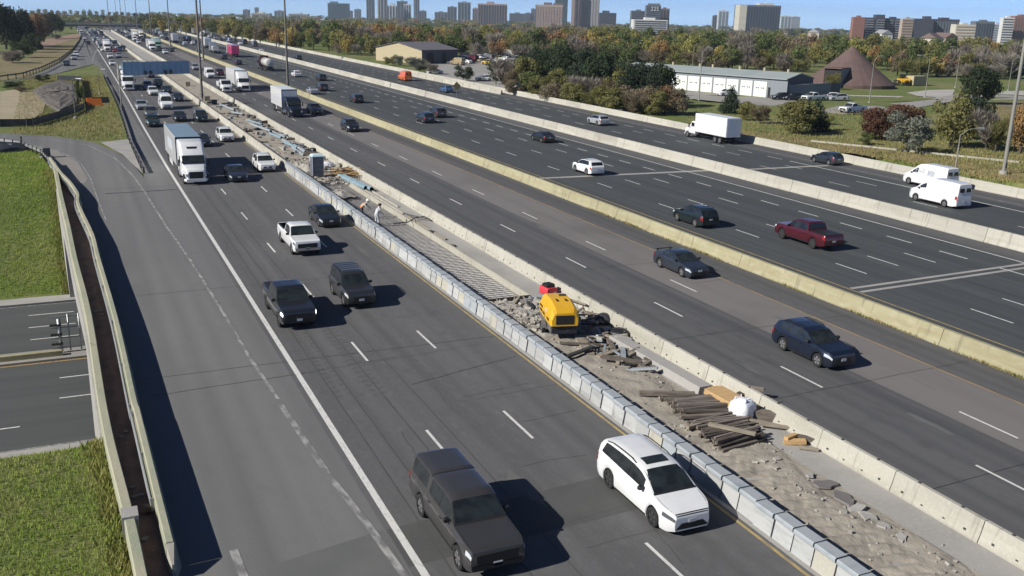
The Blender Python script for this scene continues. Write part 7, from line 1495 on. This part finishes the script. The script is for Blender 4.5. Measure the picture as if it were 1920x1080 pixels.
for i, (bx, by, wp, hp, c, st) in enumerate(((945, 150, 60, 36, 'dark', 'round'), (1008, 160, 60, 58, 'spruce', 'round'), (1040, 150, 64, 52, 'dark', 'round'), (1078, 160, 64, 60, 'spruce', 'round'), (1105, 166, 60, 64, 'dark', 'round'), (1140, 172, 60, 58, 'spruce', 'round'), (1168, 184, 56, 56, 'dark', 'round'), (1205, 194, 60, 62, 'spruce', 'round'), (1240, 200, 52, 66, 'dark', 'round'), (1075, 196, 54, 40, 'olive', 'round'), (1118, 204, 56, 40, 'olive', 'twig'), (1145, 210, 54, 42, 'olive', 'round'), (1000, 178, 50, 44, 'green', 'round'), (960, 170, 44, 40, 'brown', 'twig'), (1030, 190, 50, 36, 'brown', 'round'), (1228, 216, 52, 42, 'olive', 'round'), (1190, 214, 50, 36, 'brown', 'twig'))):
    tree_px(bx, by, wp, hp, c, st, f'{ordw[i]} filling {dict(dark="dark green", spruce="blackish green", olive="olive", green="green", brown="brown")[c]} tree packed into the pine belt')
# trees left of the freeway
for a in ((10, 92, 62, 74, 'spruce', 'round', 'large dark conifer at the left picture edge'), (40, 88, 50, 64, 'spruce', 'round', 'dark conifer right of the edge one'), (62, 86, 46, 62, 'rust', 'round', 'russet tree behind the dark conifers'), (85, 72, 36, 44, 'brown', 'round', 'brown-red tree near the slip road'), (104, 62, 36, 36, 'dark', 'round', 'dark green tree at the slip road bend'), (54, 84, 18, 20, 'lime', 'shrub', 'small yellow-green bush on the bank'), (45, 108, 44, 30, 'dark', 'shrub', 'dark bushes on the bank'), (66, 98, 36, 30, 'dark', 'shrub', 'dark bushes right on the bank edge'), (25, 118, 40, 22, 'bare', 'twig', 'grey brush on the bank at left'), (105, 74, 20, 10, 'silver', 'shrub', 'grey-green low bushes near the slip road'),
          (30, 166, 40, 12, 'dark', 'shrub', 'low dark bushes left of the mulch heap'), (80, 153, 30, 12, 'dark', 'shrub', 'low dark bushes behind the mulch heap'), (40, 172, 26, 9, 'brown', 'twig', 'brush at the corner of the bare soil'), (150, 190, 14, 40, 'green', 'shrub', 'tall weeds along the silt fence corner'), (70, 56, 26, 26, 'rust', 'far', 'russet tree far up the slip road'), (130, 53, 22, 14, 'dark', 'far', 'dark tree left of the overpass'), (270, 52, 30, 20, 'dark', 'far', 'dark tree right of the overpass'), (300, 52, 34, 22, 'green', 'far', 'green tree right of the overpass, nearer')):
    bx, by, wp, hp, c, st, lab = a; tree_px(bx, by, wp, hp, c, st, lab, 'trees left of the freeway', cat='shrub' if st == 'shrub' else 'tree')
# the autumn wood behind the yards
def hor(px): return 5 + .02444 * (px - 118)
def front(px): return float(np.interp(px, [250, 400, 550, 700, 860, 1140, 1330, 1500, 1700, 1920], [55, 69, 92, 104, 105, 116, 128, 132, 142, 146]))
ZN = ((480, 'beside the far end of the freeway'), (690, 'beyond the outer barrier left of the tan shed'), (860, 'behind the tan shed'), (1140, 'behind the crowded yard'), (1500, 'behind the long garage'), (1690, 'around the salt dome'), (3000, 'right of the salt dome'))
palette = ['green', 'olive', 'olive', 'lime', 'yellow', 'orange', 'rust', 'brown', 'bare', 'bare', 'dark', 'green', 'olive', 'olive', 'green', 'lime', 'green']
cand = []; rw = random.Random(21)
rows = [(0, 24), (7, 27), (15, 29), (24, 30), (33, 29), (42, 28), (51, 26), (60, 24)]
for ri, (dy, step) in enumerate(rows):
    x = 300 + rw.uniform(0, step)
    while x < 1985:
        fy = front(x); h0 = hor(x) + 15; y = fy - dy * (fy - h0) / 75 + rw.uniform(-2, 2); cand.append((x, y, ri)); x += step * rw.uniform(.7, 1.25)
cname = dict(green='green', olive='olive', lime='yellow-green', yellow='golden', orange='orange', rust='rust-red', brown='brown', bare='leafless grey', dark='dark green')
cnt = {}; cand.sort(key=lambda c: c[0]); picked = 0; far = []
cell = {}
for (x, y, ri) in cand:
    p = at(x, y); key = (int(x / 85), int(y / 16))
    if key not in cell: cell[key] = rw.choice(palette)
    col = cell[key] if rw.random() < .45 else rw.choice(palette)
    h = rw.uniform(6.5, 9.5) if ri < 2 else rw.uniform(8, 12); w = h * rw.uniform(.75, 1.05); d = to_px(p)[2]
    if 1515 < x < 1680 and ri == 0: continue
    if d < 640 and picked < 290:
        zone = next(n for lim, n in ZN if x < lim); k = (col, zone); cnt[k] = cnt.get(k, 0) + 1
        tree(p.x, p.y, h, w, col, 'twigfar' if col == 'bare' else ('conefar' if col == 'dark' and rw.random() < .5 else 'far'), f'{ordw[min(38, cnt[k] - 1)]} {cname[col]} tree from the left {zone}', 'trees of the autumn wood', low=.03); picked += 1
    else: far.append((p, h, w, col))
# grey brush along the foot of the wood
for i in range(46):
    x = 640 + i * 27 + rw.uniform(-8, 8)
    if 690 < x < 860 or 1500 < x < 1690 or x > 1905: continue
    p = at(x, front(x) + rw.uniform(-1, 3)); zone = next(n for lim, n in ZN if x < lim); k = ('brush', zone); cnt[k] = cnt.get(k, 0) + 1
    tree(p.x, p.y, rw.uniform(3.5, 6), rw.uniform(5, 8), rw.choice(['bare', 'bare', 'brown', 'olive']), 'twigfar', f'{ordw[min(38, cnt[k] - 1)]} low brush clump from the left {zone}', 'low brush at the foot of the wood', 'brush_shrub', low=.0, cat='shrub')
# the farther wood reads as one mass
rs = np.random.RandomState(9)
for x in range(280, 2000, 11):
    for dd in (700, 860, 1050, 1300, 1650, 2050, 2600, 3100):
        px = x + rs.uniform(-6, 6); dd2 = dd * rs.uniform(.9, 1.1); p = at_depth(px, hor(px) + 8, dd2); far.append((Vector((p.x, p.y, ground(p.x, p.y))), rs.uniform(8, 12.5) * (1.15 if dd > 2000 else 1), rs.uniform(9, 13) * (1.0 if dd < 1400 else 2.2), palette[rs.randint(len(palette))]))
for x in range(-60, 330, 12):
    for dd in (950, 1300, 1900, 2600):
        p = at_depth(x, hor(x) + 10, dd * rs.uniform(.9, 1.1))
        if -60 < p.x < 110 and p.y < 900: continue
        far.append((Vector((p.x, p.y, ground(p.x, p.y))), rs.uniform(8, 12), rs.uniform(9, 13), ('dark', 'green', 'brown', 'olive')[rs.randint(4)]))
bycol = {}
for f in far: bycol.setdefault(f[3], []).append(f)
base = [crown_mesh('crown', 90 + k, 300, 1, 1, .15, clumps=10) for k in range(3)]
wood = bpy.data.objects.new('woods', None); COL.objects.link(wood); wood['kind'] = 'stuff'; wood['label'] = 'distant autumn wood merging into one mass below the skyline'
bq = [np.array([vv.co[:] for vv in b.vertices]) for b in base]
for col, fs in bycol.items():
    V = []
    for i, (p, h, w, _) in enumerate(fs):
        q = bq[i % 3]; a = rs.uniform(0, 6.28); ca, sa = math.cos(a), math.sin(a); r_ = np.stack([q[:, 0] * ca - q[:, 1] * sa, q[:, 0] * sa + q[:, 1] * ca, q[:, 2]], 1); V.append(r_ * np.array([w / 2, w / 2, h * .5]) + np.array([p.x, p.y, p.z + h * .52]))
    V = np.concatenate(V).astype(np.float32); n = len(V) // 4; me = bpy.data.meshes.new('canopy'); me.vertices.add(4 * n); me.vertices.foreach_set('co', V.ravel()); me.loops.add(4 * n); me.loops.foreach_set('vertex_index', np.arange(4 * n, dtype=np.int32)); me.polygons.add(n); me.polygons.foreach_set('loop_start', np.arange(0, 4 * n, 4, dtype=np.int32))
    me.update(calc_edges=True); me.validate(); me.materials.append(MATS['foliage_' + col]); obj('canopy', me, wood)

# ------------------------------------------------------------------ grass blades and weeds
def blades(name, pts, hgt, m, label):
    r_ = np.random.RandomState(len(pts)); n = len(pts); P_ = np.array(pts); a = r_.uniform(0, 6.28, n); h = hgt * r_.uniform(.5, 1.3, n); w = hgt * .13 * r_.uniform(.7, 1.4, n); l = r_.uniform(-.5, .5, (n, 2)) * h[:, None]
    dx = np.stack([np.cos(a) * w, np.sin(a) * w, np.zeros(n)], 1); top = P_ + np.stack([l[:, 0], l[:, 1], h], 1); V = np.stack([P_ - dx, P_ + dx, top], 1).reshape(-1, 3).astype(np.float32)
    me = bpy.data.meshes.new(name); me.vertices.add(3 * n); me.vertices.foreach_set('co', V.ravel()); me.loops.add(3 * n); me.loops.foreach_set('vertex_index', np.arange(3 * n, dtype=np.int32)); me.polygons.add(n); me.polygons.foreach_set('loop_start', np.arange(0, 3 * n, 3, dtype=np.int32)); me.update(calc_edges=True); me.validate(); me.materials.append(MATS[m])
    o = obj(name, me); o['kind'] = 'stuff'; o['label'] = label
rg = np.random.RandomState(12)
mat('blade', (.26, .36, .07), .8, layers=[((.38, .40, .13), (.35, .35, .35), .46, .62, .8), ((.17, .25, .05), (1.1, 1.1, 1.1), .5, .66, .7)], sub=.3, spec=.15)
mat('blade_weed', (.27, .27, .09), .85, layers=[((.2, .24, .06), (.5, .5, .5), .42, .6, .85)], sub=.25, spec=.15)
mat('blade_dry', (.33, .275, .13), .85, layers=[((.22, .22, .065), (.4, .4, .4), .45, .62, .8)], sub=.2, spec=.15)
pts = []
while len(pts) < 40000:
    x = rg.uniform(-9, .6); y = rg.uniform(24, 53)
    if x < interp(PARAPET, y) - .22: pts.append((x, y, ground(x, y) - .05))
blades('grass', pts, .15, 'blade', 'rough green grass on the near embankment')
pts = []
while len(pts) < 46000:
    x = rg.uniform(-16, -1.2); y = rg.uniform(87.3, 131)
    lim = interp(PARAPET, y) - .25 if y < 112 else interp([(-2.6, 112), (-2.7, 117), (-3.6, 124.9), (-5.7, 132.6)], y) - .5
    if x < lim: pts.append((x, y, ground(x, y) - .05))
blades('grass', pts, .2, 'blade', 'green grass on the embankment beyond the street')
pts = []
A_ = [Vector((-60, 160)), Vector((6, 140))]
while len(pts) < 24000:
    x = rg.uniform(-22, 7); y = rg.uniform(136, 262)
    if x < interp(EDGE, y) - .6 and x > 7 - (y - 100) * .02 - 14 and not (y < 160 and x < interp([(1.9, 134.6), (-2.8, 142), (-9.3, 146.6), (-16, 149.5), (-28, 153)][::1], y) if y < 134 else False):
        if y < 153 and x < float(np.interp(y, [134.6, 142, 146.6, 149.5, 153], [2.6, -2.4, -9, -16, -28])): continue
        if y < 137 and x > 2: continue
        pts.append((x, y, -.03))
blades('grass', pts, .3, 'blade_dry', 'dry grass on the gore beside the freeway')
pts = []
for y in rg.uniform(24, 53, 2600): pts.append((interp(PARAPET, y) - .22 - abs(rg.normal(0, .3)), y, ground(-1, y) - .03))
for y in rg.uniform(87, 112, 2600): pts.append((interp(PARAPET, y) - .25 - abs(rg.normal(0, .35)), y, ground(-2, y) - .03))
blades('weeds', pts, .36, 'blade_weed', 'ragged dry weeds along the outer parapet')
pts = [(MEDX - .42 - abs(rg.normal(0, .06)), y, -.02) for y in np.concatenate([rg.normal(c, 1.1, 130) for c in rg.uniform(18, 75, 16)])]
blades('weeds', pts, .2, 'blade_dry', 'dry weeds along the foot of the median barrier')
pts = []
while len(pts) < 30000:
    px_, py_ = rg.uniform(1290, 1920), rg.uniform(205, 345); p = at(px_, py_)
    if p.x > 89.3: pts.append((p.x, p.y, -.03))
blades('grass', pts, .35, 'blade_dry', 'long dry grass beyond the edge barrier')

# ------------------------------------------------------------------ haze
hz = MB().box(-1500, 4600, -90, 4700, -22, 92).mesh('haze', 'glass'); hz.materials.clear()
hm = bpy.data.materials.new('haze'); hm.use_nodes = True; hn = hm.node_tree; hn.nodes.clear(); ho = hn.nodes.new('ShaderNodeOutputMaterial'); hv = hn.nodes.new('ShaderNodeVolumePrincipled')
hv.inputs['Color'].default_value = (.72, .82, .95, 1); hv.inputs['Density'].default_value = HAZE; hv.inputs['Anisotropy'].default_value = .2
hn.links.new(hv.outputs[0], ho.inputs['Volume']); hz.materials.append(hm)
if HAZE > 0:
    o = obj('haze', hz); o['kind'] = 'stuff'
